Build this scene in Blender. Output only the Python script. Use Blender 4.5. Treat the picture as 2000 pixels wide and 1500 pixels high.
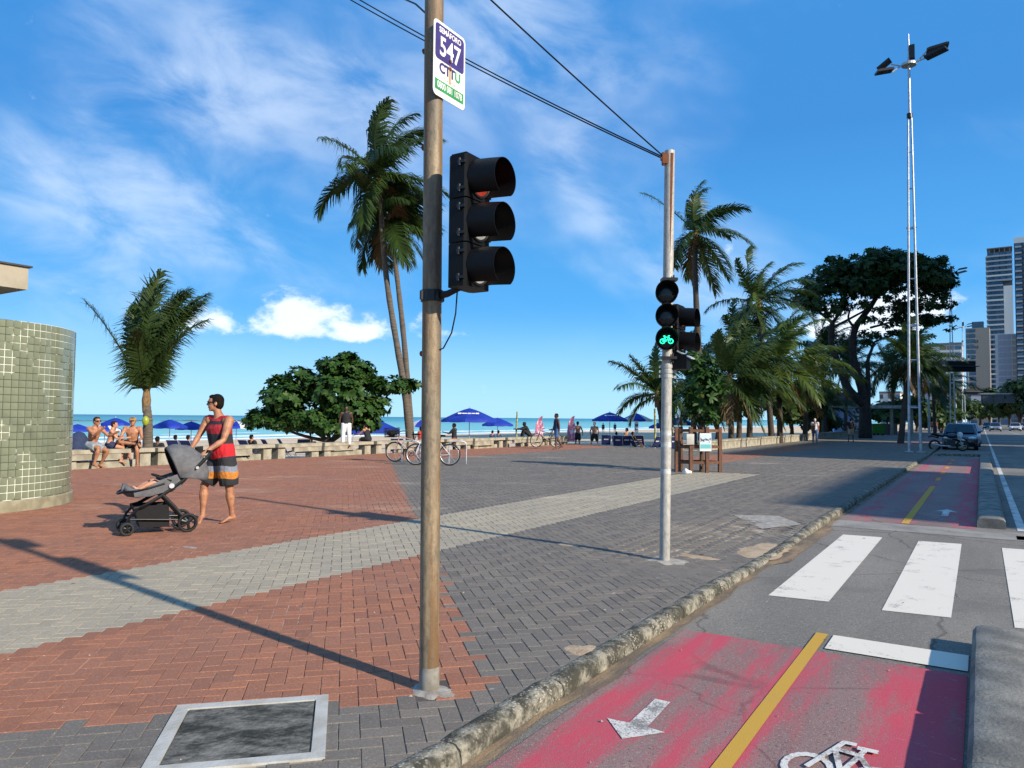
import bpy, bmesh, math, random
import numpy as np
from mathutils import Vector, Matrix, noise as mnoise

R = math.radians
for o in list(bpy.data.objects):
    bpy.data.objects.remove(o)
scene = bpy.context.scene
COL = scene.collection
rng = np.random.default_rng(7)
random.seed(7)

# ------------------------------------------------------------------ camera
F_PX, CAM_H = 1450.0, 1.5
PITCH, ROLL = math.atan(66 / F_PX), 0.0086
_fw = np.array([0, math.cos(PITCH), math.sin(PITCH)])
_up = np.array([0, -math.sin(PITCH), math.cos(PITCH)])
_rt = np.array([1.0, 0, 0])
_c, _s = math.cos(ROLL), math.sin(ROLL)
IMG_R = _rt * _c + _up * _s
IMG_U = -_rt * _s + _up * _c
cam_data = bpy.data.cameras.new('camera')
cam_data.sensor_width = 36.0
cam_data.lens = 36.0 * F_PX / 2000.0
cam_data.clip_start, cam_data.clip_end = 0.05, 20000
cam = bpy.data.objects.new('camera', cam_data)
COL.objects.link(cam)
cam.matrix_world = Matrix(((IMG_R[0], IMG_U[0], -_fw[0], 0), (IMG_R[1], IMG_U[1], -_fw[1], 0),
                           (IMG_R[2], IMG_U[2], -_fw[2], CAM_H), (0, 0, 0, 1)))
scene.camera = cam

# ------------------------------------------------------------------ light
SUN_AZ = R(-50)          # direction the light travels on the ground, measured from +Y towards +X
SUN_EL = R(27)
sun_data = bpy.data.lights.new('sun', 'SUN')
sun_data.energy = 4.6
sun_data.angle = R(0.9)
sun_data.color = (1.0, 0.90, 0.75)
sun = bpy.data.objects.new('sun', sun_data)
COL.objects.link(sun)
_ld = Vector((math.sin(SUN_AZ) * math.cos(SUN_EL), math.cos(SUN_AZ) * math.cos(SUN_EL), -math.sin(SUN_EL)))
sun.rotation_euler = _ld.to_track_quat('-Z', 'Y').to_euler()
sun.location = (20, -20, 30)
scene.view_settings.view_transform = 'Standard'
scene.view_settings.look = 'None'
scene.view_settings.gamma = 1.0
scene.view_settings.use_curve_mapping = False
scene.view_settings.exposure = 0.56


# ------------------------------------------------------------------ node helpers
class NT:
    """tiny expression helper over a node tree"""
    def __init__(s, tree):
        s.t = tree
        s.n = tree.nodes
        s.l = tree.links

    def node(s, typ, ins=None, **kw):
        nd = s.n.new(typ)
        for k, v in kw.items():
            setattr(nd, k, v)
        for k, v in (ins or {}).items():
            s.put(nd.inputs[k], v)
        return nd

    def put(s, sock, v):
        if isinstance(v, bpy.types.NodeSocket):
            s.l.new(v, sock)
        else:
            if isinstance(v, (tuple, list)) and len(v) == 3 and sock.type == 'RGBA':
                v = (*v, 1)
            sock.default_value = v

    def m(s, op, a, b=0.0, c=None, clamp=False):
        nd = s.node('ShaderNodeMath', operation=op, use_clamp=clamp)
        s.put(nd.inputs[0], a)
        s.put(nd.inputs[1], b)
        if c is not None:
            s.put(nd.inputs[2], c)
        return nd.outputs[0]

    def ramp(s, v, a, b, lo=0.0, hi=1.0, smooth=True):
        nd = s.node('ShaderNodeMapRange', interpolation_type='SMOOTHSTEP' if smooth else 'LINEAR')
        for i, x in enumerate((v, a, b, lo, hi)):
            s.put(nd.inputs[i], x)
        return nd.outputs[0]

    def noise(s, vec, scale, detail=4, rough=0.55, dist=0.0, dim='3D'):
        nd = s.node('ShaderNodeTexNoise', noise_dimensions=dim)
        if vec is not None:
            s.put(nd.inputs['Vector'], vec)
        nd.inputs['Scale'].default_value = scale
        nd.inputs['Detail'].default_value = detail
        nd.inputs['Roughness'].default_value = rough
        nd.inputs['Distortion'].default_value = dist
        return nd.outputs['Fac']

    def mix(s, f, a, b):
        nd = s.node('ShaderNodeMix', data_type='RGBA')
        s.put(nd.inputs[0], f)
        s.put(nd.inputs[6], a)
        s.put(nd.inputs[7], b)
        return nd.outputs[2]

    def vmul(s, v, xyz):
        nd = s.node('ShaderNodeVectorMath', operation='MULTIPLY')
        s.put(nd.inputs[0], v)
        nd.inputs[1].default_value = xyz
        return nd.outputs[0]

    def sep(s, v):
        nd = s.node('ShaderNodeSeparateXYZ')
        s.put(nd.inputs[0], v)
        return nd.outputs

    def comb(s, x, y, z=0.0):
        nd = s.node('ShaderNodeCombineXYZ')
        for i, q in enumerate((x, y, z)):
            s.put(nd.inputs[i], q)
        return nd.outputs[0]


# ------------------------------------------------------------------ sky
world = bpy.data.worlds.new('World')
scene.world = world
world.use_nodes = True
wt = NT(world.node_tree)
wt.n.clear()
sky = wt.node('ShaderNodeTexSky', sky_type='NISHITA', sun_disc=False)
sky.sun_elevation = SUN_EL
sky.sun_rotation = math.atan2(-_ld.x, -_ld.y)
sky.altitude = 0
sky.air_density = 1.0
sky.dust_density = 0.25
sky.ozone_density = 3.0
hsv = wt.node('ShaderNodeHueSaturation', {'Hue': 0.505, 'Saturation': 1.22, 'Value': 1.0, 'Color': sky.outputs[0]})
tc = wt.node('ShaderNodeTexCoord')
dx, dy, dz = wt.sep(tc.outputs['Generated'])
up = wt.m('MAXIMUM', dz, 0.0)
den = wt.m('ADD', up, 0.16)
cu, cv = wt.m('DIVIDE', dx, den), wt.m('DIVIDE', dy, den)
cvec = wt.comb(cu, cv, 0.0)
# thin high cloud: large soft patches broken by fine fibres
dvec = wt.comb(wt.m('ADD', dx, wt.m('MULTIPLY', dz, 0.6)), dy, wt.m('MULTIPLY', dz, 1.7))
big = wt.noise(dvec, 2.3, 4, 0.5, 0.3)
fine = wt.noise(dvec, 7.0, 7, 0.58, 0.4)
wisp = wt.m('MULTIPLY', wt.ramp(big, 0.40, 0.66), wt.ramp(fine, 0.30, 0.70))
wisp = wt.m('MULTIPLY', wisp, wt.ramp(dz, 0.03, 0.16))
# low cumulus over the sea and over the town
az = wt.m('ARCTAN2', dx, dy)
el = wt.m('ARCSINE', dz)
cum_n = wt.noise(wt.comb(wt.m('MULTIPLY', az, 1.0), wt.m('MULTIPLY', el, 1.35), 3.7), 15.0, 7, 0.58, 0.15)
def bump1(v, c, w):
    q = wt.m('DIVIDE', wt.m('SUBTRACT', v, c), w)
    return wt.m('POWER', 2.718, wt.m('MULTIPLY', wt.m('MULTIPLY', q, q), -1.0))
place = wt.m('ADD', bump1(az, -0.255, 0.15), wt.m('ADD', bump1(az, 0.45, 0.10), bump1(az, 1.6, 0.5)))
low = wt.m('MULTIPLY', wt.ramp(el, 0.085, 0.112), wt.ramp(el, 0.20, 0.118))
cum = wt.ramp(wt.m('ADD', cum_n, wt.m('MULTIPLY', wt.m('SUBTRACT', wt.m('MULTIPLY', place, low), 0.62), 0.42)), 0.43, 0.62)
# clear tropical air: deep azure overhead paling towards the sea horizon
grad = wt.mix(wt.ramp(el, 0.03, 0.36, smooth=False), (1.0, 4.5, 9.0), (0.50, 2.5, 6.3))
grad = wt.mix(wt.ramp(el, 0.0, 0.16, 1.0, 0.0), grad, (3.7, 6.9, 9.2))
colr = wt.mix(0.92, hsv.outputs[0], grad)
colr = wt.mix(wt.m('MULTIPLY', wisp, 0.50), colr, (7.8, 8.8, 10.0))
colr = wt.mix(wt.m('MULTIPLY', cum, 0.85), colr, (9.0, 9.8, 10.8))
bg = wt.node('ShaderNodeBackground', {'Color': colr, 'Strength': 0.085})
wo = wt.node('ShaderNodeOutputWorld')
wt.l.new(bg.outputs[0], wo.inputs[0])

# ------------------------------------------------------------------ pixel and street frames
def ray(px, py):
    return _fw * F_PX + IMG_R * (px - 1000) + IMG_U * (750 - py)

def G(px, py, z=0.0):
    d = ray(px, py)
    return d * ((z - CAM_H) / d[2]) + np.array([0, 0, CAM_H])

def P(px, py, y):
    d = ray(px, py)
    return d * (y / d[1]) + np.array([0, 0, CAM_H])

ANG = R(32.3)
SV = np.array([math.sin(ANG), math.cos(ANG), 0.0])      # along the street
TV = np.array([math.cos(ANG), -math.sin(ANG), 0.0])     # towards the road

def ST(s, t, z=0.0):
    return SV * s + TV * t + np.array([0, 0, z])

def to_st(p):
    return float(np.dot(p, SV)), float(np.dot(p, TV))


# ------------------------------------------------------------------ mesh builder
class MB:
    def __init__(s):
        s.v, s.f, s.mi = [], [], []
        s.n = 0

    def add(s, verts, faces, mi=0):
        verts = np.asarray(verts, float).reshape(-1, 3)
        s.v.append(verts)
        for f in faces:
            s.f.append([i + s.n for i in f])
            s.mi.append(mi)
        s.n += len(verts)
        return s

    def box(s, c, size, rot=None, mi=0, taper=1.0):
        x, y, z = [q / 2 for q in size]
        k = taper
        v = np.array([[-x, -y, -z], [x, -y, -z], [x, y, -z], [-x, y, -z],
                      [-x * k, -y * k, z], [x * k, -y * k, z], [x * k, y * k, z], [-x * k, y * k, z]])
        if rot is not None:
            v = v @ np.array(rot).T
        return s.add(v + np.array(c), [(0, 3, 2, 1), (4, 5, 6, 7), (0, 1, 5, 4), (1, 2, 6, 5), (2, 3, 7, 6), (3, 0, 4, 7)], mi)

    def tube(s, pts, rad, n=8, side=None, cap=True, mi=0, closed=False):
        pts = np.asarray(pts, float)
        m = len(pts)
        rad = [rad] * m if np.isscalar(rad) else list(rad)
        tang = np.zeros_like(pts)
        for i in range(m):
            if closed:
                d = pts[(i + 1) % m] - pts[i - 1]
            else:
                d = pts[min(i + 1, m - 1)] - pts[max(i - 1, 0)]
            tang[i] = d / (np.linalg.norm(d) + 1e-9)
        if side is None:
            a = np.array([0, 0, 1.0]) if abs(tang[0][2]) < 0.9 else np.array([1.0, 0, 0])
            u = np.cross(a, tang[0])
        else:
            u = np.asarray(side, float)
        vs = []
        ca = [2 * math.pi * k / n for k in range(n)]
        for i in range(m):
            u = u - tang[i] * np.dot(u, tang[i])
            u /= np.linalg.norm(u) + 1e-9
            w = np.cross(tang[i], u)
            r = rad[i]
            ra, rb = (r, r) if np.isscalar(r) else r
            for a in ca:
                vs.append(pts[i] + u * (ra * math.cos(a)) + w * (rb * math.sin(a)))
        fs = []
        for i in range(m if closed else m - 1):
            j = (i + 1) % m
            for k in range(n):
                q = (k + 1) % n
                fs.append((i * n + k, i * n + q, j * n + q, j * n + k))
        if cap and not closed:
            fs.append(tuple(range(n - 1, -1, -1)))
            fs.append(tuple((m - 1) * n + k for k in range(n)))
        return s.add(vs, fs, mi)

    def cyl(s, a, b, r, n=12, r2=None, mi=0, cap=True):
        return s.tube([a, b], [r, r if r2 is None else r2], n, mi=mi, cap=cap)

    def ell(s, c, rad, nu=12, nv=8, rot=None, mi=0):
        vs, fs = [], []
        for j in range(nv + 1):
            th = math.pi * j / nv
            for i in range(nu):
                ph = 2 * math.pi * i / nu
                vs.append((math.sin(th) * math.cos(ph) * rad[0], math.sin(th) * math.sin(ph) * rad[1], math.cos(th) * rad[2]))
        vs = np.array(vs)
        if rot is not None:
            vs = vs @ np.array(rot).T
        for j in range(nv):
            for i in range(nu):
                k = (i + 1) % nu
                fs.append((j * nu + i, (j + 1) * nu + i, (j + 1) * nu + k, j * nu + k))
        return s.add(vs + np.array(c), fs, mi)

    def lathe(s, prof, c=(0, 0, 0), n=24, mi=0, a0=0.0, a1=2 * math.pi):
        full = abs(a1 - a0 - 2 * math.pi) < 1e-6
        k = n if full else n + 1
        vs, fs = [], []
        for (r, z) in prof:
            for i in range(k):
                a = a0 + (a1 - a0) * i / n
                vs.append((c[0] + r * math.cos(a), c[1] + r * math.sin(a), c[2] + z))
        for j in range(len(prof) - 1):
            for i in range(n):
                q = (i + 1) % k
                fs.append((j * k + i, j * k + q, (j + 1) * k + q, (j + 1) * k + i))
        return s.add(vs, fs, mi)

    def prism(s, poly, z0, z1, mi=0):
        n = len(poly)
        v = [(x, y, z0) for x, y in poly] + [(x, y, z1) for x, y in poly]
        f = [tuple(range(n - 1, -1, -1)), tuple(range(n, 2 * n))]
        f += [(i, (i + 1) % n, n + (i + 1) % n, n + i) for i in range(n)]
        return s.add(v, f, mi)

    def xf(s, M):
        """apply a 4x4 to everything so far"""
        M = np.array(M)
        s.v = [vv @ M[:3, :3].T + M[:3, 3] for vv in s.v]
        return s

    def mesh(s, name, smooth=False, angle=None):
        me = bpy.data.meshes.new(name)
        if s.n:
            me.from_pydata(np.concatenate(s.v).tolist(), [], s.f)
            me.polygons.foreach_set('material_index', np.array(s.mi, dtype=np.int32))
            if smooth:
                me.polygons.foreach_set('use_smooth', np.ones(len(s.f), bool))
                if angle:
                    me.set_sharp_from_angle(angle=R(angle))
        me.update()
        return me


def link(name, me, mats, parent=None, loc=None, rotz=None):
    o = bpy.data.objects.new(name, me)
    COL.objects.link(o)
    if me is not None and mats is not None:
        for m in (mats if isinstance(mats, (list, tuple)) else [mats]):
            me.materials.append(m)
    if parent is not None:
        o.parent = parent
    if loc is not None:
        o.location = Vector([float(q) for q in loc])
    if rotz is not None:
        o.rotation_euler = (0, 0, rotz)
    return o


def obj(name, mb, mats, parent=None, loc=None, rotz=None, smooth=False, angle=40, kind=None):
    o = link(name, mb.mesh(name, smooth, angle), mats, parent, loc, rotz)
    if kind:
        o['kind'] = kind
    return o


def tag(o, label, cat, group=None):
    o['label'] = label
    o['category'] = cat
    if group:
        o['group'] = group
    return o


def thing(name, label, cat, loc=(0, 0, 0), rotz=0.0, group=None):
    o = bpy.data.objects.new(name, None)
    o.empty_display_size = 0.2
    COL.objects.link(o)
    o.location = Vector([float(q) for q in loc])
    o.rotation_euler = (0, 0, rotz)
    return tag(o, label, cat, group)


def struct(o):
    o['kind'] = 'structure'
    return o


def rot_z(a):
    c, s_ = math.cos(a), math.sin(a)
    return np.array([[c, -s_, 0], [s_, c, 0], [0, 0, 1.0]])


def rot_axis(axis, a):
    return np.array(Matrix.Rotation(a, 3, Vector(axis)))


def evaluated_mesh(o):
    dg = bpy.context.evaluated_depsgraph_get()
    dg.update()
    return bpy.data.meshes.new_from_object(o.evaluated_get(dg))


def remeshed(mb, voxel, smooth=4, fac=0.5):
    me = mb.mesh('tmp')
    o = bpy.data.objects.new('tmp', me)
    COL.objects.link(o)
    md = o.modifiers.new('r', 'REMESH')
    md.mode = 'VOXEL'
    md.voxel_size = voxel
    if smooth:
        sm = o.modifiers.new('s', 'SMOOTH')
        sm.factor = fac
        sm.iterations = smooth
    r = evaluated_mesh(o)
    bpy.data.objects.remove(o)
    bpy.data.meshes.remove(me)
    r.polygons.foreach_set('use_smooth', np.ones(len(r.polygons), bool))
    return r


def text_mesh(txt, size, extrude=0.001, align='CENTER', bold=0.0):
    cu = bpy.data.curves.new('t', 'FONT')
    cu.body = txt
    cu.size = size
    cu.extrude = extrude
    cu.offset = bold
    cu.align_x = align
    cu.align_y = 'CENTER'
    cu.resolution_u = 4
    o = bpy.data.objects.new('t', cu)
    COL.objects.link(o)
    me = evaluated_mesh(o)
    bpy.data.objects.remove(o)
    return me


# ------------------------------------------------------------------ materials
def pm(name, col, rough=0.6, metal=0.0, col2=None, scale=6.0, lo=0.35, hi=0.65, detail=5, bump=0.0, bscale=40.0,
       stretch=(1, 1, 1), rnd=0.0, spec=0.5, coat=0.0, trans=0.0, speck=None, speck_scale=120.0, speck_lo=0.62):
    m = bpy.data.materials.new(name)
    m.use_nodes = True
    t = NT(m.node_tree)
    b = t.n['Principled BSDF']
    tcn = t.node('ShaderNodeTexCoord')
    vec = tcn.outputs['Object']
    if stretch != (1, 1, 1):
        vec = t.vmul(vec, stretch)
    if col2 is None:
        col2 = tuple(c * 0.78 for c in col)
    c = t.mix(t.ramp(t.noise(vec, scale, detail), lo, hi), col, col2)
    if speck:
        c = t.mix(t.ramp(t.noise(vec, speck_scale, 2), speck_lo, speck_lo + 0.08), c, speck)
    if rnd:
        oi = t.node('ShaderNodeObjectInfo')
        at = t.node('ShaderNodeAttribute', attribute_name='rnd')
        q = t.m('FRACT', t.m('ADD', oi.outputs['Random'], at.outputs['Fac']))
        k = t.m('ADD', t.m('MULTIPLY', q, 2 * rnd), 1 - rnd)
        hs = t.node('ShaderNodeHueSaturation', {'Value': k, 'Color': c})
        c = hs.outputs[0]
    t.put(b.inputs['Base Color'], c)
    b.inputs['Roughness'].default_value = rough
    b.inputs['Metallic'].default_value = metal
    b.inputs['Specular IOR Level'].default_value = spec
    b.inputs['Coat Weight'].default_value = coat
    if bump:
        bn = t.node('ShaderNodeBump', {'Strength': 1.0, 'Distance': bump, 'Height': t.noise(vec, bscale, 6)})
        t.put(b.inputs['Normal'], bn.outputs[0])
    if trans:
        tr = t.node('ShaderNodeBsdfTranslucent', {'Color': c})
        mx = t.node('ShaderNodeMixShader', {0: trans, 1: b.outputs[0], 2: tr.outputs[0]})
        t.l.new(mx.outputs[0], t.n['Material Output'].inputs[0])
    return m


def emit(name, col, strength):
    m = bpy.data.materials.new(name)
    m.use_nodes = True
    b = m.node_tree.nodes['Principled BSDF']
    b.inputs['Base Color'].default_value = (0.02, 0.1, 0.08, 1)
    b.inputs['Emission Color'].default_value = (*col, 1)
    b.inputs['Emission Strength'].default_value = strength
    return m


M = {}
M['concrete'] = pm('concrete', (0.42, 0.40, 0.34), 0.9, col2=(0.27, 0.255, 0.21), scale=3, bump=0.004, bscale=60, speck=(0.2, 0.19, 0.16), speck_scale=70)
M['concrete_pale'] = pm('concrete_pale', (0.52, 0.51, 0.47), 0.9, col2=(0.33, 0.31, 0.27), scale=2.2, bump=0.003, bscale=50)
M['black_plastic'] = pm('black_plastic', (0.005, 0.005, 0.0055), 0.5, scale=4, spec=0.18)
M['black_metal'] = pm('black_metal', (0.012, 0.012, 0.013), 0.4, metal=0.2, scale=9)
M['steel'] = pm('steel', (0.50, 0.52, 0.54), 0.45, metal=0.6, col2=(0.36, 0.37, 0.39), scale=5)
M['galv'] = pm('galvanised', (0.47, 0.47, 0.45), 0.55, metal=0.3, col2=(0.33, 0.33, 0.31), scale=4, stretch=(3, 3, 0.6))
M['white_paint'] = pm('white_paint', (0.78, 0.78, 0.76), 0.6)
M['skin_tan'] = pm('skin_tan', (0.42, 0.20, 0.105), 0.55, col2=(0.29, 0.115, 0.06), scale=11, detail=7, bump=.004, bscale=35)
M['skin_pale'] = pm('skin_pale', (0.50, 0.25, 0.15), 0.5, col2=(0.42, 0.19, 0.11), scale=9)
M['skin_dark'] = pm('skin_dark', (0.10, 0.045, 0.025), 0.5, scale=9)
M['hair_dark'] = pm('hair_dark', (0.007, 0.005, 0.004), 0.8, spec=0.15, scale=30, bump=0.004, bscale=120)
M['hair_brown'] = pm('hair_brown', (0.035, 0.014, 0.009), 0.8, spec=0.15, scale=30, bump=0.004, bscale=120)
M['cloth_black'] = pm('cloth_black', (0.012, 0.012, 0.014), 0.85, scale=10)
M['cloth_navy'] = pm('cloth_navy', (0.02, 0.035, 0.09), 0.85, scale=10)
M['cloth_white'] = pm('cloth_white', (0.72, 0.70, 0.68), 0.85, scale=10)
M['cloth_red'] = pm('cloth_red', (0.5, 0.04, 0.03), 0.85, scale=10)
M['denim'] = pm('denim', (0.06, 0.12, 0.24), 0.85, scale=16)
M['umbrella_blue'] = pm('umbrella_blue', (0.012, 0.045, 0.42), 0.7, scale=3, trans=0.25)
M['umbrella_white'] = pm('umbrella_white', (0.75, 0.76, 0.78), 0.7, scale=3, trans=0.25)
M['wood_post'] = pm('wood_post', (0.16, 0.065, 0.03), 0.75, col2=(0.08, 0.035, 0.018), scale=8, stretch=(6, 6, 0.8), bump=0.003, bscale=30)
M['bark'] = pm('bark', (0.085, 0.062, 0.045), 0.95, col2=(0.04, 0.03, 0.022), scale=7, bump=0.03, bscale=9)
M['rubber'] = pm('rubber', (0.012, 0.012, 0.012), 0.75)
M['glass_dark'] = pm('glass_dark', (0.012, 0.016, 0.02), 0.08, scale=2, spec=0.7)
# ================================================================== ground, sea, road
def street_mat(name, build, rough=0.9, bump=0.0, bscale=120):
    m = bpy.data.materials.new(name)
    m.use_nodes = True
    t = NT(m.node_tree)
    b = t.n['Principled BSDF']
    v = t.node('ShaderNodeTexCoord').outputs['Object']
    t.put(b.inputs['Base Color'], build(t, v))
    b.inputs['Roughness'].default_value = rough
    b.inputs['Specular IOR Level'].default_value = 0.3
    if bump:
        bn = t.node('ShaderNodeBump', {'Strength': 1.0, 'Distance': bump, 'Height': t.noise(v, bscale, 4)})
        t.put(b.inputs['Normal'], bn.outputs[0])
    return m

def asphalt_col(t, v):
    c = t.mix(t.ramp(t.noise(t.vmul(v, (1, 0.25, 1)), 1.1, 5), 0.35, 0.7), (0.165, 0.148, 0.125), (0.235, 0.21, 0.175))
    c = t.mix(t.m('MULTIPLY', t.ramp(t.noise(v, 60, 4, .7), 0.54, 0.66), .7), c, (0.36, 0.33, 0.28))
    c = t.mix(t.ramp(t.noise(v, 170, 2), 0.60, 0.70), c, (0.34, 0.31, 0.27))
    c = t.mix(t.ramp(t.noise(v, 75, 3, dist=1), 0.58, 0.68), c, (0.06, 0.056, 0.05))
    # hairline cracks, old patches
    vo = t.node('ShaderNodeTexVoronoi', {'Vector': t.comb(*[t.m('ADD', q, t.m('MULTIPLY', t.noise(v, 3, 3), .25)) for q in t.sep(v)[:2]]), 'Scale': 0.33}, feature='DISTANCE_TO_EDGE')
    c = t.mix(t.m('MULTIPLY', t.ramp(vo.outputs['Distance'], 0.006, 0.001), 0.45), c, (0.035, 0.033, 0.03))
    c = t.mix(t.m('MULTIPLY', t.ramp(t.noise(v, 0.5, 3), 0.56, 0.60), 0.35), c, (0.10, 0.096, 0.09))
    # sand blown over it
    sd = t.ramp(t.noise(t.vmul(v, (1, 0.7, 1)), 1.3, 7, 0.65), 0.60, 0.80)
    return t.mix(t.m('MULTIPLY', sd, 0.6), c, (0.42, 0.31, 0.20))

def red_col(t, v):
    a = asphalt_col(t, v)
    x, y, z = t.sep(v)
    # worn along the two wheel tracks
    def trk(c0, w):
        q = t.m('DIVIDE', t.m('SUBTRACT', x, c0), w)
        return t.m('POWER', 2.718, t.m('MULTIPLY', t.m('MULTIPLY', q, q), -1.0))
    worn = t.m('ADD', t.m('MULTIPLY', trk(-1.40, 0.24), 0.42), t.m('MULTIPLY', trk(-0.72, 0.24), 0.62))
    edge = t.m('MULTIPLY', t.ramp(x, -1.72, -1.93), 0.55)
    n = t.noise(t.vmul(v, (3.2, 0.5, 1)), 2.3, 7, 0.66)
    n2 = t.noise(v, 95, 3, 0.7)
    w = t.m('ADD', t.m('ADD', worn, edge), t.m('ADD', t.m('MULTIPLY', t.m('SUBTRACT', n, 0.48), 1.8), t.m('MULTIPLY', t.m('SUBTRACT', n2, 0.46), 1.5)))
    far = t.ramp(y, 12, 13, 0, 0.22)
    w = t.m('ADD', w, far)
    red = t.mix(t.ramp(t.noise(v, 1.7, 4), 0.3, 0.7), (0.54, 0.065, 0.095), (0.46, 0.075, 0.105))
    c = t.mix(t.m('MULTIPLY', t.ramp(w, 0.10, 0.62), 0.85), red, a)
    # pale scuffs at the divider side
    sc = t.m('MULTIPLY', t.ramp(t.noise(t.vmul(v, (1, 3, 1)), 9, 6, 0.7), 0.60, 0.70), t.ramp(x, -0.45, -0.15))
    return t.mix(t.m('MULTIPLY', sc, 0.75), c, (0.55, 0.48, 0.42))

def wornpaint(col, amount):
    def f(t, v):
        n = t.m('ADD', t.m('MULTIPLY', t.noise(v, 4, 6, 0.65), 0.6), t.m('MULTIPLY', t.noise(v, 75, 3, 0.7), 0.4))
        return t.mix(t.ramp(n, amount, amount + 0.10), col, (0.22, 0.20, 0.18))
    return f

M['asphalt'] = street_mat('asphalt', asphalt_col, 0.92, 0.004, 160)
M['red_lane'] = street_mat('red_lane_paint', red_col, 0.85, 0.003, 160)
M['mark_white'] = street_mat('marking_white', wornpaint((0.70, 0.635, 0.53), 0.555), 0.8, 0.002, 160)
M['mark_worn'] = street_mat('marking_white_worn', wornpaint((0.64, 0.60, 0.54), 0.49), 0.8, 0.002, 160)
M['mark_yellow'] = street_mat('marking_yellow', wornpaint((0.52, 0.30, 0.045), 0.585), 0.8, 0.002, 160)

def sheet(name, poly, z, mat, kind='structure', parent=None):
    """flat sheet; poly in (t, s) street coordinates, object turned so that local x = t, y = s"""
    mb = MB()
    mb.add([(a, b, z) for a, b in poly], [tuple(range(len(poly)))])
    o = link(name, mb.mesh(name), mat, parent)
    if parent is None:
        o.rotation_euler = (0, 0, -ANG)
        o['kind'] = kind
    return o

def rect(t0, t1, s0, s1):
    return [(t0, s0), (t1, s0), (t1, s1), (t0, s1)]

ROAD_Z = -0.09
M['earth'] = pm('earth', (0.16, 0.14, 0.11), 0.95, col2=(0.09, 0.085, 0.06), scale=0.2)
sheet('ground', rect(-9.0, 3000, -200, 4000), -0.40, M['earth'])
road = sheet('road', rect(-2.06, 13.5, -15, 700), ROAD_Z, M['asphalt'])
M['far_walk'] = pm('far_pavement', (0.26, 0.25, 0.23), 0.9, scale=1.0)
mbw = MB().box((17.0, 340, -0.15), (7.0, 700, 0.36))
o = obj('pavement_opposite', mbw, M['far_walk'])
o.rotation_euler = (0, 0, -ANG)
struct(o)
# street markings: children of the road
Z1, Z2 = ROAD_Z + 0.004, ROAD_Z + 0.008
def mark(name, poly, z, mat):
    return sheet(name, poly, z, mat, parent=road)
mark('red_lane', rect(-1.93, -0.10, -6, 5.52), Z1, M['red_lane'])
mark('red_lane', rect(-1.95, -0.10, 13.0, 37.5), Z1, M['red_lane'])
M['strip'] = street_mat('concrete_strip', lambda t, v: t.mix(t.ramp(t.noise(v, 3, 6), 0.35, 0.7), (0.30, 0.275, 0.235), (0.20, 0.185, 0.165)), 0.9, 0.003, 120)
mark('concrete_strip', rect(-2.0, 0.5, 12.1, 12.98), Z1, M['strip'])
mark('centre_line', rect(-1.07, -0.988, -6, 5.98), Z2, M['mark_yellow'])
mark('centre_line', rect(-1.085, -0.975, 13.05, 21.0), Z2, M['mark_yellow'])
for k in range(5):
    mark('centre_dash', rect(-1.085, -0.975, 23.0 + 3.0 * k, 24.2 + 3.0 * k), Z2, M['mark_yellow'])
mark('stop_line', rect(-0.95, -0.10, 5.60, 5.98), Z2, M['mark_white'])
for k in range(9):
    t0 = -1.66 + 0.925 * k
    mark('crossing_bar', [(t0, 7.0), (t0 + 0.50, 7.06), (t0 + 0.49, 11.35), (t0 + 0.0, 11.3)], Z1, M['mark_white'])
mark('edge_line', rect(0.42, 0.53, 13.2, 300), Z1, M['mark_worn'])
mark('stop_line', rect(0.38, 10.0, 12.2, 12.6), Z1, M['mark_worn'])
for k in range(30):
    mark('lane_dash', rect(3.9, 4.02, 20 + 9 * k, 24 + 9 * k), Z1, M['mark_worn'])
for k in range(5):
    mark('sunlit_band', rect(0.6, 11, 62 + 10 * k, 62.5 + 10 * k), Z1, M['mark_worn'])  # bands of sun between building shadows on the road, painted as pale strips
# direction arrow and bicycle pictogram on the lane
mark('lane_arrow', [(-1.53, 3.47), (-1.38, 3.66), (-1.48, 3.67), (-1.50, 4.06), (-1.59, 4.06), (-1.58, 3.67), (-1.70, 3.66)], Z2, M['mark_worn'])
mark('lane_arrow', [(-0.55, 15.6), (-0.72, 15.2), (-0.6, 15.2), (-0.6, 14.5), (-0.5, 14.5), (-0.5, 15.2), (-0.38, 15.2)], Z2, M['mark_worn'])
bk = MB()
def flat_line(pts, w):
    for (a, b) in zip(pts[:-1], pts[1:]):
        a, b = np.array(a, float), np.array(b, float)
        d = (b - a) / np.linalg.norm(b - a)
        nrm = np.array([-d[1], d[0]]) * w / 2
        a2, b2 = a - d * w * 0.25, b + d * w * 0.25
        zq = 0.00004 * bk.n
        bk.add([(*(a2 + nrm), zq), (*(a2 - nrm), zq), (*(b2 - nrm), zq), (*(b2 + nrm), zq)], [(0, 1, 2, 3)])
for cx_ in (-0.77, -0.36):
    flat_line([(cx_ + 0.14 * math.cos(a), 3.66 + 0.14 * math.sin(a)) for a in np.linspace(0, 2 * math.pi, 21)], 0.045)
flat_line([(-0.77, 3.66), (-0.66, 3.92), (-0.62, 4.02), (-0.55, 4.02)], 0.038)
flat_line([(-0.66, 3.92), (-0.50, 3.90), (-0.57, 3.67), (-0.66, 3.92)], 0.038)
flat_line([(-0.36, 3.66), (-0.50, 3.90), (-0.48, 3.98)], 0.038)
flat_line([(-0.57, 3.67), (-0.36, 3.66)], 0.038)
flat_line([(-0.52, 3.985), (-0.41, 3.985)], 0.042)
bk.xf(np.array([[.70, 0, 0, -.161], [0, 1, 0, 0], [0, 0, 1, 0], [0, 0, 0, 1]]))
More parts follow.
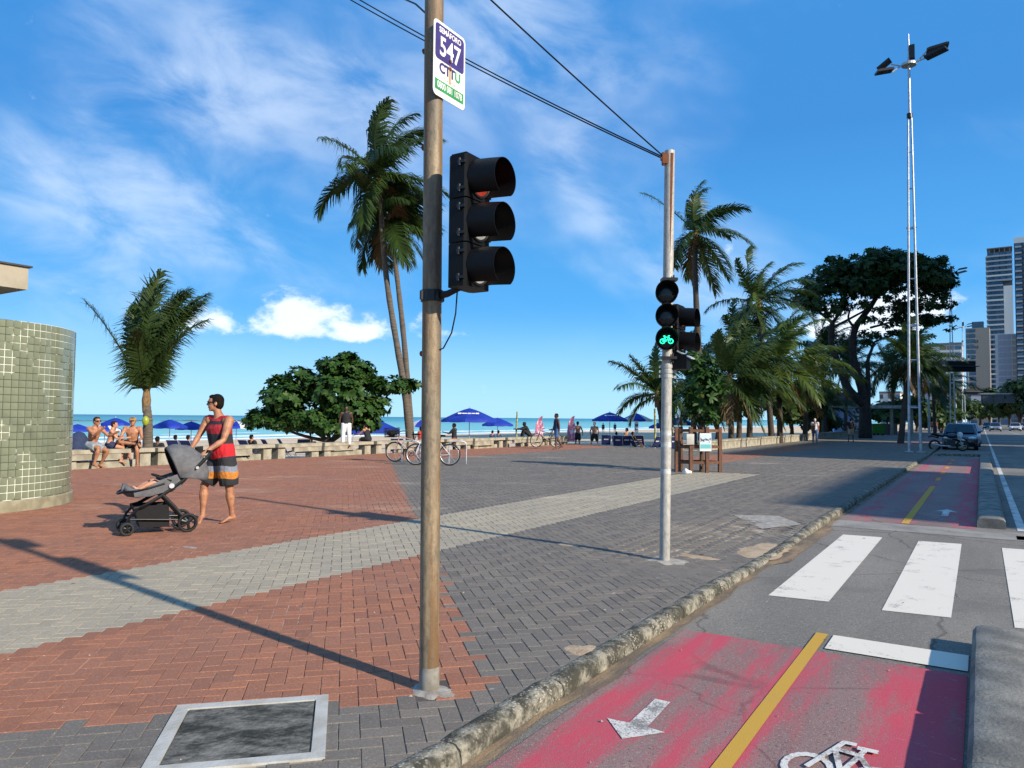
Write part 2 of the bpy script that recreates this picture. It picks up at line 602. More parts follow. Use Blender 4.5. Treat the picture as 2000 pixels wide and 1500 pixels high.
bko = link('bicycle_pictogram', bk.mesh('bicycle_pictogram'), M['mark_worn'], road, (0, 0, Z2 + 0.001))

# the gutter strip of sand and dirt by the kerb
M['dirt'] = street_mat('gutter_dirt', lambda t, v: t.mix(t.ramp(t.noise(t.vmul(v, (2, 0.6, 1)), 3, 6, 0.7), 0.35, 0.62), (0.30, 0.205, 0.115), (0.14, 0.11, 0.08)), 0.95, 0.006, 60)
mbd = MB()
ss = np.linspace(-6, 38, 177)
for i, (a, b) in enumerate(zip(ss[:-1], ss[1:])):
    wa = 0.075 + 0.10 * mnoise.noise((a * 1.3, 4, 0)) + (0.10 if 8.5 < a < 12 else 0)
    wb = 0.075 + 0.10 * mnoise.noise((b * 1.3, 4, 0)) + (0.10 if 8.5 < b < 12 else 0)
    mbd.add([(-2.03, a, Z2 + 0.001), (-2.03 + max(wa, .012), a, Z2 + 0.001), (-2.03 + max(wb, .012), b, Z2 + 0.001), (-2.03, b, Z2 + 0.001)], [(0, 1, 2, 3)])
o = obj('gutter_sand', mbd, M['dirt'])
o.rotation_euler = (0, 0, -ANG)
o['kind'] = 'stuff'
tag(o, 'strip of brown sand washed along the foot of the kerb', 'sand')

# ------------------------------------------------------------------ beach and sea
M['sand'] = pm('sand', (0.70, 0.53, 0.34), 0.95, col2=(0.58, 0.42, 0.26), scale=0.35, detail=9, bump=0.05, bscale=2.5)
mbs = MB()
prof = [(-8.9, -0.36), (-14, -0.37), (-20, -0.38), (-24, -0.40), (-36, -0.62), (-60, -0.95), (-82, -1.6), (-100, -2.35), (-130, -3.2)]
sl = [-120, -60, -20, 0, 15, 30, 45, 60, 90, 140, 220, 400, 800]
vs = [(t_, s_, z_ + 0.06 * mnoise.noise((t_ * .2, s_ * .2, 0))) for s_ in sl for (t_, z_) in prof]
k = len(prof)
fs = [(i * k + j, i * k + j + 1, (i + 1) * k + j + 1, (i + 1) * k + j) for i in range(len(sl) - 1) for j in range(k - 1)]
fs = [tuple(reversed(f)) for f in fs]
o = obj('beach', mbs.add(vs, fs), M['sand'], smooth=True, angle=None)
o.rotation_euler = (0, 0, -ANG)
struct(o)

m = bpy.data.materials.new('sea_water')
m.use_nodes = True
t = NT(m.node_tree)
b = t.n['Principled BSDF']
v = t.node('ShaderNodeTexCoord').outputs['Object']
x, y, z = t.sep(v)
dist = t.m('MULTIPLY', x, -1.0)                       # metres out from the street
deep = t.ramp(dist, 100, 520)
c = t.mix(deep, (0.21, 0.52, 0.48), (0.05, 0.29, 0.34))
c = t.mix(t.ramp(dist, 520, 1800), c, (0.025, 0.18, 0.25))
wob = t.m('ADD', dist, t.m('MULTIPLY', t.m('SUBTRACT', t.noise(t.vmul(v, (0.3, 1, 1)), 0.03, 4), 0.5), 26))
# breaking waves: foam lines that thin out with depth
fo = t.noise(t.vmul(v, (1.0, 0.22, 1)), 0.16, 8, 0.65)
lines = t.m('SINE', t.m('MULTIPLY', wob, 0.36))
foam = t.m('ADD', t.m('MULTIPLY', lines, 0.16), fo)
thr = t.ramp(dist, 92, 150, 0.36, 0.86, smooth=False)
foam = t.ramp(t.m('SUBTRACT', foam, thr), -0.02, 0.10)
caps = t.m('MULTIPLY', t.ramp(t.noise(t.vmul(v, (1, 0.12, 1)), 0.05, 6, 0.7), 0.70, 0.74), 0.35)
c = t.mix(t.m('MAXIMUM', foam, caps), c, (0.86, 0.88, 0.88))
t.put(b.inputs['Base Color'], c)
t.put(b.inputs['Roughness'], t.ramp(foam, 0, 1, 0.35, 0.9))
b.inputs['Specular IOR Level'].default_value = 0.25
bn = t.node('ShaderNodeBump', {'Strength': 1.0, 'Distance': 0.35, 'Height': t.noise(t.vmul(v, (1, 0.35, 1)), 0.5, 6)})
t.put(b.inputs['Normal'], bn.outputs[0])
M['sea'] = m
mbs = MB().add([(-14000, -14000, -1.95), (-84, -14000, -1.95), (-84, 14000, -1.95), (-14000, 14000, -1.95)], [(0, 1, 2, 3)])
o = obj('sea', mbs, M['sea'])
o.rotation_euler = (0, 0, -ANG)
struct(o)
# low dark reef out in the water
M['reef'] = pm('reef_rock', (0.10, 0.09, 0.075), 0.9, scale=0.3)
mbr = MB()
for k in range(46):
    s_ = -170 + 12.5 * k + random.uniform(-4, 4)
    if 20 < s_ < 60 or random.random() < 0.15:
        continue
    mbr.ell((-380 + random.uniform(-6, 6), s_, -2.0), (random.uniform(3, 7), random.uniform(5, 11), random.uniform(0.35, 0.75)), 10, 6)
o = obj('reef', mbr, M['reef'], smooth=True, angle=None)
o.rotation_euler = (0, 0, -ANG)
struct(o)

# ================================================================== the plaza: herringbone pavers
def ramp_drop(s_, t_):
    """pavement dips to the road at the crossing"""
    q = max(0.0, min(1.0, (t_ + 3.9) / 1.5))
    return -0.065 * math.exp(-((s_ - 9.3) / 1.9) ** 4) * q * q * (3 - 2 * q)

PLAZA = [(-2.17, -4), (-2.17, 46), (-11.15, 46), (-11.15, 35.0), (-12.9, 35.4), (-20.75, 38.4), (-20.75, -4)]
FARWALK = [(-2.17, 46), (-2.17, 160), (-11.15, 160), (-11.15, 46)]
def in_plaza(s_, t_):
    if t_ > -2.14 or s_ > 46 or t_ < -20.72:
        return False
    if t_ > -11.15:
        return True
    return s_ < 35.4 + (-12.9 - t_) * 0.38 if t_ < -12.9 else s_ < 35.0

POLE1 = G(838, 1347)
POLE2 = G(1298, 1090)
KIOSK_C, KIOSK_R = np.array([-9.30, 12.15]), 1.84
MH = (3.42, 4.18, -0.80, -0.065)      # manhole in the 45 degree paver frame (a, b)
q2 = math.sqrt(2)
def zone(s_, t_):
    w = 0.0
    if -7.10 < t_ < -5.15 and s_ < 21:
        return 1                                   # beige band
    if s_ - t_ < 5.66:
        return 2                                   # dark grey
    if s_ + t_ < 0.92 + 0.067 * s_:
        return 0                                   # red
    if t_ < -16.6 and s_ > 20:
        return 0
    if -9.6 < t_ < -7.6 and s_ > 26:
        return 0
    return 2

def paver_mat(name, c1, c2, dusty, dark):
    m = bpy.data.materials.new(name)
    m.use_nodes = True
    t = NT(m.node_tree)
    b = t.n['Principled BSDF']
    geo = t.node('ShaderNodeNewGeometry').outputs['Position']
    oi = t.node('ShaderNodeObjectInfo')
    at = t.node('ShaderNodeAttribute', attribute_name='rnd')
    q = t.m('FRACT', t.m('ADD', oi.outputs['Random'], at.outputs['Fac']))
    c = t.mix(q, c1, c2)
    # broad soiling, fine grain, wind-blown sand
    c = t.mix(t.m('MULTIPLY', t.ramp(t.noise(geo, 0.75, 5, 0.6), 0.36, 0.72), 0.55), c, dark)
    c = t.mix(t.m('MULTIPLY', t.ramp(t.noise(geo, 60, 5, 0.75), 0.40, 0.68), 0.6), c, tuple(k * 0.5 for k in c1))
    c = t.mix(t.m('MULTIPLY', t.ramp(t.noise(geo, 23, 5, .7), 0.50, 0.68), 0.45), c, tuple(k * 0.6 for k in c1))
    c = t.mix(t.m('MULTIPLY', t.ramp(t.noise(geo, 90, 3), 0.58, 0.68), 0.5), c, dusty)
    far = t.node('ShaderNodeVectorMath', operation='LENGTH')
    t.put(far.inputs[0], geo)
    sd = t.ramp(t.noise(t.vmul(geo, (0.5, 1.0, 1)), 0.55, 8, 0.66), 0.55, 0.78)
    sd = t.m('MULTIPLY', sd, t.ramp(far.outputs['Value'], 6, 16, 0.35, 0.85))
    c = t.mix(sd, c, dusty)
    # old stains and drips
    c = t.mix(t.m('MULTIPLY', t.ramp(t.noise(geo, 2.6, 6, 0.7), 0.60, 0.70), 0.45), c, tuple(k * 0.35 for k in c1))
    c = t.mix(t.m('MULTIPLY', t.ramp(t.noise(geo, 7.5, 3, 0.6), 0.70, 0.74), 0.5), c, (0.50, 0.47, 0.42))
    t.put(b.inputs['Base Color'], c)
    b.inputs['Roughness'].default_value = 0.9
    b.inputs['Specular IOR Level'].default_value = 0.25
    bn = t.node('ShaderNodeBump', {'Strength': 1.0, 'Distance': 0.003, 'Height': t.noise(geo, 150, 4)})
    t.put(b.inputs['Normal'], bn.outputs[0])
    return m

M['paver_red'] = paver_mat('paver_red', (0.41, 0.168, 0.092), (0.285, 0.118, 0.072), (0.50, 0.37, 0.26), (0.27, 0.14, 0.10))
M['paver_beige'] = paver_mat('paver_beige', (0.44, 0.375, 0.27), (0.355, 0.305, 0.225), (0.54, 0.46, 0.35), (0.30, 0.265, 0.21))
M['paver_grey'] = paver_mat('paver_grey', (0.225, 0.192, 0.155), (0.152, 0.132, 0.112), (0.44, 0.37, 0.285), (0.135, 0.125, 0.115))
PM = [M['paver_red'], M['paver_beige'], M['paver_grey']]

def bed_col(t, v):
    c = t.mix(t.ramp(t.noise(v, 0.9, 6, 0.65), 0.45, 0.62), (0.085, 0.07, 0.058), (0.52, 0.43, 0.32))
    return t.mix(t.ramp(t.noise(v, 9, 4), 0.52, 0.66), c, (0.07, 0.06, 0.05))
M['bed'] = street_mat('joint_sand', bed_col, 0.95)
mbp = MB()
mbp.prism(PLAZA[::-1], -0.42, -0.085)
plaza = obj('plaza_pavement', mbp, M['bed'])
plaza.rotation_euler = (0, 0, -ANG)
struct(plaza)
# joint bed that follows the dip at the crossing
mbb = MB()
st_t = [-20.75, -16, -12.9, -11.15, -8, -5, -4, -3.6, -3.2, -2.8, -2.5, -2.17]
st_s = list(np.arange(-4, 46.1, 0.8))
vv, idx = [], {}
for i, s_ in enumerate(st_s):
    for j, t_ in enumerate(st_t):
        vv.append((t_, s_, -0.0045 + ramp_drop(s_, t_)))
ff = []
for i in range(len(st_s) - 1):
    for j in range(len(st_t) - 1):
        sc_, tc_ = (st_s[i] + st_s[i + 1]) / 2, (st_t[j] + st_t[j + 1]) / 2
        if in_plaza(sc_ + .4, tc_):
            a = i * len(st_t) + j
            ff.append((a, a + 1, a + 1 + len(st_t), a + len(st_t)))
mbb.add(vv, ff)
obj('joint_bed', mbb, M['bed'], plaza)
walk2 = obj('pavement_beyond', MB().prism(FARWALK[::-1], -0.42, -0.002), M['paver_grey'])
walk2.rotation_euler = (0, 0, -ANG)
struct(walk2)
for (t0, t1, s0, s1) in ((-5.2, -3.2, 50, 60), (-4.6, -2.6, 60, 110)):
    o = sheet('red_lane', rect(t0, t1, s0, s1), 0.003, M['red_lane'], parent=walk2)

U = 0.1
cell = []
n = 470
ca_, sa_ = math.cos(-ANG), math.sin(-ANG)
for i in range(-30, n):
    for j in range(-260, 420):
        k = (i - j) % 4
        if k == 0:
            a, b_, la, lb = (i + 1) * U, (j + .5) * U, 2 * U, U
        elif k == 3:
            a, b_, la, lb = (i + .5) * U, (j + 1) * U, U, 2 * U
        else:
            continue
        # a along (S - T)/sqrt2, b along (S + T)/sqrt2
        s_, t_ = (a + b_) / q2, (b_ - a) / q2
        if not in_plaza(s_, t_):
            continue
        X, Y = SV[0] * s_ + TV[0] * t_, SV[1] * s_ + TV[1] * t_
        if Y < 2.3 or abs(X) > Y * 0.80 + 0.4:
            continue
        oa = min(a + la / 2, MH[1]) - max(a - la / 2, MH[0])
        ob = min(b_ + lb / 2, MH[3]) - max(b_ - lb / 2, MH[2])
        if oa > 0.002 and ob > 0.002:                # cut round the manhole
            if oa / la < ob / lb:
                a += (-oa / 2 if a < (MH[0] + MH[1]) / 2 else oa / 2)
                la -= oa
            else:
                b_ += (-ob / 2 if b_ < (MH[2] + MH[3]) / 2 else ob / 2)
                lb -= ob
            if la < .02 or lb < .02:
                continue
            s_, t_ = (a + b_) / q2, (b_ - a) / q2
        if (X - KIOSK_C[0]) ** 2 + (Y - KIOSK_C[1]) ** 2 < (KIOSK_R + .02) ** 2:
            continue
        if (X - POLE1[0]) ** 2 + (Y - POLE1[1]) ** 2 < 0.085 ** 2 or (X - POLE2[0]) ** 2 + (Y - POLE2[1]) ** 2 < 0.2 ** 2:
            continue
        cell.append((X * X + Y * Y, s_, t_, la, lb, k))
cell.sort()
# directions of the paver frame in world space
AV, BV = (SV - TV) / q2, (SV + TV) / q2
def paver_mesh(la, lb, mat):
    hx, hy, g = la / 2 - 0.0012, lb / 2 - 0.0012, 0.0030
    v = [(-hx, -hy, -.03), (hx, -hy, -.03), (hx, hy, -.03), (-hx, hy, -.03),
         (-hx, -hy, -.005), (hx, -hy, -.005), (hx, hy, -.005), (-hx, hy, -.005),
         (-hx + g, -hy + g, 0), (hx - g, -hy + g, 0), (hx - g, hy - g, 0), (-hx + g, hy - g, 0)]
    f = [(8, 9, 10, 11)]
    for a, b_ in ((0, 4), (4, 8)):
        for q in range(4):
            w = (q + 1) % 4
            f.append((a + q, a + w, b_ + w, b_ + q))
    me = bpy.data.meshes.new('paver')
    me.from_pydata(v, [], f)
    me.materials.append(mat)
    return me
pmesh = {(k, zn): paver_mesh(*((2 * U, U) if k == 0 else (U, 2 * U)), PM[zn]) for k in (0, 3) for zn in range(3)}
arot = math.atan2(AV[1], AV[0])
# is (AV, BV, z) right handed?  cross(AV, BV).z
flip = np.cross(AV, BV)[2] < 0
def visible_px(X, Y):
    d = np.array([X, Y, -CAM_H])
    f_ = d @ _fw
    return 1000 + F_PX * (d @ IMG_R) / f_, 750 - F_PX * (d @ IMG_U) / f_
singles, rest = 0, []
for (d2, s_, t_, la, lb, k) in cell:
    w = SV * s_ + TV * t_
    if singles < 300:
        ux, uy = visible_px(w[0], w[1])
        if -20 < ux < 2020 and uy < 1520:
            cut = abs(la + lb - 3 * U) > 1e-4
            o = bpy.data.objects.new('paver', paver_mesh(la, lb, PM[zone(s_, t_)]) if cut else pmesh[(k, zone(s_, t_))])
            COL.objects.link(o)
            o.parent = plaza
            o.location = (t_, s_, ramp_drop(s_, t_) + random.uniform(-.0015, .0012))
            o.rotation_euler = (random.uniform(-.006, .006), random.uniform(-.006, .006), arot + ANG + random.uniform(-.012, .012) + (0 if not flip else math.pi))
            singles += 1
            continue
    rest.append((s_, t_, la, lb, k))
# everything farther off: one mesh, still real pavers
N = len(rest)
rs = np.array([r[0] for r in rest]); rt_ = np.array([r[1] for r in rest])
la = np.array([r[2] for r in rest]); lb = np.array([r[3] for r in rest])
zz = np.array([ramp_drop(a, b_) for a, b_ in zip(rs, rt_)]) + rng.uniform(-.0015, .0012, N)
hx, hy, g = la / 2 - .0012, lb / 2 - .0012, .0032
V = np.zeros((N, 8, 3))
sgn = np.array([(-1, -1), (1, -1), (1, 1), (-1, 1)])
# local street coords: a-dir = (t:-1, s:1)/sqrt2, b-dir = (t:1, s:1)/sqrt2
jit = rng.uniform(-.012, .012, N)
adir = np.stack([-np.cos(jit) / q2 + np.sin(jit) / q2, np.cos(jit) / q2 + np.sin(jit) / q2], 1)
bdir = np.stack([np.cos(jit) / q2 + np.sin(jit) / q2, np.cos(jit) / q2 - np.sin(jit) / q2], 1)
tilt = rng.uniform(-.006, .006, (N, 2))
for q, (sx, sy) in enumerate(sgn):
    for lvl, (gg, z0) in enumerate(((0, -.0085), (g, 0))):
        da, db = sx * (hx - gg), sy * (hy - gg)
        V[:, lvl * 4 + q, 0] = rt_ + adir[:, 0] * da + bdir[:, 0] * db
        V[:, lvl * 4 + q, 1] = rs + adir[:, 1] * da + bdir[:, 1] * db
        V[:, lvl * 4 + q, 2] = zz + z0 + tilt[:, 0] * da + tilt[:, 1] * db
base = np.arange(N)[:, None] * 8
fac = np.array([(4, 5, 6, 7), (0, 1, 5, 4), (1, 2, 6, 5), (2, 3, 7, 6), (3, 0, 4, 7)])
fac = fac[:, ::-1]     # a x b points down in (t, s)
Fc = (base[:, None, :] + fac[None, :, :]).reshape(-1, 4)
me = bpy.data.meshes.new('pavers')
me.vertices.add(N * 8)
me.vertices.foreach_set('co', V.reshape(-1))
me.loops.add(len(Fc) * 4)
me.loops.foreach_set('vertex_index', Fc.reshape(-1).astype(np.int32))
me.polygons.add(len(Fc))
me.polygons.foreach_set('loop_start', np.arange(0, len(Fc) * 4, 4, dtype=np.int32))
zn = np.array([zone(a, b_) for a, b_ in zip(rs, rt_)], dtype=np.int32)
me.polygons.foreach_set('material_index', np.repeat(zn, 5))
at = me.attributes.new('rnd', 'FLOAT', 'FACE')
at.data.foreach_set('value', np.repeat(rng.random(N), 5).astype(np.float32))
me.polygons.foreach_set('use_smooth', np.zeros(len(Fc), bool))
me.update(calc_edges=True)
me.validate()
o = link('pavers', me, PM, plaza)
o['kind'] = 'stuff'
print('pavers', singles, N)

# patches of sand and mortar lying on the pavers
M['sandpatch'] = pm('blown_sand', (0.46, 0.345, 0.225), 0.95, col2=(0.36, 0.25, 0.15), scale=7, bump=0.01, bscale=40)
M['mortar'] = pm('mortar', (0.38, 0.345, 0.295), 0.95, col2=(0.24, 0.21, 0.175), scale=12, bump=0.006, bscale=60)
def blob(name, label, cat, px, py, rx, ry, mat, seed, h=0.006, ang=-ANG):
    c = G(px, py)
    s_, t_ = to_st(c)
    z0 = ramp_drop(s_, t_)
    mb = MB()
    nn = 40
    ring = []
    for k in range(nn):
        a = 2 * math.pi * k / nn
        f = 1 + 0.38 * mnoise.noise((math.cos(a) * 1.6 + seed, math.sin(a) * 1.6, seed * 1.7)) + 0.28 * mnoise.noise((math.cos(a) * 5 + seed, math.sin(a) * 5, 2))
        ring.append((rx * f * math.cos(a), ry * f * math.sin(a)))
    v = [(0, 0, h + z0)] + [(x * .6, y * .6, h * .9 + z0) for x, y in ring] + [(x, y, -.004 + z0) for x, y in ring]
    f = [(0, 1 + k, 1 + (k + 1) % nn) for k in range(nn)]
    f += [(1 + k, 1 + nn + k, 1 + nn + (k + 1) % nn, 1 + (k + 1) % nn) for k in range(nn)]
    o = obj(name, mb.add(v, f), mat, loc=(c[0], c[1], 0), rotz=ang, smooth=True, angle=None)
    return tag(o, label, cat)
blob('sand_patch', 'large sand drift on the grey pavers where the kerb drops at the crossing', 'sand', 1490, 1064, 0.30, 0.75, M['sandpatch'], 1.0)['kind'] = 'stuff'
blob('sand_patch', 'rusty sand patch right of the cycle signal pole base', 'sand', 1352, 1078, 0.28, 0.12, M['sandpatch'], 3.0)['kind'] = 'stuff'
blob('sand_patch', 'small sand spill beside the near kerb on grey pavers', 'sand', 1140, 1270, 0.14, 0.12, M['sandpatch'], 5.0)['kind'] = 'stuff'
blob('sand_patch', 'small pale sand spot on grey pavers between the two poles', 'sand', 1110, 1064, 0.16, 0.09, M['sandpatch'], 8.0)['kind'] = 'stuff'
blob('mortar_patch', 'grey mortar collar at the foot of the near rusty pole', 'mortar', 846, 1350, 0.155, 0.10, M['mortar'], 2.0, 0.012)
blob('mortar_patch', 'pale mortar collar at the foot of the cycle signal pole', 'mortar', 1300, 1090, 0.24, 0.19, M['mortar'], 7.0, 0.012)
blob('mortar_patch', 'white spilled patch on red pavers in front of the stroller', 'mortar', 372, 1069, 0.15, 0.05, M['mortar'], 9.0, 0.003)
c4 = [G(1432, 1006), G(1520, 1008), G(1566, 1023), G(1488, 1028)]
mb = MB().add([(p[0], p[1], 0.006 + ramp_drop(*to_st(p))) for p in c4], [(0, 3, 2, 1)])
tag(obj('slab_cover', mb, M['mortar']), 'pale diamond shaped concrete slab set flush in grey pavers', 'slab')

# grit, leaf scraps and crumbs of mortar lying about
lit = MB()
lr = np.random.default_rng(3)
mats_l = [M['mortar'], M['sandpatch'], pm('dry_leaf', (.16, .08, .035), .9)]
for k_ in range(620):
    s_, t_ = lr.uniform(1.5, 19), lr.uniform(-15, -0.2)
    w = SV * s_ + TV * t_
    if w[1] < 2.6 or abs(w[0]) > .8 * w[1] or (-2.2 < t_ < -2.0):
        continue
    z0 = (ramp_drop(s_, t_) if t_ < -2.1 else ROAD_Z + .009) + .001
    kind_ = int(lr.choice([0, 0, 1, 2]))
    q = lr.uniform(.004, .013) * (1.8 if kind_ == 2 else 1)
    a = lr.uniform(0, 6.28)
    ca2, sa2 = math.cos(a) * q, math.sin(a) * q
    e = lr.uniform(.4, .9)
    base_ = np.array([w[0], w[1], z0])
    pts_ = [base_ + (ca2, sa2, 0), base_ + (-sa2 * e, ca2 * e, 0), base_ + (-ca2, -sa2, 0), base_ + (sa2 * e, -ca2 * e, 0), base_ + (0, 0, q * (.3 if kind_ == 2 else .7))]
    lit.add(pts_, [(0, 1, 4), (1, 2, 4), (2, 3, 4), (3, 0, 4)], kind_)
lo = obj('litter', lit, mats_l)
lo['kind'] = 'stuff'
tag(lo, 'grit, leaf scraps and mortar crumbs scattered over the paving and lane', 'litter')

# manhole: frame of concrete and a mossy lid
def moss(t, v):
    c = t.mix(t.ramp(t.noise(t.vmul(v, (1, 2, 1)), 3.2, 9, 0.75), 0.36, 0.60), (0.20, 0.188, 0.16), (0.025, 0.026, 0.021))
    return t.mix(t.m('MULTIPLY', t.ramp(t.noise(t.vmul(v, (1, 2.5, 1)), 24, 6, 0.8), 0.54, 0.74), 0.7), c, (0.26, 0.245, 0.21))
M['moss_lid'] = street_mat('mossy_concrete', moss, 0.95, 0.008, 40)
mhc = (AV * (MH[0] + MH[1]) / 2 + BV * (MH[2] + MH[3]) / 2)
mh = thing('manhole', 'square concrete inspection cover with pale frame and blackened lid in the foreground', 'manhole', mhc, math.atan2(BV[1], BV[0]))
w, fr = 0.378, 0.062
fm = MB()
for (cx_, cy_, sx, sy) in ((0, w - fr / 2, 2 * w, fr), (0, -w + fr / 2, 2 * w, fr), (w - fr / 2, 0, fr, 2 * w - 2 * fr), (-w + fr / 2, 0, fr, 2 * w - 2 * fr)):
    fm.box((cx_, cy_, -0.018), (sx, sy, 0.05))
fo_ = obj('frame', fm, pm('frame_concrete', (0.47, 0.46, 0.42), 0.9, col2=(0.36, 0.34, 0.29), scale=5, bump=0.003, bscale=60), mh)
obj('lid', MB().box((0, 0, -0.022), (2 * w - 2 * fr - 0.018, 2 * w - 2 * fr - 0.018, 0.05)), M['moss_lid'], mh)
obj('pit', MB().box((0, 0, -0.06), (2 * w - 0.01, 2 * w - 0.01, 0.03)), M['rubber'], mh)

# ------------------------------------------------------------------ kerb
def kerb_col(t, v):
    geo = t.node('ShaderNodeNewGeometry').outputs['Position']
    vor = t.node('ShaderNodeTexVoronoi', {'Vector': geo, 'Scale': 48.0})
    c = t.mix(t.ramp(t.noise(geo, 6, 7, .72), 0.36, 0.58), (0.31, 0.285, 0.22), (0.055, 0.052, 0.038))
    peb = t.ramp(vor.outputs['Distance'], 0.42, 0.16)
    c = t.mix(t.m('MULTIPLY', peb, t.ramp(t.noise(geo, 3.1, 3), 0.4, 0.6)), c, (0.46, 0.41, 0.33))
    return t.mix(t.ramp(t.noise(geo, 26, 5, .7), 0.55, 0.68), c, (0.05, 0.048, 0.036))
M['kerb'] = street_mat('kerb_concrete', kerb_col, 0.95, 0.012, 70)
kerb = struct(bpy.data.objects.new('kerb', None))
COL.objects.link(kerb)
kerb.rotation_euler = (0, 0, -ANG)
s_ = -3.0
kn = 0
while s_ < 40:
    L = random.uniform(0.92, 1.08)
    if s_ > 24:
        L *= 1.6
    prof = [(-2.172, -0.2), (-2.172, -0.004), (-2.150, 0.007), (-2.11, 0.012), (-2.065, 0.006), (-2.040, -0.012), (-2.032, -0.05), (-2.028, -0.20)]
    ny = 10 if s_ < 14 else 3
    v, f = [], []
    for i in range(ny + 1):
        y_ = s_ + 0.006 + (L - 0.012) * i / ny
        e = 0.006 if i in (0, ny) else 0
        dz = -0.055 * math.exp(-((y_ - 9.3) / 1.9) ** 4)
        for (t_, z_) in prof:
            nx = mnoise.noise((t_ * 9, y_ * 5, z_ * 9)) * 0.010 + mnoise.noise((t_ * 30, y_ * 22, z_ * 30)) * 0.006
            v.append((t_ + nx * (1 if t_ > -2.16 else 0), y_, z_ + nx - e + (dz if z_ > -.15 else 0)))
    k = len(prof)
    for i in range(ny):
        for j in range(k - 1):
            a = i * k + j
            f.append((a, a + k, a + k + 1, a + 1))
    f.append(tuple(range(k)))
    f.append(tuple(ny * k + q for q in reversed(range(k))))
    o = obj('kerb_stone', MB().add(v, f), M['kerb'], kerb, smooth=True, angle=50)
    s_ += L
    kn += 1
# kerb turning in behind the light tower
for q in range(4):
    o = obj('kerb_stone', MB().box((-1.9 + 0.55 * q + 0.27, 39.9, -0.05), (0.53, 0.16, 0.13)), M['kerb'], kerb)

# ------------------------------------------------------------------ lane dividers
M['divider'] = pm('divider_concrete', (0.235, 0.22, 0.185), 0.92, col2=(0.12, 0.113, 0.098), scale=4, detail=8, bump=0.006, bscale=45, speck=(0.1, 0.1, 0.09), speck_scale=60)
def divider(label, s0, s1, L, t0=-0.085, wd=0.37, h=0.16):
    th = thing('lane_divider', label, 'divider', (0, 0, 0), -ANG, 'concrete dividers beside the cycle lane')
    s_ = s0
    while s_ < s1 - 0.2:
        l2 = min(L, s1 - s_)
        v, f = [], []
        prof = [(0, 0), (0.008, h * 0.72), (0.03, h * 0.92), (0.075, h), (wd - .075, h), (wd - .03, h * .92), (wd - .008, h * .72), (wd, 0)]
        ys = [0.004, 0.03, l2 * .33, l2 * .66, l2 - .03, l2 - .004]
        for i, y_ in enumerate(ys):
            end = 0.012 if i in (0, len(ys) - 1) else 0
            for (x_, z_) in prof:
                nn_ = mnoise.noise((x_ * 6, (y_ + s_) * 3, z_ * 6)) * 0.007
                v.append((t0 + x_ + nn_, s_ + y_, ROAD_Z - 0.002 + z_ * (1 - end / h) + nn_ * (z_ > .05)))
        k = len(prof)
        for i in range(len(ys) - 1):
            for j in range(k - 1):
                a = i * k + j
                f.append((a, a + k, a + k + 1, a + 1))
        f.append(tuple(range(k)))
        f.append(tuple((len(ys) - 1) * k + q for q in reversed(range(k))))
        obj('block', MB().add(v, f), M['divider'], th, smooth=True, angle=35)
        s_ += l2
    return th
divider('weathered concrete lane divider in the right foreground, ending before the crossing', -2.0, 6.45, 0.83)
divider('pale concrete lane divider beyond the zebra crossing', 13.25, 38.5, 1.3)
# ================================================================== tiled round kiosk
kz = 2.93
kiosk = thing('tiled_kiosk', 'round kiosk wall clad in small sage green tiles at the left edge', 'kiosk', (KIOSK_C[0], KIOSK_C[1], 0))
def grout(t, v):
    return t.mix(t.ramp(t.noise(v, 1.3, 4, .6), 0.47, 0.53), (0.07, 0.07, 0.055), (0.74, 0.74, 0.66))
M['grout'] = street_mat('tile_grout', grout, 0.9)
M['tile'] = pm('sage_tile', (0.20, 0.22, 0.15), 0.14, col2=(0.165, 0.185, 0.12), scale=1.5, rnd=0.06, spec=0.5)
obj('wall', MB().lathe([(KIOSK_R - .0055, 0.0), (KIOSK_R - .0055, kz), (KIOSK_R - .25, kz), (KIOSK_R - .25, 0.0)], n=96), M['grout'], kiosk, smooth=True)
obj('plinth', MB().lathe([(KIOSK_R + .035, -0.02), (KIOSK_R + .035, 0.155), (KIOSK_R + .015, 0.175), (KIOSK_R - .02, 0.175)], n=96),
    pm('plinth_concrete', (0.30, 0.27, 0.18), 0.9, col2=(0.21, 0.185, 0.12), scale=5, bump=.004, bscale=60), kiosk, smooth=True)
TS = 0.112
ncol = int(round(2 * math.pi * KIOSK_R / TS))
nrow = int((kz - 0.18) / TS)
th_ = (kz - 0.18) / nrow
tl = []
view_a = math.atan2(-KIOSK_C[1], -KIOSK_C[0])
for r_ in range(nrow):
    for c_ in range(ncol):
        a = 2 * math.pi * c_ / ncol
        da = (a - view_a + math.pi) % (2 * math.pi) - math.pi
        if abs(da) > R(100):
            continue
        p = np.array([KIOSK_C[0] + KIOSK_R * math.cos(a), KIOSK_C[1] + KIOSK_R * math.sin(a)])
        px_ = 1000 + F_PX * p[0] / p[1]
        z_ = 0.18 + (r_ + .5) * th_
        facing = math.cos(da)
        tl.append((not (-10 < px_ < 150), -facing, a, z_))
tl.sort()
hx, hz, g = TS / 2 - .0042, th_ / 2 - .0042, .002
tv = [(-.015, -hx, -hz), (-.015, hx, -hz), (-.015, hx, hz), (-.015, -hx, hz), (0.002, -hx, -hz), (0.002, hx, -hz), (0.002, hx, hz), (0.002, -hx, hz),
      (.005, -hx + g, -hz + g), (.005, hx - g, -hz + g), (.005, hx - g, hz - g), (.005, -hx + g, hz - g)]
tf = [(8, 9, 10, 11)] + [(a + q, a + (q + 1) % 4, b_ + (q + 1) % 4, b_ + q) for a, b_ in ((0, 4), (4, 8)) for q in range(4)]
tme = bpy.data.meshes.new('tile')
tme.from_pydata(tv, [], tf)
tme.materials.append(M['tile'])
mrest, rvals = MB(), []
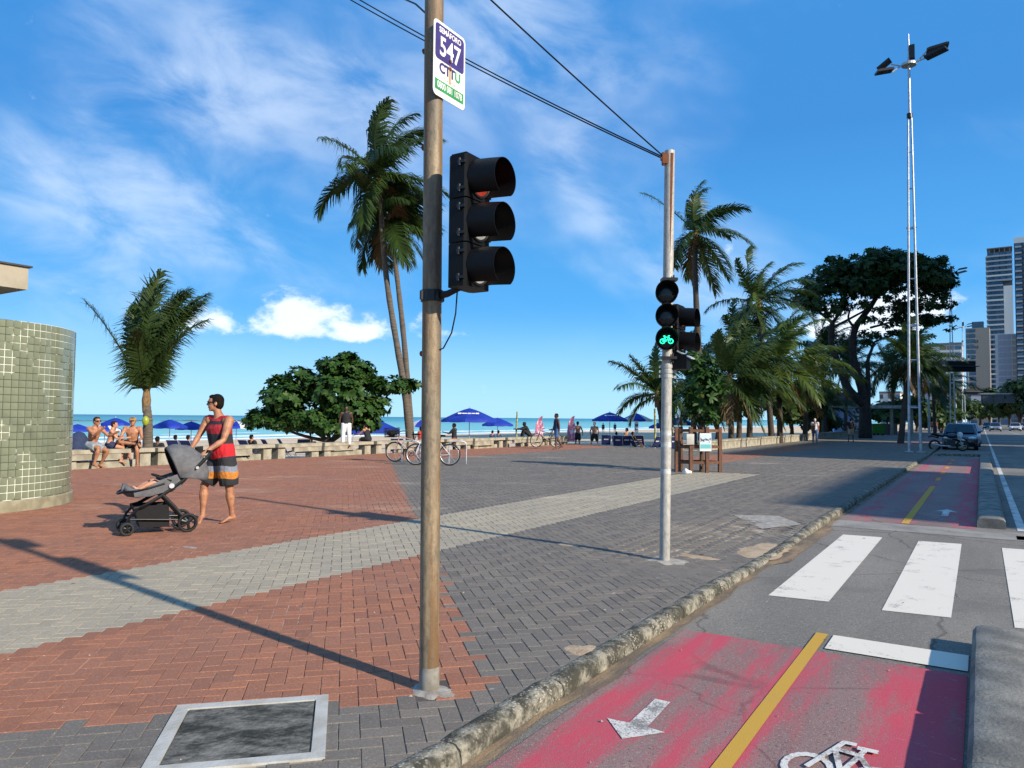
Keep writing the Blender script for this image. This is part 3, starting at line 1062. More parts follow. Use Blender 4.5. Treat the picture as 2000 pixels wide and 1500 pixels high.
for i, (_, _, a, z_) in enumerate(tl):
    jit = (random.uniform(-.012, .012), random.uniform(-.012, .012))
    if i < 300:
        o = bpy.data.objects.new('tile', tme)
        COL.objects.link(o)
        o.parent = kiosk
        o.location = ((KIOSK_R - .006) * math.cos(a), (KIOSK_R - .006) * math.sin(a), z_)
        o.rotation_euler = (0, jit[0], a + jit[1])
    else:
        vv = np.array(tv) @ rot_z(a + jit[1]).T + np.array([(KIOSK_R - .006) * math.cos(a), (KIOSK_R - .006) * math.sin(a), z_])
        mrest.add(vv, tf)
        rvals += [random.random()] * len(tf)
me = mrest.mesh('tiles')
at = me.attributes.new('rnd', 'FLOAT', 'FACE')
at.data.foreach_set('value', np.array(rvals, dtype=np.float32))
o = link('tiles', me, M['tile'], kiosk)
o['kind'] = 'stuff'
# flat roof on a recessed core
obj('core', MB().lathe([(.45, 0.1), (.45, 3.34)], n=40), M['concrete'], kiosk, smooth=True)
cr = P(54, 566, 12.3)
rz0 = cr[2]
rl = cr[:2] - KIOSK_C
M['roof_beige'] = pm('roof_render', (0.36, 0.315, 0.235), 0.9, col2=(0.29, 0.25, 0.18), scale=2)
ry = rot_z(0)
rb = MB()
c0 = rl
pts = [c0, c0 - TV[:2] * 4.5, c0 - TV[:2] * 4.5 - SV[:2] * 6.5, c0 - SV[:2] * 6.5]
rb.prism([(p[0], p[1]) for p in pts], rz0, rz0 + 0.37)
obj('roof', rb, M['roof_beige'], kiosk)
rc = MB().prism([(p[0] + (.05 * SV[0] if i in (0, 1) else 0) + (.04 * TV[0] if i in (0, 3) else 0), p[1] + (.05 * SV[1] if i in (0, 1) else 0) + (.04 * TV[1] if i in (0, 3) else 0)) for i, p in enumerate(pts)], rz0 + .372, rz0 + .40)
obj('roof_edge', rc, pm('roof_edge', (0.05, 0.048, 0.045), 0.8), kiosk)

# ================================================================== poles and signals
def rust_mat(name, base, rust, amount, base2):
    m = bpy.data.materials.new(name)
    m.use_nodes = True
    t = NT(m.node_tree)
    b = t.n['Principled BSDF']
    v = t.node('ShaderNodeTexCoord').outputs['Object']
    c = t.mix(t.ramp(t.noise(t.vmul(v, (5, 5, 0.6)), 2.4, 6), 0.35, 0.68), base, base2)
    c = t.mix(t.m('MULTIPLY', t.ramp(t.noise(t.vmul(v, (1, 1, .35)), 45, 5, .7), .42, .66), .5), c, tuple(k * .45 for k in base2))
    n = t.noise(t.vmul(v, (9, 9, 0.55)), 1.7, 7, 0.65)
    c = t.mix(t.m('MULTIPLY', t.ramp(n, amount, amount + .16), 0.8), c, rust)
    t.put(b.inputs['Base Color'], c)
    b.inputs['Roughness'].default_value = 0.62
    b.inputs['Metallic'].default_value = 0.15
    bn = t.node('ShaderNodeBump', {'Strength': 1.0, 'Distance': 0.002, 'Height': t.noise(v, 60, 5)})
    t.put(b.inputs['Normal'], bn.outputs[0])
    return m
M['pole_rusty'] = rust_mat('pole_rusty', (0.31, 0.235, 0.14), (0.17, 0.088, 0.03), 0.45, (0.14, 0.118, 0.088))
M['pole_grey'] = rust_mat('pole_grey', (0.45, 0.43, 0.385), (0.28, 0.11, 0.045), 0.64, (0.36, 0.345, 0.31))
M['rust'] = pm('rust', (0.18, 0.06, 0.02), 0.9, scale=20)

lean1 = P(848, 0, POLE1[1] + 0.02) - POLE1
p1 = thing('signal_pole', 'tall rusty steel pole in the foreground carrying the sign and vehicle signal', 'pole', POLE1)
top1 = lean1 * 1.18
POLE1_AT = lambda z: POLE1 + top1 * (z / top1[2])
obj('shaft', MB().tube([(0, 0, -.05), tuple(top1 * .5), tuple(top1)], 0.0545, 24), M['pole_rusty'], p1, smooth=True)
obj('cap', MB().cyl(top1, top1 + np.array([0, 0, .02]), .058, 20), M['pole_rusty'], p1)
obj('base_stain', MB().lathe([(.0562, -.03), (.0562, .09), (.0546, .13)], n=24), pm('cement_splash', (0.27, 0.255, 0.22), .9, col2=(0.15, .13, .10), scale=14, lo=.3, hi=.7), p1, smooth=True)
b1 = top1 * ((P(843, 578, POLE1[1])[2]) / top1[2])
br = MB().cyl(b1 + (0, 0, -.032), b1 + (0, 0, .032), .064, 24)
for a in (0.6, 2.2, 3.8, 5.2):
    br.box(b1 + np.array([math.cos(a) * .066, math.sin(a) * .066, 0]), (.018, .018, .05), rot_z(a))
obj('clamp', br, M['black_metal'], p1)
obj('clamp_arm', MB().tube([b1 + TV * .05, b1 + TV * .11 + np.array([0, 0, .005]), b1 + TV * .20 + SV * .03 + np.array([0, 0, .045])], [.022, .02, .015], 8), M['black_metal'], p1)
for z_, sd in ((3.62, 1), (3.05, -1), (1.86, -1)):
    q = top1 * (z_ / top1[2])
    obj('bolt', MB().cyl(q - TV * .05 * 1, q - TV * .075, .016, 8), M['rust'], p1)

# signal head, local frame: x = facing direction, y = across, z up
def signal_head(name, label, loc, face, units, lens_cols, tilt=0.0, unit_h=0.243, wd=0.235, visor=0.172, parent=None):
    th = thing(name, label, 'traffic light', loc, math.atan2(face[1], face[0]))
    H = unit_h * units
    for u in range(units):
        z0 = H - (u + 1) * unit_h
        hb = MB()
        prof_y = wd / 2
        # bevelled door box
        ch = .02
        poly = [(-.07, -prof_y + ch), (-.07 + ch, -prof_y), (.045, -prof_y), (.06, -prof_y + .012), (.06, prof_y - .012), (.045, prof_y), (-.07 + ch, prof_y), (-.07, prof_y - ch)]
        hb.prism(poly, z0 + .004, z0 + unit_h - .004)
        body = obj('housing', hb, M['black_plastic'], th)
        hw = MB()
        for sy in (-1, 1):
            for zz_ in (.05, unit_h - .05):
                hw.cyl((.018, sy * (prof_y + .008), z0 + zz_ - .02), (.018, sy * (prof_y + .008), z0 + zz_ + .02), .008, 8)
                hw.box((.03, sy * (prof_y + .006), z0 + zz_), (.05, .014, .016))
        obj('hinge', hw, M['black_metal'], body)
        zc = z0 + unit_h / 2
        rl_ = 0.098
        lens = MB()
        pr = [(0.001, .022), (rl_ * .35, .020), (rl_ * .7, .012), (rl_ * .98, 0.0)]
        lens.lathe([(r_, h_) for r_, h_ in pr], n=28)
        lens.xf(np.array([[0, 0, 1, .062], [0, 1, 0, 0], [-1, 0, 0, zc], [0, 0, 0, 1]]))
        obj('lens', lens, lens_cols[u], th, smooth=True)
        rim = MB()
        rim.tube([(.064, rl_ * math.cos(a), zc + rl_ * math.sin(a)) for a in np.linspace(0, 2 * math.pi, 29)[:-1]], .008, 8, closed=True)
        obj('lens_rim', rim, M['black_metal'], th, smooth=True)
        # visor: open underneath near the lens
        vs_ = MB()
        nA = 30
        a0, a1 = R(-90 + 34), R(270 - 34)
        ro, ri = rl_ + .012, rl_ + .009
        rows = []
        for (x_, dr, dz) in ((.062, 0, 0), (.062 + visor * .5, -.001, -.006), (.062 + visor, -.003, -.014)):
            rows.append([(x_, (ro + dr) * math.cos(a), zc + dz + (ro + dr) * math.sin(a)) for a in np.linspace(a0, a1, nA + 1)])
        inn = []
        for (x_, dr, dz) in ((.062, 0, 0), (.062 + visor * .5, -.001, -.006), (.062 + visor, -.003, -.014)):
            inn.append([(x_, (ri + dr) * math.cos(a), zc + dz + (ri + dr) * math.sin(a)) for a in np.linspace(a0, a1, nA + 1)])
        k = nA + 1
        vv = sum(rows, []) + sum(inn, [])
        ff = []
        for j in range(2):
            for i in range(nA):
                ff.append((j * k + i, j * k + i + 1, (j + 1) * k + i + 1, (j + 1) * k + i))
                ff.append((3 * k + j * k + i, 3 * k + (j + 1) * k + i, 3 * k + (j + 1) * k + i + 1, 3 * k + j * k + i + 1))
        for i in range(nA):
            ff.append((2 * k + i, 2 * k + i + 1, 5 * k + i + 1, 5 * k + i))
        for j in range(2):
            ff.append((j * k, (j + 1) * k, 3 * k + (j + 1) * k, 3 * k + j * k))
            ff.append((j * k + nA, 3 * k + j * k + nA, 3 * k + (j + 1) * k + nA, (j + 1) * k + nA))
        obj('visor', vs_.add(vv, ff), M['black_plastic'], th, smooth=True, angle=40)
    obj('seam', MB().box((-.005, 0, H + .004), (.10, wd * .85, .012)), M['black_plastic'], th)
    return th
M['lens_red'] = pm('lens_red', (0.32, 0.035, 0.02), 0.25, scale=30, lo=.3, hi=.7, spec=.6)
M['lens_clear'] = pm('lens_clear', (0.34, 0.34, 0.33), 0.25, scale=40, spec=.6)
hb = P(912, 567, POLE1[1] + .03)
hl = POLE1_AT(hb[2]) + TV * 0.235 + SV * 0.03
hl[2] = P(912, 568, 4.1)[2]
signal_head('vehicle_signal', 'three lens black vehicle signal with long visors on the near rusty pole', hl, TV, 3, [M['lens_red'], M['lens_clear'], M['lens_clear']])
# loose cable under the head
pc = [P(893, 570, 4.12), P(890, 612, 4.12), P(882, 650, 4.13), P(866, 680, 4.15), POLE1_AT(P(860, 684, 4.15)[2]) + TV * .05]
cu = MB().tube(pc, .0045, 6)
tag(obj('signal_cable', cu, M['black_plastic'], smooth=True), 'loose black cable looping from the near signal back to its pole', 'cable')

# number plate sign
sg = POLE1_AT(P(866, 128, 4.2)[2])
sgc = sg + TV * 0.068 + SV * 0.062
sign = thing('number_sign', 'white and purple plate reading SEMÁFORO 547 on the near pole', 'sign', sgc, math.atan2(-TV[1], -TV[0]) + math.pi)
# local: x = TV (towards the viewer), y runs along -? right handed: y = z cross x
YL = np.cross([0, 0, 1], TV)          # local y in world; text runs from the near edge to the far edge
W_, H_ = 0.30, 0.435
def rrect(w, h, r_, n=5):
    pts = []
    for (cx_, cy_, a0) in ((w / 2 - r_, h / 2 - r_, 0), (-w / 2 + r_, h / 2 - r_, 90), (-w / 2 + r_, -h / 2 + r_, 180), (w / 2 - r_, -h / 2 + r_, 270)):
        for k in range(n + 1):
            a = R(a0 + 90 * k / n)
            pts.append((cx_ + r_ * math.cos(a), cy_ + r_ * math.sin(a)))
    return pts
def plate(w, h, r_, cy_, x0, x1):
    mb = MB().prism(rrect(w, h, r_), x0, x1)
    # plate plane: u -> local y, v -> local z, thickness -> local x
    return mb.xf(np.array([[0, 0, 1, 0], [1, 0, 0, 0], [0, 1, 0, cy_], [0, 0, 0, 1]]))
M['sign_white'] = pm('sign_white', (0.74, 0.74, 0.72), .5, col2=(0.66, 0.65, 0.60), scale=5)
M['sign_purple'] = pm('sign_purple', (0.045, 0.030, 0.17), .5, scale=9)
M['sign_green'] = pm('sign_green', (0.03, 0.30, 0.09), .5, scale=9)
obj('plate', plate(W_, H_, .03, 0, -.003, 0), M['sign_white'], sign)
obj('purple_field', plate(W_ - .03, .205, .022, .098, 0.0005, .0015), M['sign_purple'], sign)
obj('green_field', plate(W_ - .03, .062, .006, -.152, 0.0005, .0015), M['sign_green'], sign)
ol = plate(W_ - .03, .118, .018, -.066, 0.0005, .0012)
obj('panel_outline', ol, pm('outline_grey', (0.45, .47, .45), .5), sign)
obj('panel', plate(W_ - .034, .114, .017, -.066, 0.0013, .0018), M['sign_white'], sign)
def sign_text(txt, size, y_, z_, mat, sx=1.0, bold=0.0, name='lettering'):
    me = text_mesh(txt, size, .0006, 'CENTER', bold)
    # font x -> local y, font y -> local z
    me.transform(Matrix(((0, 0, 1, .0028), (sx, 0, 0, y_), (0, 1, 0, z_), (0, 0, 0, 1))))
    o = link(name, me, mat, sign)
    return o
sign_text('SEMÁFORO', .044, 0, .168, M['sign_white'], .92, .0012)
sign_text('547', .155, 0, .072, M['sign_white'], .86, .003)
sign_text('C', .078, -.072, -.05, M['sign_purple'], 1.0, .003)
sign_text('TT', .078, 0.0, -.05, M['sign_purple'], .95, .003)
sign_text('U', .078, .075, -.05, M['sign_green'], 1.0, .003)
sign_text('T R A N S I T O', .018, 0, -.103, pm('letter_grey', (0.35, .33, .3), .6), .9)
sign_text('0800 081 1078', .052, 0, -.153, M['sign_white'], .74, .0012)
obj('rust_streak', plate(.018, .11, .008, -.06, .0032, .0036), pm('rust_streak', (0.50, 0.33, 0.16), .8, scale=20), sign)
for z_ in (.022, -.025):
    obj('bolt', MB().cyl((.003, 0, z_), (.010, 0, z_), .009, 8), M['rust'], sign)

# second pole with the cycle signal
top2 = P(1308, 295, POLE2[1]) - POLE2
p2 = thing('cycle_signal_pole', 'pale grey pole with rust streak holding the cycle signal and overhead cables', 'pole', POLE2)
at2 = lambda z: top2 * (z / top2[2])
obj('shaft', MB().tube([(0, 0, -.05), tuple(top2 * .5), tuple(top2)], .0555, 24), M['pole_grey'], p2, smooth=True)
obj('rust_streak', MB().tube([at2(top2[2] - z_) + np.array([.012 - .004 * z_, -.0515, 0]) for z_ in (.04, .3, .7, 1.15)], [(.020, .006), (.017, .006), (.013, .006), (.004, .004)], 8, side=(1, 0, 0)), M['rust'], p2, smooth=True)
hwk = MB()
hp = at2(top2[2] - .10) + np.array([-.055, -.03, 0])
hwk.box(hp, (.07, .05, .11)).cyl(hp + (-.02, 0, -.07), hp + (-.02, 0, .07), .02, 8).cyl(hp + (-.05, 0, 0), hp + (.02, 0, 0), .022, 8)
obj('cable_clamp', hwk, M['rust'], p2)
for py_ in (716, 735, 726):
    z_ = P(1300, py_, POLE2[1])[2]
    q = at2(z_)
    mbk = MB().cyl(q + (0, 0, -.018), q + (0, 0, .018), .0625, 20)
    mbk.box(q + np.array([.075, 0, 0]), (.05, .03, .03)).box(q + np.array([-.07, 0, 0]), (.03, .03, .03))
    obj('band', mbk, M['galv'], p2)
for py_ in (548, 700):
    z_ = P(1300, py_, POLE2[1])[2]
    q = at2(z_)
    mbk = MB().box(q + np.array([0, -.05, 0]), (.17, .12, .03)).cyl(q + (.05, -.06, -.05), q + (.05, -.06, .05), .01, 8)
    obj('bracket', mbk, M['black_metal'], p2)
for py_ in (845, 868, 920):
    z_ = P(1300, py_, POLE2[1])[2]
    q = at2(z_)
    obj('paint_band', MB().cyl(q + (0, 0, -.03), q + (0, 0, .025), .0562, 24, cap=False), pm('scraped_paint', (.55, .55, .52), .8, col2=(.4, .4, .37), scale=25), p2, smooth=True)
z_ = P(1300, 818, POLE2[1])[2]
obj('sticker', MB().tube([at2(z_ + d) for d in (-.10, .10)], .0568, 20, cap=False), M['pole_grey'], p2)
# three round cycle lamps one above the other
cyc = thing('cycle_signal', 'black three lamp cycle signal showing a lit green bicycle', 'traffic light', POLE2 + at2(P(1297, 665, POLE2[1])[2]) + np.array([-.03, -.10, 0]), R(-90) - 0.16)
M['bike_green'] = emit('bicycle_green', (0.02, 1.0, 0.45), 2.0)
M['lamp_dark'] = pm('lamp_dark', (0.006, 0.007, 0.009), 0.2, spec=.5)
for u, dz in enumerate((0.50, 0.247, 0.0)):
    hm = MB()
    prof = [(0.0, -.13), (.075, -.125), (.108, -.08), (.118, 0.0), (.120, .07), (.113, .07), (.108, .012), (0.0, .008)]
    hm.lathe(prof, n=32)
    hm.xf(np.array([[0, 0, 1, 0], [0, 1, 0, 0], [-1, 0, 0, dz], [0, 0, 0, 1]]))
    hs = obj('lamp_housing', hm, M['black_plastic'], cyc, smooth=True)
    # hood over the upper half
    hd = MB()
    rows = []
    arr = np.linspace(R(-10), R(190), 25)
    for rr, off in ((.121, 0), (.117, 0)):
        for x_ in (.06, .17):
            rows += [(x_, rr * math.cos(a), dz + rr * math.sin(a)) for a in arr]
    k = len(arr)
    ff = []
    for i in range(k - 1):
        ff += [(i, i + 1, k + i + 1, k + i), (2 * k + i, 3 * k + i, 3 * k + i + 1, 2 * k + i + 1), (k + i, k + i + 1, 3 * k + i + 1, 3 * k + i)]
    obj('hood', hd.add(rows, ff), M['black_plastic'], hs, smooth=True)
    ln = MB().lathe([(0.0, .03), (.06, .027), (.103, .014)], n=28).xf(np.array([[0, 0, 1, 0], [0, 1, 0, 0], [-1, 0, 0, dz], [0, 0, 0, 1]]))
    obj('lens', ln, M['lamp_dark'], cyc, smooth=True)
    if u < 2:
        obj('neck', MB().cyl((-.03, 0, dz - .15), (-.03, 0, dz - .10), .05, 14), M['black_plastic'], cyc)
bm_ = MB()
def ring(cy_, cz_, r_, w):
    bm_.tube([(.036, cy_ + r_ * math.cos(a), cz_ + r_ * math.sin(a)) for a in np.linspace(0, 2 * math.pi, 25)[:-1]], w, 6, closed=True)
for sy in (-1, 1):
    ring(sy * .043, -.022, .024, .0048)
for seg in ([(-.043, -.022), (-.02, .022), (.022, .022), (.043, -.022)], [(-.02, .022), (0, -.018), (.022, .022)], [(-.043, -.022), (0, -.018)], [(.022, .022), (.018, .037), (.034, .037)], [(-.034, .034), (-.014, .034)], [(-.02, .022), (-.024, .034)]):
    bm_.tube([(.038, a, b_) for a, b_ in seg], .0045, 6)
obj('bicycle_symbol', bm_, M['bike_green'], cyc, smooth=True)
# vehicle signal behind, seen from the side
vz = P(1330, 690, POLE2[1])[2]
signal_head('vehicle_signal', 'black vehicle signal seen from its side behind the cycle signal', POLE2 + at2(vz) + TV * .06 + SV * .14, TV, 2, [M['lens_red'], M['lens_clear']], unit_h=.265, wd=.25)
# camera box hanging below it
db = thing('signal_camera', 'dark detector box with white hood hanging below the far vehicle signal', 'camera', POLE2 + at2(P(1330, 702, POLE2[1])[2]) + TV * .13 + SV * .06, math.atan2(TV[1], TV[0]))
obj('body', MB().box((0, 0, -.03), (.18, .13, .16)).box((-.02, 0, .06), (.08, .08, .05)), M['black_plastic'], db)
obj('hood', MB().box((.06, 0, .045), (.18, .12, .012), rot_axis((0, 1, 0), R(28))), pm('hood_pale', (.55, .6, .65), .4), db)
obj('arm', MB().tube([(-.17, 0, -.05), (-.09, 0, -.04)], .018, 8), M['galv'], db)

# overhead cables
ctop = POLE2 + at2(top2[2] - .10) + np.array([-.075, -.03, 0])
def cable(label, px, py, y, sag, off=0.0, r_=.008, n=24):
    e = P(px, py, y)
    pts = []
    st_ = ctop + np.array([0, 0, off])
    e2 = st_ + (e - st_) * 1.9
    for k in range(n + 1):
        f = k / n
        p = st_ + (e2 - st_) * f
        p[2] -= sag * 4 * f * (1 - f)
        pts.append(p)
    tag(obj('overhead_cable', MB().tube(pts, r_, 6), M['black_plastic'], smooth=True), label, 'cable', 'overhead cables')
cable('upper of the two parallel cables passing behind the near pole', 745, 0, 9.2, .16, .02)
cable('lower of the two parallel cables passing behind the near pole', 728, 0, 9.2, .16, 0.0)
cable('single steep cable rising left from the cycle signal pole', 968, 0, 6.6, .04, .03)
pq = [POLE1_AT(P(836, 18, 4.15)[2]) - TV * .05, P(812, 8, 4.6), P(785, -4, 5.2), P(640, -90, 9)]
tag(obj('overhead_cable', MB().tube(pq, .006, 6), M['black_plastic'], smooth=True), 'short cable leaving the top left of the near pole', 'cable', 'overhead cables')

# ================================================================== light towers
def light_tower(label, base, height, k=1.0, detail=True, rotz=0.35):
    th = thing('light_tower', label, 'lamp tower', base, rotz, 'steel light towers along the promenade')
    hl_ = height * .80
    w0, w1 = .25, .07
    legs = []
    for s_ in (-1, 1):
        obj('leg', MB().cyl((s_ * w0, 0, 0), (s_ * w1, 0, hl_), .085 * k, 12, .06 * k), M['steel'], th, smooth=True)
        obj('foot_plate', MB().box((s_ * w0, 0, .02), (.36, .36, .04)), M['galv'], th)
    for f in (.13, .27, .37, .51, .66, .78, .89):
        w = w0 + (w1 - w0) * f
        rg = MB().cyl((-w, 0, hl_ * f), (w, 0, hl_ * f), .05 * k, 8)
        if f in (.37, .66):
            rg.cyl((-w - .1, 0, hl_ * f + .05), (w + .1, 0, hl_ * f + .05), .05 * k, 8)
        obj('rung', rg, M['steel'], th)
    obj('collar', MB().cyl((0, .02, hl_ - .12), (0, .02, hl_ + .12), .17 * k, 14), M['black_metal'], th)
    obj('mast', MB().tube([(0, .02, hl_), (0, .02, height * .935), (0, .02, height)], [.085 * k, .075 * k, .035 * k], 12), M['steel'], th, smooth=True)
    zc = height * .925
    obj('head_ring', MB().cyl((0, .02, zc - .06), (0, .02, zc + .06), .42 * k, 20), M['galv'], th)
    obj('driver_box', MB().box((.18 * k, .02, zc + .75 * k), (.30 * k, .3 * k, .85 * k)), M['black_metal'], th)
    for (a, up_, L) in ((R(8), .55, 1.6), (R(-18), .05, 1.6), (R(172), .25, 1.15), (R(205), -.35, 1.3)):
        d = np.array([math.cos(a), math.sin(a), 0])
        ar = MB().tube([np.array([0, .02, zc]) + d * .3, np.array([0, .02, zc + up_ * .6]) + d * .75 * k, np.array([0, .02, zc + up_]) + d * 1.0 * k], .045 * k, 8)
        arm = obj('lamp_arm', ar, M['galv'], th, smooth=True)
        rt_m = np.array(Matrix.Rotation(a, 3, 'Z') @ Matrix.Rotation(R(-9) if a < 1.5 else R(32 if up_ > 0 else 8), 3, 'Y'))
        cc_ = np.array([0, .02, zc + up_]) + d * (1.0 * k + L * .28)
        obj('floodlight', MB().box(cc_ + np.array([0, 0, .06]), (L * .6, .5, .10), rt_m).box(cc_ + np.array([0, 0, .13]), (L * .5, .35, .06), rt_m), M['black_metal'], arm)
    return th
tb = (G(1773, 884) + G(1797, 882)) / 2
tb = ST(41.0, -2.75)
tw_h = P(1785, 66, tb[1])[2]
light_tower('tall light tower standing at the kerb, nearest of the row', tb, tw_h, .80, rotz=-.55)
for (px_, top_, lab) in ((1861, 508, 'second light tower of the row, beyond the parked car'), (1883, 622, 'third light tower, small against the blue office block'), (1893, 690, 'farthest light tower of the row')):
    hz_ = 816 + .0086 * (px_ - 1000)
    y_ = (tw_h - 1.5) * F_PX / (hz_ - top_)
    bp = P(px_, 830, y_)
    light_tower(lab, (bp[0], bp[1], -0.05), tw_h, .85, rotz=-.55)

# ================================================================== bench wall
bw = thing('bench_wall', 'long row of low concrete benches between the plaza and the beach', 'bench')
BT = -21.0
s_ = 6.0
i = 0
M['bench'] = pm('bench_concrete', (0.38, 0.345, 0.265), 0.92, col2=(0.23, 0.205, 0.15), scale=2.6, detail=8, bump=.008, bscale=40, speck=(.2, .18, .14), speck_scale=40)
def bbox(name, s0, s1, t0, t1, z0, z1):
    c_ = ST((s0 + s1) / 2, (t0 + t1) / 2, (z0 + z1) / 2)
    o = obj(name, MB().box((0, 0, 0), (t1 - t0, s1 - s0, z1 - z0)), M['bench'], bw, c_, -ANG)
    return o
while s_ < 37.5:
    L = [2.5, 2.1, 2.7, 1.9][i % 4]
    tt = -21.35 + 0.95 * max(0, min(1, (s_ - 12) / 22))
    seat_drop = .20 if i % 3 != 1 else .26
    bbox('seat_slab', s_ + .03, s_ + L - .03, tt - .28, tt + .22, .50 - .12, .50)
    bbox('apron', s_ + .03 + (L * .35 if i % 2 else 0), s_ + L - .03 - (0 if i % 2 else L * .38), tt + .06, tt + .20, .50 - seat_drop - .09, .376)
    bbox('leg', s_ + .10, s_ + .42, tt - .22, tt + .12, -.1, .376)
    bbox('leg', s_ + L - .44, s_ + L - .10, tt - .22, tt + .12, -.1, .376)
    if i % 2 == 0:
        bbox('plinth', s_ + .44, s_ + L * .8, tt - .10, tt + .06, -.1, .17)
    s_ += L
    i += 1

# low wall on the right, in front of the palms
lw = thing('low_wall', 'low worn concrete wall edging the palm bed on the right', 'wall')
s_ = 35.2
i = 0
while s_ < 120:
    L = random.uniform(1.9, 2.3)
    h_ = .42 + random.uniform(-.015, .015)
    c_ = ST(s_ + L / 2, -11.4 + .05 * (i % 2), h_ / 2 - .1)
    obj('block', MB().box((0, 0, 0), (.45, L - .04, h_ + .2)).box((0, 0, h_ / 2 + .1), (.52, L - .02, .09)), M['bench'], lw, c_, -ANG)
    s_ += L
    i += 1
for k in range(5):
    c_ = ST(35.25 + .38 * (k + .5) * .55, -12.0 - 1.75 * k, -.05)
edge = obj('kerb_edge', MB().box((0, 0, 0), (8.6, .22, .3)), M['bench'], None, ST(36.95, -16.7, -.135), -ANG - math.atan2(3.0, 7.85))
tag(edge, 'flat concrete edging where the plaza meets the sand', 'kerb')

# ================================================================== wooden tree guard
gd = thing('tree_guard', 'brown wooden post and rail guard round the young tree', 'tree guard', (G(1325, 921) + G(1410, 925)) / 2 + np.array([0, .25, 0]), R(8))
for (x_, y_) in ((-.62, .02), (.62, -.12), (-.30, -.25), (.30, .42), (-.34, .42), (.16, -.30)):
    obj('post', MB().box((x_, y_, .64), (.095, .095, 1.30)), M['wood_post'], gd, rotz=None)
for z_ in (.28, .72, 1.18):
    for (a, b_) in (((-.62, .02), (-.30, -.25)), ((-.30, -.25), (.16, -.30)), ((.16, -.30), (.62, -.12)), ((.62, -.12), (.30, .42)), ((.30, .42), (-.34, .42)), ((-.34, .42), (-.62, .02))):
        a3, b3 = np.array([*a, z_]), np.array([*b_, z_])
        d = b3 - a3
        L = np.linalg.norm(d)
        obj('rail', MB().box((a3 + b3) / 2, (L - .05, .035, .075), rot_z(math.atan2(d[1], d[0]))), M['wood_post'], gd)
sgp = thing('guard_sign', 'small white notice with a beach picture on the tree guard', 'sign', gd.location + Vector((.13, -.375, .86)), R(8))
obj('board', MB().box((0, 0, 0), (.34, .02, .50)), M['sign_white'], sgp)
m = bpy.data.materials.new('beach_picture')
m.use_nodes = True
t = NT(m.node_tree)
x, y, z = t.sep(t.node('ShaderNodeTexCoord').outputs['Object'])
nn = t.noise(t.comb(x, z, 0), 14, 4)
c = t.mix(t.ramp(z, -.07, -.05), (.12, .42, .42), (.50, .58, .62))
c = t.mix(t.ramp(t.m('ADD', nn, t.m('MULTIPLY', t.m('ABSOLUTE', t.m('SUBTRACT', z, .07)), -3.0)), .38, .46), c, (.05, .06, .07))
c = t.mix(t.ramp(z, -.19, -.17), (.6, .62, .6), c)
t.put(t.n['Principled BSDF'].inputs['Base Color'], c)
obj('picture', MB().box((0, -.0115, 0), (.31, .002, .46)), m, sgp)
obj('back_board', MB().box((-.42, .06, .08), (.22, .02, .30)), M['concrete_pale'], sgp)
tag(obj('plastic_bag', MB().ell((0, 0, .06), (.11, .08, .07), 10, 7).ell((.1, .02, .05), (.07, .06, .05), 8, 6).ell((-.02, -.05, .1), (.05, .05, .06), 8, 6), M['white_paint'], None, G(1340, 926), smooth=True, angle=None), 'crumpled white plastic bag on the ground by the tree guard', 'bag')
# ================================================================== people
def seg(a, b_, f):
    return a + (b_ - a) * f

class Body:
    """collects overlapping lofts, then becomes one continuous skin"""
    def __init__(s):
        s.mb = MB()

    def limb(s, pts, rad, side=None, n=10):
        pts = [np.asarray(p, float) for p in pts]
        s.mb.tube(pts, rad, n, side=side)
        for p, r in ((pts[0], rad[0]), (pts[-1], rad[-1])):
            q = r if np.isscalar(r) else min(r)
            s.mb.ell(p, (q, q, q), 10, 7)
        return s

    def ell(s, c, r, rot=None):
        s.mb.ell(c, r, 14, 10, rot)
        return s


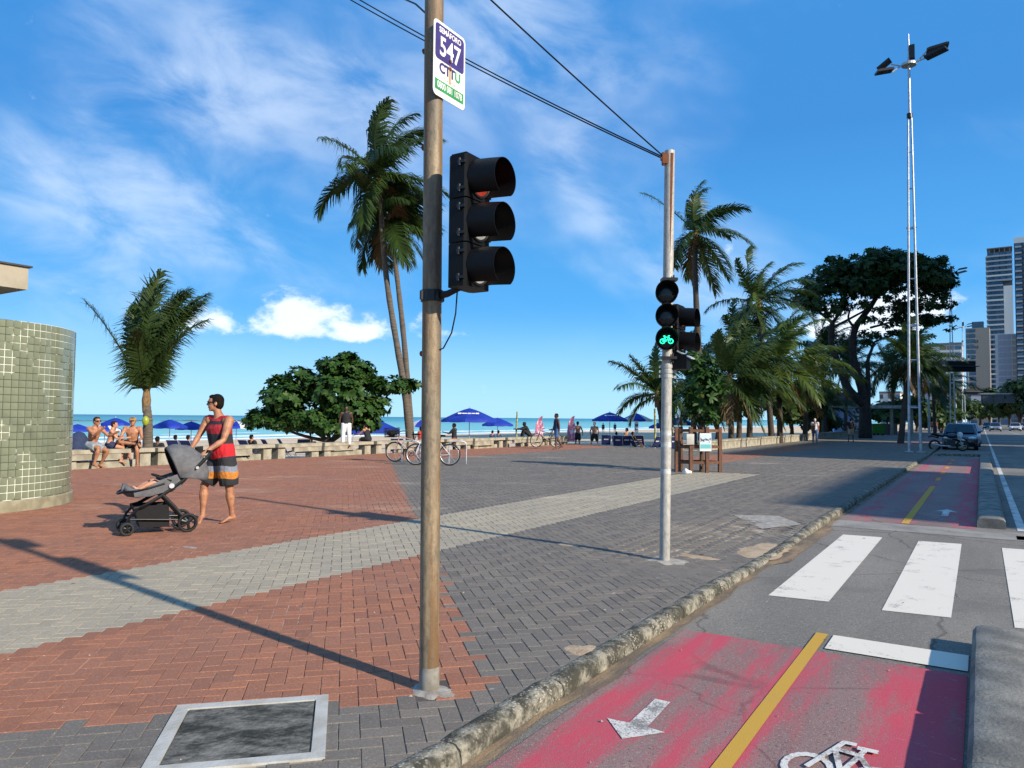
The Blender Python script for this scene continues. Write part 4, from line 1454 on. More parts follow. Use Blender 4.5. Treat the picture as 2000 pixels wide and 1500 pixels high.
def skeleton(H=1.72, lean=0.0, hipL=0., kneeL=0., hipR=0., kneeR=0., shL=0., elL=0., shR=0., elR=0., abL=8, abR=8, labL=4, labR=4,
             hip_z=None, head_turn=0., head_nod=0., twist=0.):
    """joints in a frame facing +x, left = +y, feet on z = 0"""
    k = H / 1.75
    J = {}
    up = np.array([math.sin(R(lean)), 0, math.cos(R(lean))])
    fw = np.array([math.cos(R(lean)), 0, -math.sin(R(lean))])
    hc = np.zeros(3)
    J['hip'] = hc
    J['up'], J['fw'], J['k'] = up, fw, k
    lat = np.array([0, 1.0, 0])
    J['neck'] = hc + up * .51 * k
    J['head'] = J['neck'] + (up * .7 + np.array([0, 0, .3])) * .155 * k + fw * .02 * k
    tw = rot_z(R(twist))
    for s_, n_ in ((1, 'L'), (-1, 'R')):
        d = dict(L=(hipL, kneeL, shL, elL, abL, labL), R=(hipR, kneeR, shR, elR, abR, labR))[n_]
        J['hj' + n_] = hc + lat * s_ * .092 * k
        a = R(d[0])
        lb = R(d[5])
        dv = np.array([math.sin(a) * math.cos(lb), s_ * math.sin(lb), -math.cos(a) * math.cos(lb)])
        J['kn' + n_] = J['hj' + n_] + dv * .43 * k
        a2 = a - R(d[1])
        dv2 = np.array([math.sin(a2), s_ * math.sin(lb) * .3, -math.cos(a2)])
        dv2 /= np.linalg.norm(dv2)
        J['an' + n_] = J['kn' + n_] + dv2 * .42 * k
        ft = np.array([math.cos(min(max(a2 * .5, -.5), .3)), s_ * .15, math.sin(a2 * .5) - .12])
        J['to' + n_] = J['an' + n_] + ft / np.linalg.norm(ft) * .17 * k + np.array([0, 0, -.045 * k])
        J['sh' + n_] = hc + up * .465 * k + (tw @ lat) * s_ * .185 * k
        a = R(d[2] + lean * .0)
        ab = R(d[4])
        dv = np.array([math.sin(a) * math.cos(ab), s_ * math.sin(ab), -math.cos(a) * math.cos(ab)])
        J['el' + n_] = J['sh' + n_] + dv * .295 * k
        a2 = a + R(d[3])
        dv = np.array([math.sin(a2) * math.cos(ab * .3), -s_ * math.sin(ab * .3), -math.cos(a2) * math.cos(ab * .3)])
        J['wr' + n_] = J['el' + n_] + dv * .25 * k
        J['ha' + n_] = J['wr' + n_] + dv * .09 * k
    J['hdir'] = rot_z(R(head_turn)) @ np.array([math.cos(R(head_nod)), 0, math.sin(R(head_nod))])
    low = min(J['anL'][2], J['anR'][2]) - .075 * k
    dz = -low if hip_z is None else hip_z
    for q in J:
        if q not in ('up', 'fw', 'k', 'hdir'):
            J[q] = J[q] + np.array([0, 0, dz])
    return J


def head_parts(b, J, k):
    hd = J['hdir'] / np.linalg.norm(J['hdir'])
    lat = np.cross([0, 0, 1], hd); lat /= np.linalg.norm(lat)
    upv = np.cross(hd, lat)
    Rm = np.stack([hd, lat, upv], 1)
    c = J['head']
    b.ell(c + upv * .022 * k, (.096 * k, .075 * k, .096 * k), Rm)
    b.ell(c - upv * .035 * k + hd * .022 * k, (.070 * k, .058 * k, .078 * k), Rm)          # face and jaw
    b.ell(c - upv * .092 * k + hd * .058 * k, (.026 * k, .03 * k, .022 * k), Rm)           # chin
    b.ell(c - upv * .012 * k + hd * .094 * k, (.016 * k, .011 * k, .026 * k), Rm)          # nose
    b.ell(c - upv * .024 * k + hd * .104 * k, (.014 * k, .014 * k, .012 * k), Rm)
    b.ell(c - upv * .062 * k + hd * .084 * k, (.014 * k, .024 * k, .008 * k), Rm)          # mouth
    for s_ in (-1, 1):
        b.ell(c + lat * s_ * .077 * k - hd * .006 * k - upv * .008 * k, (.02 * k, .010 * k, .032 * k), Rm)
    return hd, lat, upv, Rm


def person(label, J, loc, rotz, skin, clothes, hair, voxel=.012, group=None, detail=False, hands=None, hair_scale=1.0, cap=None, glasses=False, bulk=1.0, bare_feet=True):
    th = thing('person', label, 'person', loc, rotz, group)
    k = J['k']
    up, fw = J['up'], J['fw']
    w = bulk
    b = Body()
    lat = J['shL'] - J['shR']; lat = lat / np.linalg.norm(lat)
    hlat = J['hjL'] - J['hjR']; hlat = hlat / np.linalg.norm(hlat)
    H0, N0 = J['hip'], J['neck']
    spine = N0 - H0
    def sp(f, fo=0.0):
        return H0 + spine * f + fw * fo * k
    sm = (hlat + lat) / np.linalg.norm(hlat + lat)
    tor = [(-.13, .0, .125, .10), (0.0, -.01, .168, .115), (.2, .0, .150 * w, .105 * w), (.36, .005, .138 * w, .098 * w), (.55, .012, .158 * w, .112 * w), (.72, .012, .172 * w, .118 * w), (.87, .0, .155, .095), (.97, -.008, .085, .07), (1.06, .0, .056, .056)]
    b.limb([sp(f, o_) for f, o_, _, _ in tor], [(a * k, c_ * k) for _, _, a, c_ in tor], side=sm, n=16)
    b.limb([N0 - up * .02 * k, seg(N0, J['head'], .55)], [.058 * k, .052 * k])
    for q in 'LR':
        s1, e1, w1, h1 = J['sh' + q], J['el' + q], J['wr' + q], J['ha' + q]
        b.ell(s1, (.066 * k, .066 * k, .066 * k))
        b.limb([seg(s1, sp(.88), .25), s1], [.07 * k, .06 * k])
        b.limb([s1, seg(s1, e1, .4), e1, seg(e1, w1, .28), w1], [.056 * k * w, .050 * k * w, .039 * k, .042 * k, .026 * k])
        hdv = (h1 - w1) / (np.linalg.norm(h1 - w1) + 1e-9)
        hs = np.cross(hdv, lat)
        hs = hs / (np.linalg.norm(hs) + 1e-9)
        # palm and fingers curling towards 'curl'
        curl = (hands or {}).get(q)
        if curl is None:
            curl = np.cross(hs, hdv) * (1 if q == 'L' else -1) * .3 + hdv
        side = np.cross(hdv, curl)
        if np.linalg.norm(side) < .1:
            side = hs
        side = side / np.linalg.norm(side)
        b.limb([w1, h1 - hdv * .012 * k], [(.026 * k, .018 * k), (.041 * k, .015 * k)], side=side)
        if detail:
            cn = curl / np.linalg.norm(curl)
            for i in range(4):
                r0 = h1 + side * (.03 - .02 * i) * k - hdv * .01 * k
                Lf = (.030, .035, .033, .026)[i] * k
                p1 = r0 + (hdv * .8 + cn * .3) * Lf
                p2 = p1 + (hdv * .25 + cn * .85) * Lf * .9
                p3 = p2 + (cn * .75 - hdv * .45) * Lf * .7
                b.limb([r0, p1, p2, p3], [.0098 * k, .0092 * k, .0085 * k, .0075 * k], n=8)
            tb_ = w1 + side * .022 * k + hdv * .02 * k
            b.limb([tb_, tb_ + (side * .6 + hdv * .6 + cn * .4) * .035 * k, tb_ + (side * .4 + hdv * 1.0 + cn * .9) * .055 * k], [.013 * k, .0105 * k, .0085 * k], n=8)
        else:
            b.limb([h1 - hdv * .01 * k, h1 + (hdv * .6 + curl * .5) * .05 * k], [(.036 * k, .014 * k), (.026 * k, .011 * k)], side=side)
            b.limb([w1 + hdv * .02 * k, w1 + hdv * .055 * k + side * .035 * k], [.013 * k, .009 * k])
        hj, kn, an, to = J['hj' + q], J['kn' + q], J['an' + q], J['to' + q]
        b.limb([hj + up * .02 * k, seg(hj, kn, .3), seg(hj, kn, .75), kn, seg(kn, an, .12), seg(kn, an, .32), seg(kn, an, .7), an],
               [.092 * k, .088 * k * w, .064 * k, .056 * k, .052 * k, .055 * k * w, .038 * k, .034 * k])
        shin = (an - kn) / np.linalg.norm(an - kn)
        calf = -np.cross(hlat, shin)
        calf = calf / np.linalg.norm(calf) * (-1 if np.dot(calf, fw) > 0 else 1)
        b.ell(seg(kn, an, .3) + calf * .018 * k, (.048 * k, .048 * k, .085 * k), None)
        heel = an + shin * .045 * k - (to - an) / np.linalg.norm(to - an) * .025 * k
        fd = (to - heel)
        fd = fd / np.linalg.norm(fd)
        fs = np.cross([0, 0, 1.0], fd)
        b.limb([an, seg(an, heel, .8)], [.034 * k, .033 * k])
        b.limb([heel, seg(heel, to, .45) + np.array([0, 0, .018 * k]), to, to + fd * .03 * k], [(.031 * k, .03 * k), (.036 * k, .032 * k), (.045 * k, .018 * k), (.035 * k, .012 * k)], side=fs)
    hd, hl_, hu, Rm = head_parts(b, J, k)
    me = remeshed(b.mb, voxel, 3, .45)
    link('body', me, skin, th)
    # clothing
    for c in clothes:
        cb = Body()
        e = c.get('ease', .014)
        if c['kind'] in ('shorts', 'trousers'):
            low = c.get('low', .75)
            hi_ = c.get('waist', .14)
            cb.limb([sp(-.16), sp(-.02, -.006), sp(hi_)], [(.12 * k, .115 * k), (.186 * k, .134 * k), (.158 * k * w + e * .5, .114 * k * w + e * .5)], side=hlat, n=16)
            for q in 'LR':
                hj, kn, an = J['hj' + q], J['kn' + q], J['an' + q]
                fl = c.get('flare', 1.0)
                if c['kind'] == 'shorts':
                    mid = seg(hj, kn, low * .55)
                    end = seg(hj, kn, low) if low <= 1 else seg(kn, an, low - 1)
                    cb.mb.tube([hj + up * .05 * k, mid, end], [(.098 * k + e), (.096 * k + e) * fl, (.084 * k + e) * fl], 14)
                else:
                    cb.mb.tube([hj + up * .05 * k, seg(hj, kn, .5), kn, seg(kn, an, .45), seg(kn, an, .95)], [.10 * k + e, .085 * k + e, .065 * k + e, .06 * k + e, .05 * k + e], 14)
        elif c['kind'] == 'shirt':
            z0 = c.get('hem', .02)
            rows = [(z0, -.004, .176, .128), (.2, .0, .160 * w, .118 * w), (.36, .005, .150 * w, .112 * w), (.55, .012, .168 * w, .124 * w), (.72, .012, .180 * w, .128 * w), (.86, .0, .150, .104), (.93, -.006, .105, .085)]
            cb.mb.tube([sp(f, o_) for f, o_, _, _ in rows], [(a * k + e * (.9 if f < .4 else .4), d_ * k + e * (.9 if f < .4 else .4)) for f, _, a, d_ in rows], 18, side=sm)
            sl_ = c.get('sleeve', 0.0)
            for q in 'LR':
                s1, e1, w1 = J['sh' + q], J['el' + q], J['wr' + q]
                if sl_ > 0:
                    en = seg(s1, e1, sl_) if sl_ <= 1 else seg(e1, w1, sl_ - 1)
                    mids = [e1] if sl_ > 1 else []
                    cb.limb([seg(s1, sp(.88), .3), s1], [.075 * k + e, .066 * k + e])
                    cb.mb.tube([s1] + mids + [en], [.066 * k + e] + [.05 * k + e] * len(mids) + [.052 * k + e if sl_ <= 1 else .036 * k + e], 12)
                    cb.ell(s1, (.068 * k + e,) * 3)
                else:
                    cb.limb([seg(s1, sp(.95), .18) + up * .015 * k, sp(.93)], [.048 * k + e * .4, .05 * k])
        cm = remeshed(cb.mb, c.get('voxel', voxel), 4, .5)
        link(c['kind'] if c['kind'] != 'shirt' else c.get('name', 'shirt'), cm, c['mat'], th)
    c = J['head']
    if hair is not None:
        hb_ = Body()
        q = hair_scale
        hb_.ell(c + hu * .038 * k - hd * .020 * k, (.088 * k * q, .081 * k * q, .088 * k * q), Rm)
        hb_.ell(c - hd * .042 * k + hu * .0 * k, (.066 * k * q, .076 * k * q, .088 * k * q), Rm)
        hb_.ell(c + hu * .085 * k + hd * .03 * k, (.055 * k * q, .062 * k * q, .032 * k * q), Rm)
        for s_ in (-1, 1):
            hb_.ell(c + hl_ * s_ * .066 * k + hu * .02 * k + hd * .006 * k, (.035 * k, .014 * k, .04 * k), Rm)
        link('hair', remeshed(hb_.mb, max(.008, voxel * .8), 2, .4), hair, th)
    if cap is not None:
        cp = MB().ell(c + hu * .05 * k - hd * .008 * k, (.103 * k, .090 * k, .078 * k), 18, 10, Rm)
        cp.box(c + hu * .055 * k + hd * .12 * k * cap[1], (.10 * k, .13 * k, .012 * k), Rm @ rot_axis((0, 1, 0), R(12)))
        obj('cap', cp, cap[0], th, smooth=True, angle=50)
    if glasses:
        gm = MB()
        for s_ in (-1, 1):
            gm.ell(c + hd * .093 * k + hl_ * s_ * .034 * k + hu * .010 * k, (.010 * k, .031 * k, .021 * k), 12, 8, Rm)
            gm.cyl(c + hd * .088 * k + hl_ * s_ * .062 * k + hu * .014 * k, c - hd * .01 * k + hl_ * s_ * .084 * k + hu * .012 * k, .0055 * k, 6)
        gm.cyl(c + hd * .105 * k + hl_ * .012 * k + hu * .016 * k, c + hd * .105 * k - hl_ * .012 * k + hu * .016 * k, .005 * k, 6)
        obj('sunglasses', gm, M['glass_dark'], th, smooth=True)
    elif detail:
        for s_ in (-1, 1):
            obj('eye', MB().ell(c + hd * .083 * k + hl_ * s_ * .031 * k + hu * .008 * k, (.011 * k, .014 * k, .010 * k), 10, 8, Rm), M['hair_dark'], th, smooth=True)
    return th


# ------------------------------------------------------------------ man pushing the stroller
HEAD = R(180 + 33)
MAN_Y = 10.42
def from_px(px, py, dy):
    return P(px, py, MAN_Y + dy)
foot_c = G(424, 1021)
mo = np.array([foot_c[0], foot_c[1], 0.0])
Rinv = rot_z(-HEAD)
def L_(px, py, dy=0.0):
    return Rinv @ (from_px(px, py, dy) - mo)
J = dict(k=1.02)
J['hip'] = L_(436, 897, 0)
J['neck'] = L_(427, 813, 0)
J['head'] = L_(421, 787.5, -.02)
J['shL'], J['shR'] = L_(448, 822, -.15), L_(406, 820, .12)
J['elL'], J['elR'] = L_(436, 860, -.26), L_(389, 850, .04)
J['wrL'], J['wrR'] = L_(403, 882, -.42), L_(373, 876, -.12)
J['haL'], J['haR'] = L_(393, 886.5, -.46), L_(366.5, 884, -.19)
J['hjL'], J['hjR'] = L_(443, 900, -.08), L_(429, 900, .07)
J['knL'], J['knR'] = L_(448, 953, -.06), L_(399, 948, -.02)
J['anL'], J['anR'] = L_(453, 1006, .02), L_(395.5, 1005, -.05)
J['toL'], J['toR'] = L_(434, 1020, -.04), L_(387, 1019.5, -.12)
for q in 'LR':                       # feet on the ground
    J['to' + q][2] = .022
    J['an' + q][2] = max(J['an' + q][2], .085)
upv = J['neck'] - J['hip']
J['up'] = upv / np.linalg.norm(upv)
lat_ = J['shL'] - J['shR']
fwv = np.cross(lat_ / np.linalg.norm(lat_), J['up'])
J['fw'] = fwv / np.linalg.norm(fwv)
J['hdir'] = Rinv @ np.array([-.94, -.32, .03])

def stripe_mat(name, axis_stops, wob=0.0):
    """cloth whose colour changes with height in the wearer's frame"""
    m = bpy.data.materials.new(name)
    m.use_nodes = True
    t = NT(m.node_tree)
    v = t.node('ShaderNodeTexCoord').outputs['Object']
    x, y, z = t.sep(v)
    if wob:
        z = t.m('ADD', z, t.m('MULTIPLY', t.m('SINE', t.m('MULTIPLY', t.m('ADD', x, y), 9.0)), wob))
    c = None
    for zz_, col in axis_stops:
        c = col if c is None else t.mix(t.ramp(z, zz_ - .004, zz_ + .004), c, col)
    c = t.mix(t.m('MULTIPLY', t.ramp(t.noise(v, 30, 4), .4, .7), .25), c, (.02, .02, .02))
    t.put(t.n['Principled BSDF'].inputs['Base Color'], c)
    t.n['Principled BSDF'].inputs['Roughness'].default_value = .85
    bn = t.node('ShaderNodeBump', {'Strength': 1.0, 'Distance': .03, 'Height': t.noise(t.vmul(v, (1, 1, .5)), 13, 4)})
    t.put(t.n['Principled BSDF'].inputs['Normal'], bn.outputs[0])
    return m
zp = lambda py: from_px(430, py, 0)[2]
dk, rd = (.016, .018, .022), (.50, .012, .02)
M['tank'] = stripe_mat('tank_top_stripes', [(0, (.56, .010, .018)), (zp(866), dk), (zp(847), (.36, .014, .022)), (zp(829), dk), (zp(822), rd)])
og, gy = (.52, .19, .025), (.20, .215, .26)
M['board_shorts'] = stripe_mat('board_short_stripes', [(0, (.42, .42, .46)), (zp(944), dk), (zp(929), og), (zp(916), gy), (zp(905), dk)], .034)
hcurl = {q: np.array([.35, 0, -.95]) for q in 'LR'}
person('man in a red and black striped tank top and board shorts pushing the stroller', J, mo, HEAD, M['skin_tan'],
       [dict(kind='shorts', mat=M['board_shorts'], low=.90, flare=1.15, ease=.024, waist=.19, voxel=.011),
        dict(kind='shirt', name='tank_top', mat=M['tank'], hem=.03, ease=.022, voxel=.010)], M['hair_dark'], voxel=.0075, detail=True, hands=hcurl, glasses=True, hair_scale=1.06, bulk=1.14)

# ------------------------------------------------------------------ the stroller
rw = G(366, 1039.5)
st_rot = HEAD
fwd = np.array([math.cos(HEAD), math.sin(HEAD), 0]); lft = np.array([-fwd[1], fwd[0], 0])
so = rw - lft * .25              # near rear wheel is the left one (y = +.25)
stl = thing('stroller', 'grey and black folding baby stroller with a large hood', 'stroller', (so[0], so[1], 0), st_rot)
M['str_frame'] = pm('stroller_frame', (0.008, 0.008, 0.009), .35, metal=.3)
M['str_grey'] = pm('stroller_fabric', (0.125, 0.125, 0.13), .9, col2=(.095, .095, .10), scale=14, bump=.004, bscale=25)
M['str_black'] = pm('stroller_black', (0.008, 0.008, 0.009), .9, scale=20)
def wheel(parent, c, r_, wd, spokes, name='wheel'):
    w_ = obj(name, MB().cyl(np.array(c) - (0, wd * .5, 0), np.array(c) + (0, wd * .5, 0), r_ * .22, 12), M['str_frame'], parent)
    tp = MB().tube([(c[0] + (r_ - .018) * math.cos(a), c[1], c[2] + (r_ - .018) * math.sin(a)) for a in np.linspace(0, 2 * math.pi, 33)[:-1]], [(wd * .5, .018)] * 32, 8, side=(0, 1, 0), closed=True)
    obj('tyre', tp, M['rubber'], w_, smooth=True)
    rm_ = MB().tube([(c[0] + (r_ - .036) * math.cos(a), c[1], c[2] + (r_ - .036) * math.sin(a)) for a in np.linspace(0, 2 * math.pi, 33)[:-1]], [(wd * .35, .006)] * 32, 6, side=(0, 1, 0), closed=True)
    for q in range(spokes):
        a = 2 * math.pi * q / spokes + .3
        rm_.tube([c, (c[0] + (r_ - .034) * math.cos(a), c[1], c[2] + (r_ - .034) * math.sin(a))], [(wd * .3, r_ * .13), (wd * .25, r_ * .2)], 6, side=(0, 1, 0))
    obj('rim', rm_, M['str_frame'], w_, smooth=True, angle=50)
    return w_
for sy in (-1, 1):
    wheel(stl, (0, sy * .25, .122), .122, .045, 3)
    for o_ in (-.028, .028):
        wheel(stl, (.69, sy * .2 + o_, .084), .084, .03, 5)
    fr_ = MB()
    y_ = sy * .225
    fr_.tube([(-.255, y_, 1.0), (-.20, y_, .93), (.06, y_, .66), (.32, y_, .47), (.52, y_, .355), (.62, y_, .33)], [(.013, .022)] * 6, 8, side=(0, 1, 0))
    obj('side_tube', fr_, M['str_frame'], stl, smooth=True)
    obj('front_leg', MB().tube([(.42, y_, .41), (.56, y_, .345), (.66, sy * .205, .24), (.69, sy * .2, .16), (.69, sy * .2, .10)], .017, 8), M['str_frame'], stl, smooth=True)
    obj('rear_leg', MB().tube([(.30, y_, .485), (.16, y_, .33), (.03, y_, .17), (0, sy * .235, .122)], [(.014, .024)] * 4, 8, side=(0, 1, 0)), M['str_frame'], stl, smooth=True)
    obj('hinge', MB().cyl((.20, y_ - .03, .60), (.20, y_ + .03, .60), .032, 14).cyl((-.10, y_ - .024, .82), (-.10, y_ + .024, .82), .02, 12), M['steel'], stl)
    obj('lower_bar', MB().cyl((.66, sy * .2, .20), (.05, y_, .16), .011, 8), M['str_frame'], stl)
    obj('side_wing', MB().tube([(.10, y_ - sy * .01, .66), (.30, y_ - sy * .005, .60), (.46, y_ - sy * .01, .53), (.62, y_ - sy * .03, .50)], [(.012, .09), (.012, .085), (.012, .06), (.01, .03)], 10, side=(0, 1, 0)), M['str_grey'], stl, smooth=True)
obj('axle', MB().cyl((0, -.25, .122), (0, .25, .122), .014, 8), M['str_frame'], stl)
obj('brake_pedal', MB().box((-.05, .12, .19), (.09, .05, .015), rot_axis((0, 1, 0), R(25))), M['str_frame'], stl)
obj('handlebar', MB().tube([(-.255, -.225, 1.0), (-.275, -.20, 1.015), (-.28, 0, 1.018), (-.275, .20, 1.015), (-.255, .225, 1.0)], .019, 10), M['str_black'], stl, smooth=True)
obj('cup_pouch', MB().cyl((-.22, -.26, .94), (-.20, -.26, 1.07), .045, 12, .055), M['str_black'], stl)
# reclined seat shell
sv, sf = [], []
prof = [(-.16, .86, .17), (-.06, .72, .19), (.06, .58, .20), (.18, .50, .205), (.34, .47, .205), (.46, .455, .20), (.57, .447, .19), (.68, .465, .18), (.75, .52, .16)]
ny = 10
for (x_, z_, hw) in prof:
    for j in range(ny + 1):
        f = 2 * j / ny - 1
        lift = .10 * abs(f) ** 3
        sv.append((x_ - .03 * abs(f) ** 3, f * hw, z_ + lift))
for i in range(len(prof) - 1):
    for j in range(ny):
        a = i * (ny + 1) + j
        sf.append((a, a + 1, a + ny + 2, a + ny + 1))
sme = MB().add(sv, sf).mesh('seat')
so_ = link('seat', sme, M['str_grey'], stl)
md = so_.modifiers.new('s', 'SOLIDIFY'); md.thickness = .03
for p_ in sme.polygons:
    p_.use_smooth = True
rimp = [(.74, -.15, .535), (.785, -.08, .515), (.79, 0, .51), (.785, .08, .515), (.74, .15, .535), (.60, .205, .545), (.46, .222, .575), (.28, .228, .63)]
obj('footrest_rim', MB().tube([(.28, -.228, .63), (.46, -.222, .575), (.60, -.205, .545)] + rimp, .014, 8), M['str_frame'], stl, smooth=True)
# hood: ribbed quarter shell, open to the front
hv, hf = [], []
nu_, nv_ = 16, 12
piv = np.array([.10, 0, .70])
for i in range(nu_ + 1):
    th0 = R(-8 + 122 * i / nu_)              # sweep from the back up and over to the front
    rr = .40 + .012 * math.sin(i * math.pi / 4) ** 2
    for j in range(nv_ + 1):
        ph = math.pi * j / nv_
        y_ = .235 * math.cos(ph)
        rad_ = rr * (math.sin(ph) ** .55)
        hv.append(piv + np.array([-math.cos(th0) * rad_ * .92, y_, math.sin(th0) * rad_]))
for i in range(nu_):
    for j in range(nv_):
        a = i * (nv_ + 1) + j
        hf.append((a, a + nv_ + 1, a + nv_ + 2, a + 1))
hme = MB().add(hv, hf).mesh('hood')
for p_ in hme.polygons:
    p_.use_smooth = True
ho = link('hood', hme, [M['str_black'], M['str_grey']], stl)
md = ho.modifiers.new('s', 'SOLIDIFY'); md.thickness = .012; md.offset = -1; md.material_offset = 1
edge_pts = hv[-(nv_ + 1):]
obj('hood_rim', MB().tube(edge_pts, .011, 8), M['str_black'], stl, smooth=True)
# basket
bv = MB()
bv.add([(.62, -.19, .36), (.62, .19, .36), (.22, .20, .36), (.22, -.20, .36), (.54, -.16, .085), (.54, .16, .085), (.20, .17, .075), (.20, -.17, .075)],
       [(4, 5, 6, 7)[::-1], (0, 1, 5, 4), (1, 2, 6, 5), (2, 3, 7, 6), (3, 0, 4, 7)])
bo = obj('basket', bv, M['str_black'], stl)
obj('basket_bag', MB().ell((.32, .02, .12), (.13, .13, .07), 12, 8), M['cloth_navy'], stl, smooth=True)
obj('bumper_bar', MB().tube([(.20, -.225, .66), (.36, -.19, .72), (.40, 0, .735), (.36, .19, .72), (.20, .225, .66)], .014, 8), M['str_black'], stl, smooth=True)
# the child lying in it
cb = Body()
k = .55
cb.limb([(.22, 0, .57), (.08, 0, .66), (-.03, 0, .77)], [(.075, .06), (.075, .06), (.05, .045)], side=(0, 1, 0))
cb.ell((-.07, 0, .86), (.072, .066, .08))
for sy in (-1, 1):
    cb.limb([(.22, sy * .05, .57), (.38, sy * .075, .64), (.48, sy * .08, .60), (.56, sy * .08, .545)], [.047, .038, .033, .024])
    cb.limb([(.56, sy * .08, .545), (.605, sy * .08, .58)], [.022, .017])
    cb.limb([(.0, sy * .08, .75), (.10, sy * .12, .68), (.19, sy * .09, .685)], [.03, .025, .02])
chd = tag(link('person', remeshed(cb.mb, .009, 3), M['skin_pale'], None, (so[0], so[1], 0), st_rot), 'small child lying under the stroller hood with bare legs showing', 'person')
obj('nappy', MB().ell((.22, 0, .585), (.09, .10, .075), 12, 8), M['cloth_white'], chd, smooth=True)

# ------------------------------------------------------------------ two men on the bench
def bench_t(s_):
    return -21.35 + 0.95 * max(0, min(1, (s_ - 12) / 22))
def seat_at(px, fwd_off=0.0):
    """point on the bench front edge under image column px"""
    best = None
    for s_ in np.linspace(8, 37, 600):
        p = ST(s_, bench_t(s_) + fwd_off, .5)
        x_ = 1000 + F_PX * p[0] / p[1]
        if best is None or abs(x_ - px) < best[0]:
            best = (abs(x_ - px), p)
    return best[1]
p = seat_at(180, -.02)
Js = skeleton(1.90, lean=14, hipL=72, kneeL=105, hipR=84, kneeR=100, shL=48, elL=62, shR=55, elR=70, abL=10, abR=10, labL=6, labR=8, hip_z=0, head_turn=-8)
dz = .5 + .10
for q in Js:
    if q not in ('up', 'fw', 'k', 'hdir'):
        Js[q] = Js[q] + np.array([0, 0, dz])
M['grey_shorts'] = pm('grey_shorts', (.30, .33, .34), .85, col2=(.17, .2, .22), scale=12)
person('shirtless man in grey shorts and dark glasses sitting sideways on the bench', Js, (p[0], p[1], 0), R(-18), M['skin_tan'],
       [dict(kind='shorts', mat=M['grey_shorts'], low=.72, ease=.016)], M['hair_brown'], voxel=.011, glasses=True, hair_scale=.98)
p = seat_at(263, -.02)
Js = skeleton(1.88, lean=13, hipL=82, kneeL=86, hipR=78, kneeR=28, shL=32, elL=42, shR=34, elR=40, abL=14, abR=16, labL=10, labR=-22, hip_z=0, head_turn=4)
for q in Js:
    if q not in ('up', 'fw', 'k', 'hdir'):
        Js[q] = Js[q] + np.array([0, 0, dz])
# right ankle crossed over the left knee
Js['knR'] = Js['hjR'] + np.array([.30, -.27, .10])
Js['anR'] = Js['knL'] + np.array([-.03, -.02, .10])
Js['toR'] = Js['anR'] + np.array([.10, .12, -.06])
M['cap_tan'] = pm('cap_tan', (.42, .24, .10), .85, scale=12)
person('shirtless man in tan cap and black shorts, one ankle resting on his knee', Js, (p[0], p[1], 0), R(-72), M['skin_tan'],
       [dict(kind='shorts', mat=M['cloth_black'], low=.8, ease=.016)], M['hair_dark'], voxel=.011, cap=(M['cap_tan'], 1), detail=False)
p = ST(12.0, -22.1, 0) * 1.0
pp = P(213, 880, seat_at(205)[1] + .35)
Js = skeleton(1.60, lean=10, hipL=80, kneeL=90, hipR=80, kneeR=90, shL=35, elL=60, shR=35, elR=60, hip_z=.60)
person('pale person half hidden behind the man in grey shorts', Js, (pp[0], pp[1], 0), R(20), M['skin_pale'],
       [dict(kind='shorts', mat=M['cloth_navy'], low=.5, ease=.012)], M['hair_brown'], voxel=.014)
pp = P(240, 880, 24.2)
Js = skeleton(1.6, lean=5, hipL=85, kneeL=80, hipR=85, kneeR=80, shL=20, elL=30, shR=20, elR=30, hip_z=.12)
person('dark haired person sitting on the sand behind the bench, seen from behind', Js, (pp[0], pp[1], -.30), R(80), M['skin_tan'],
       [dict(kind='shorts', mat=M['cloth_black'], low=.5)], M['hair_dark'], voxel=.016, hair_scale=1.1)

# ------------------------------------------------------------------ other people
def walker(label, px, py, rotz, skin, clothes, hair, H=1.72, z=0.0, y=None, voxel=.016, **kw):
    loc = G(px, py, z) if y is None else P(px, py, y)
    return person(label, skeleton(H, **kw), (loc[0], loc[1], z), rotz, skin, clothes, hair, voxel=voxel)
M['jeans_blue'] = pm('jeans_blue', (.05, .12, .26), .85, scale=14)
M['pink_white'] = pm('shirt_pale_pink', (.68, .58, .58), .85, scale=14)
walker('barefoot man in a dark shirt and blue shorts walking left past the leaning bicycle', 1087, 877.5, R(200), M['skin_dark'],
       [dict(kind='shorts', mat=M['jeans_blue'], low=.85), dict(kind='shirt', mat=M['cloth_navy'], hem=-.02)], M['hair_dark'], 1.78, hipL=10, kneeL=6, hipR=-12, kneeR=22, shL=-8, elL=8, shR=8, elR=12)
walker('shirtless man in black shorts standing on the sand with elbows out', 1128, 869, R(60), M['skin_tan'], [dict(kind='shorts', mat=M['cloth_black'], low=.8)], M['hair_dark'], 1.74, z=-.38, y=44.5, abL=28, abR=28, elL=25, elR=25)
walker('shirtless sunburnt man in black shorts with legs apart on the sand', 1161, 869, R(-120), M['skin_pale'], [dict(kind='shorts', mat=M['cloth_black'], low=.85)], M['hair_brown'], 1.72, z=-.38, y=44.5, labL=14, labR=14, abL=20, abR=20)
wb_ = walker('man in a pale shirt and jeans walking away with a shoulder bag', 1592, 866, R(62), M['skin_tan'],
       [dict(kind='trousers', mat=M['jeans_blue'], ease=.012), dict(kind='shirt', mat=M['pink_white'], hem=-.04, sleeve=.6)], M['cloth_white'], 1.68, hipL=12, kneeL=5, hipR=-12, kneeR=20)
obj('bag', MB().box((-.15, .08, 1.0), (.12, .2, .34)).tube([(-.1, -.12, 1.42), (-.16, 0, 1.2), (-.14, .1, 1.05)], .015, 6), M['cloth_black'], wb_)
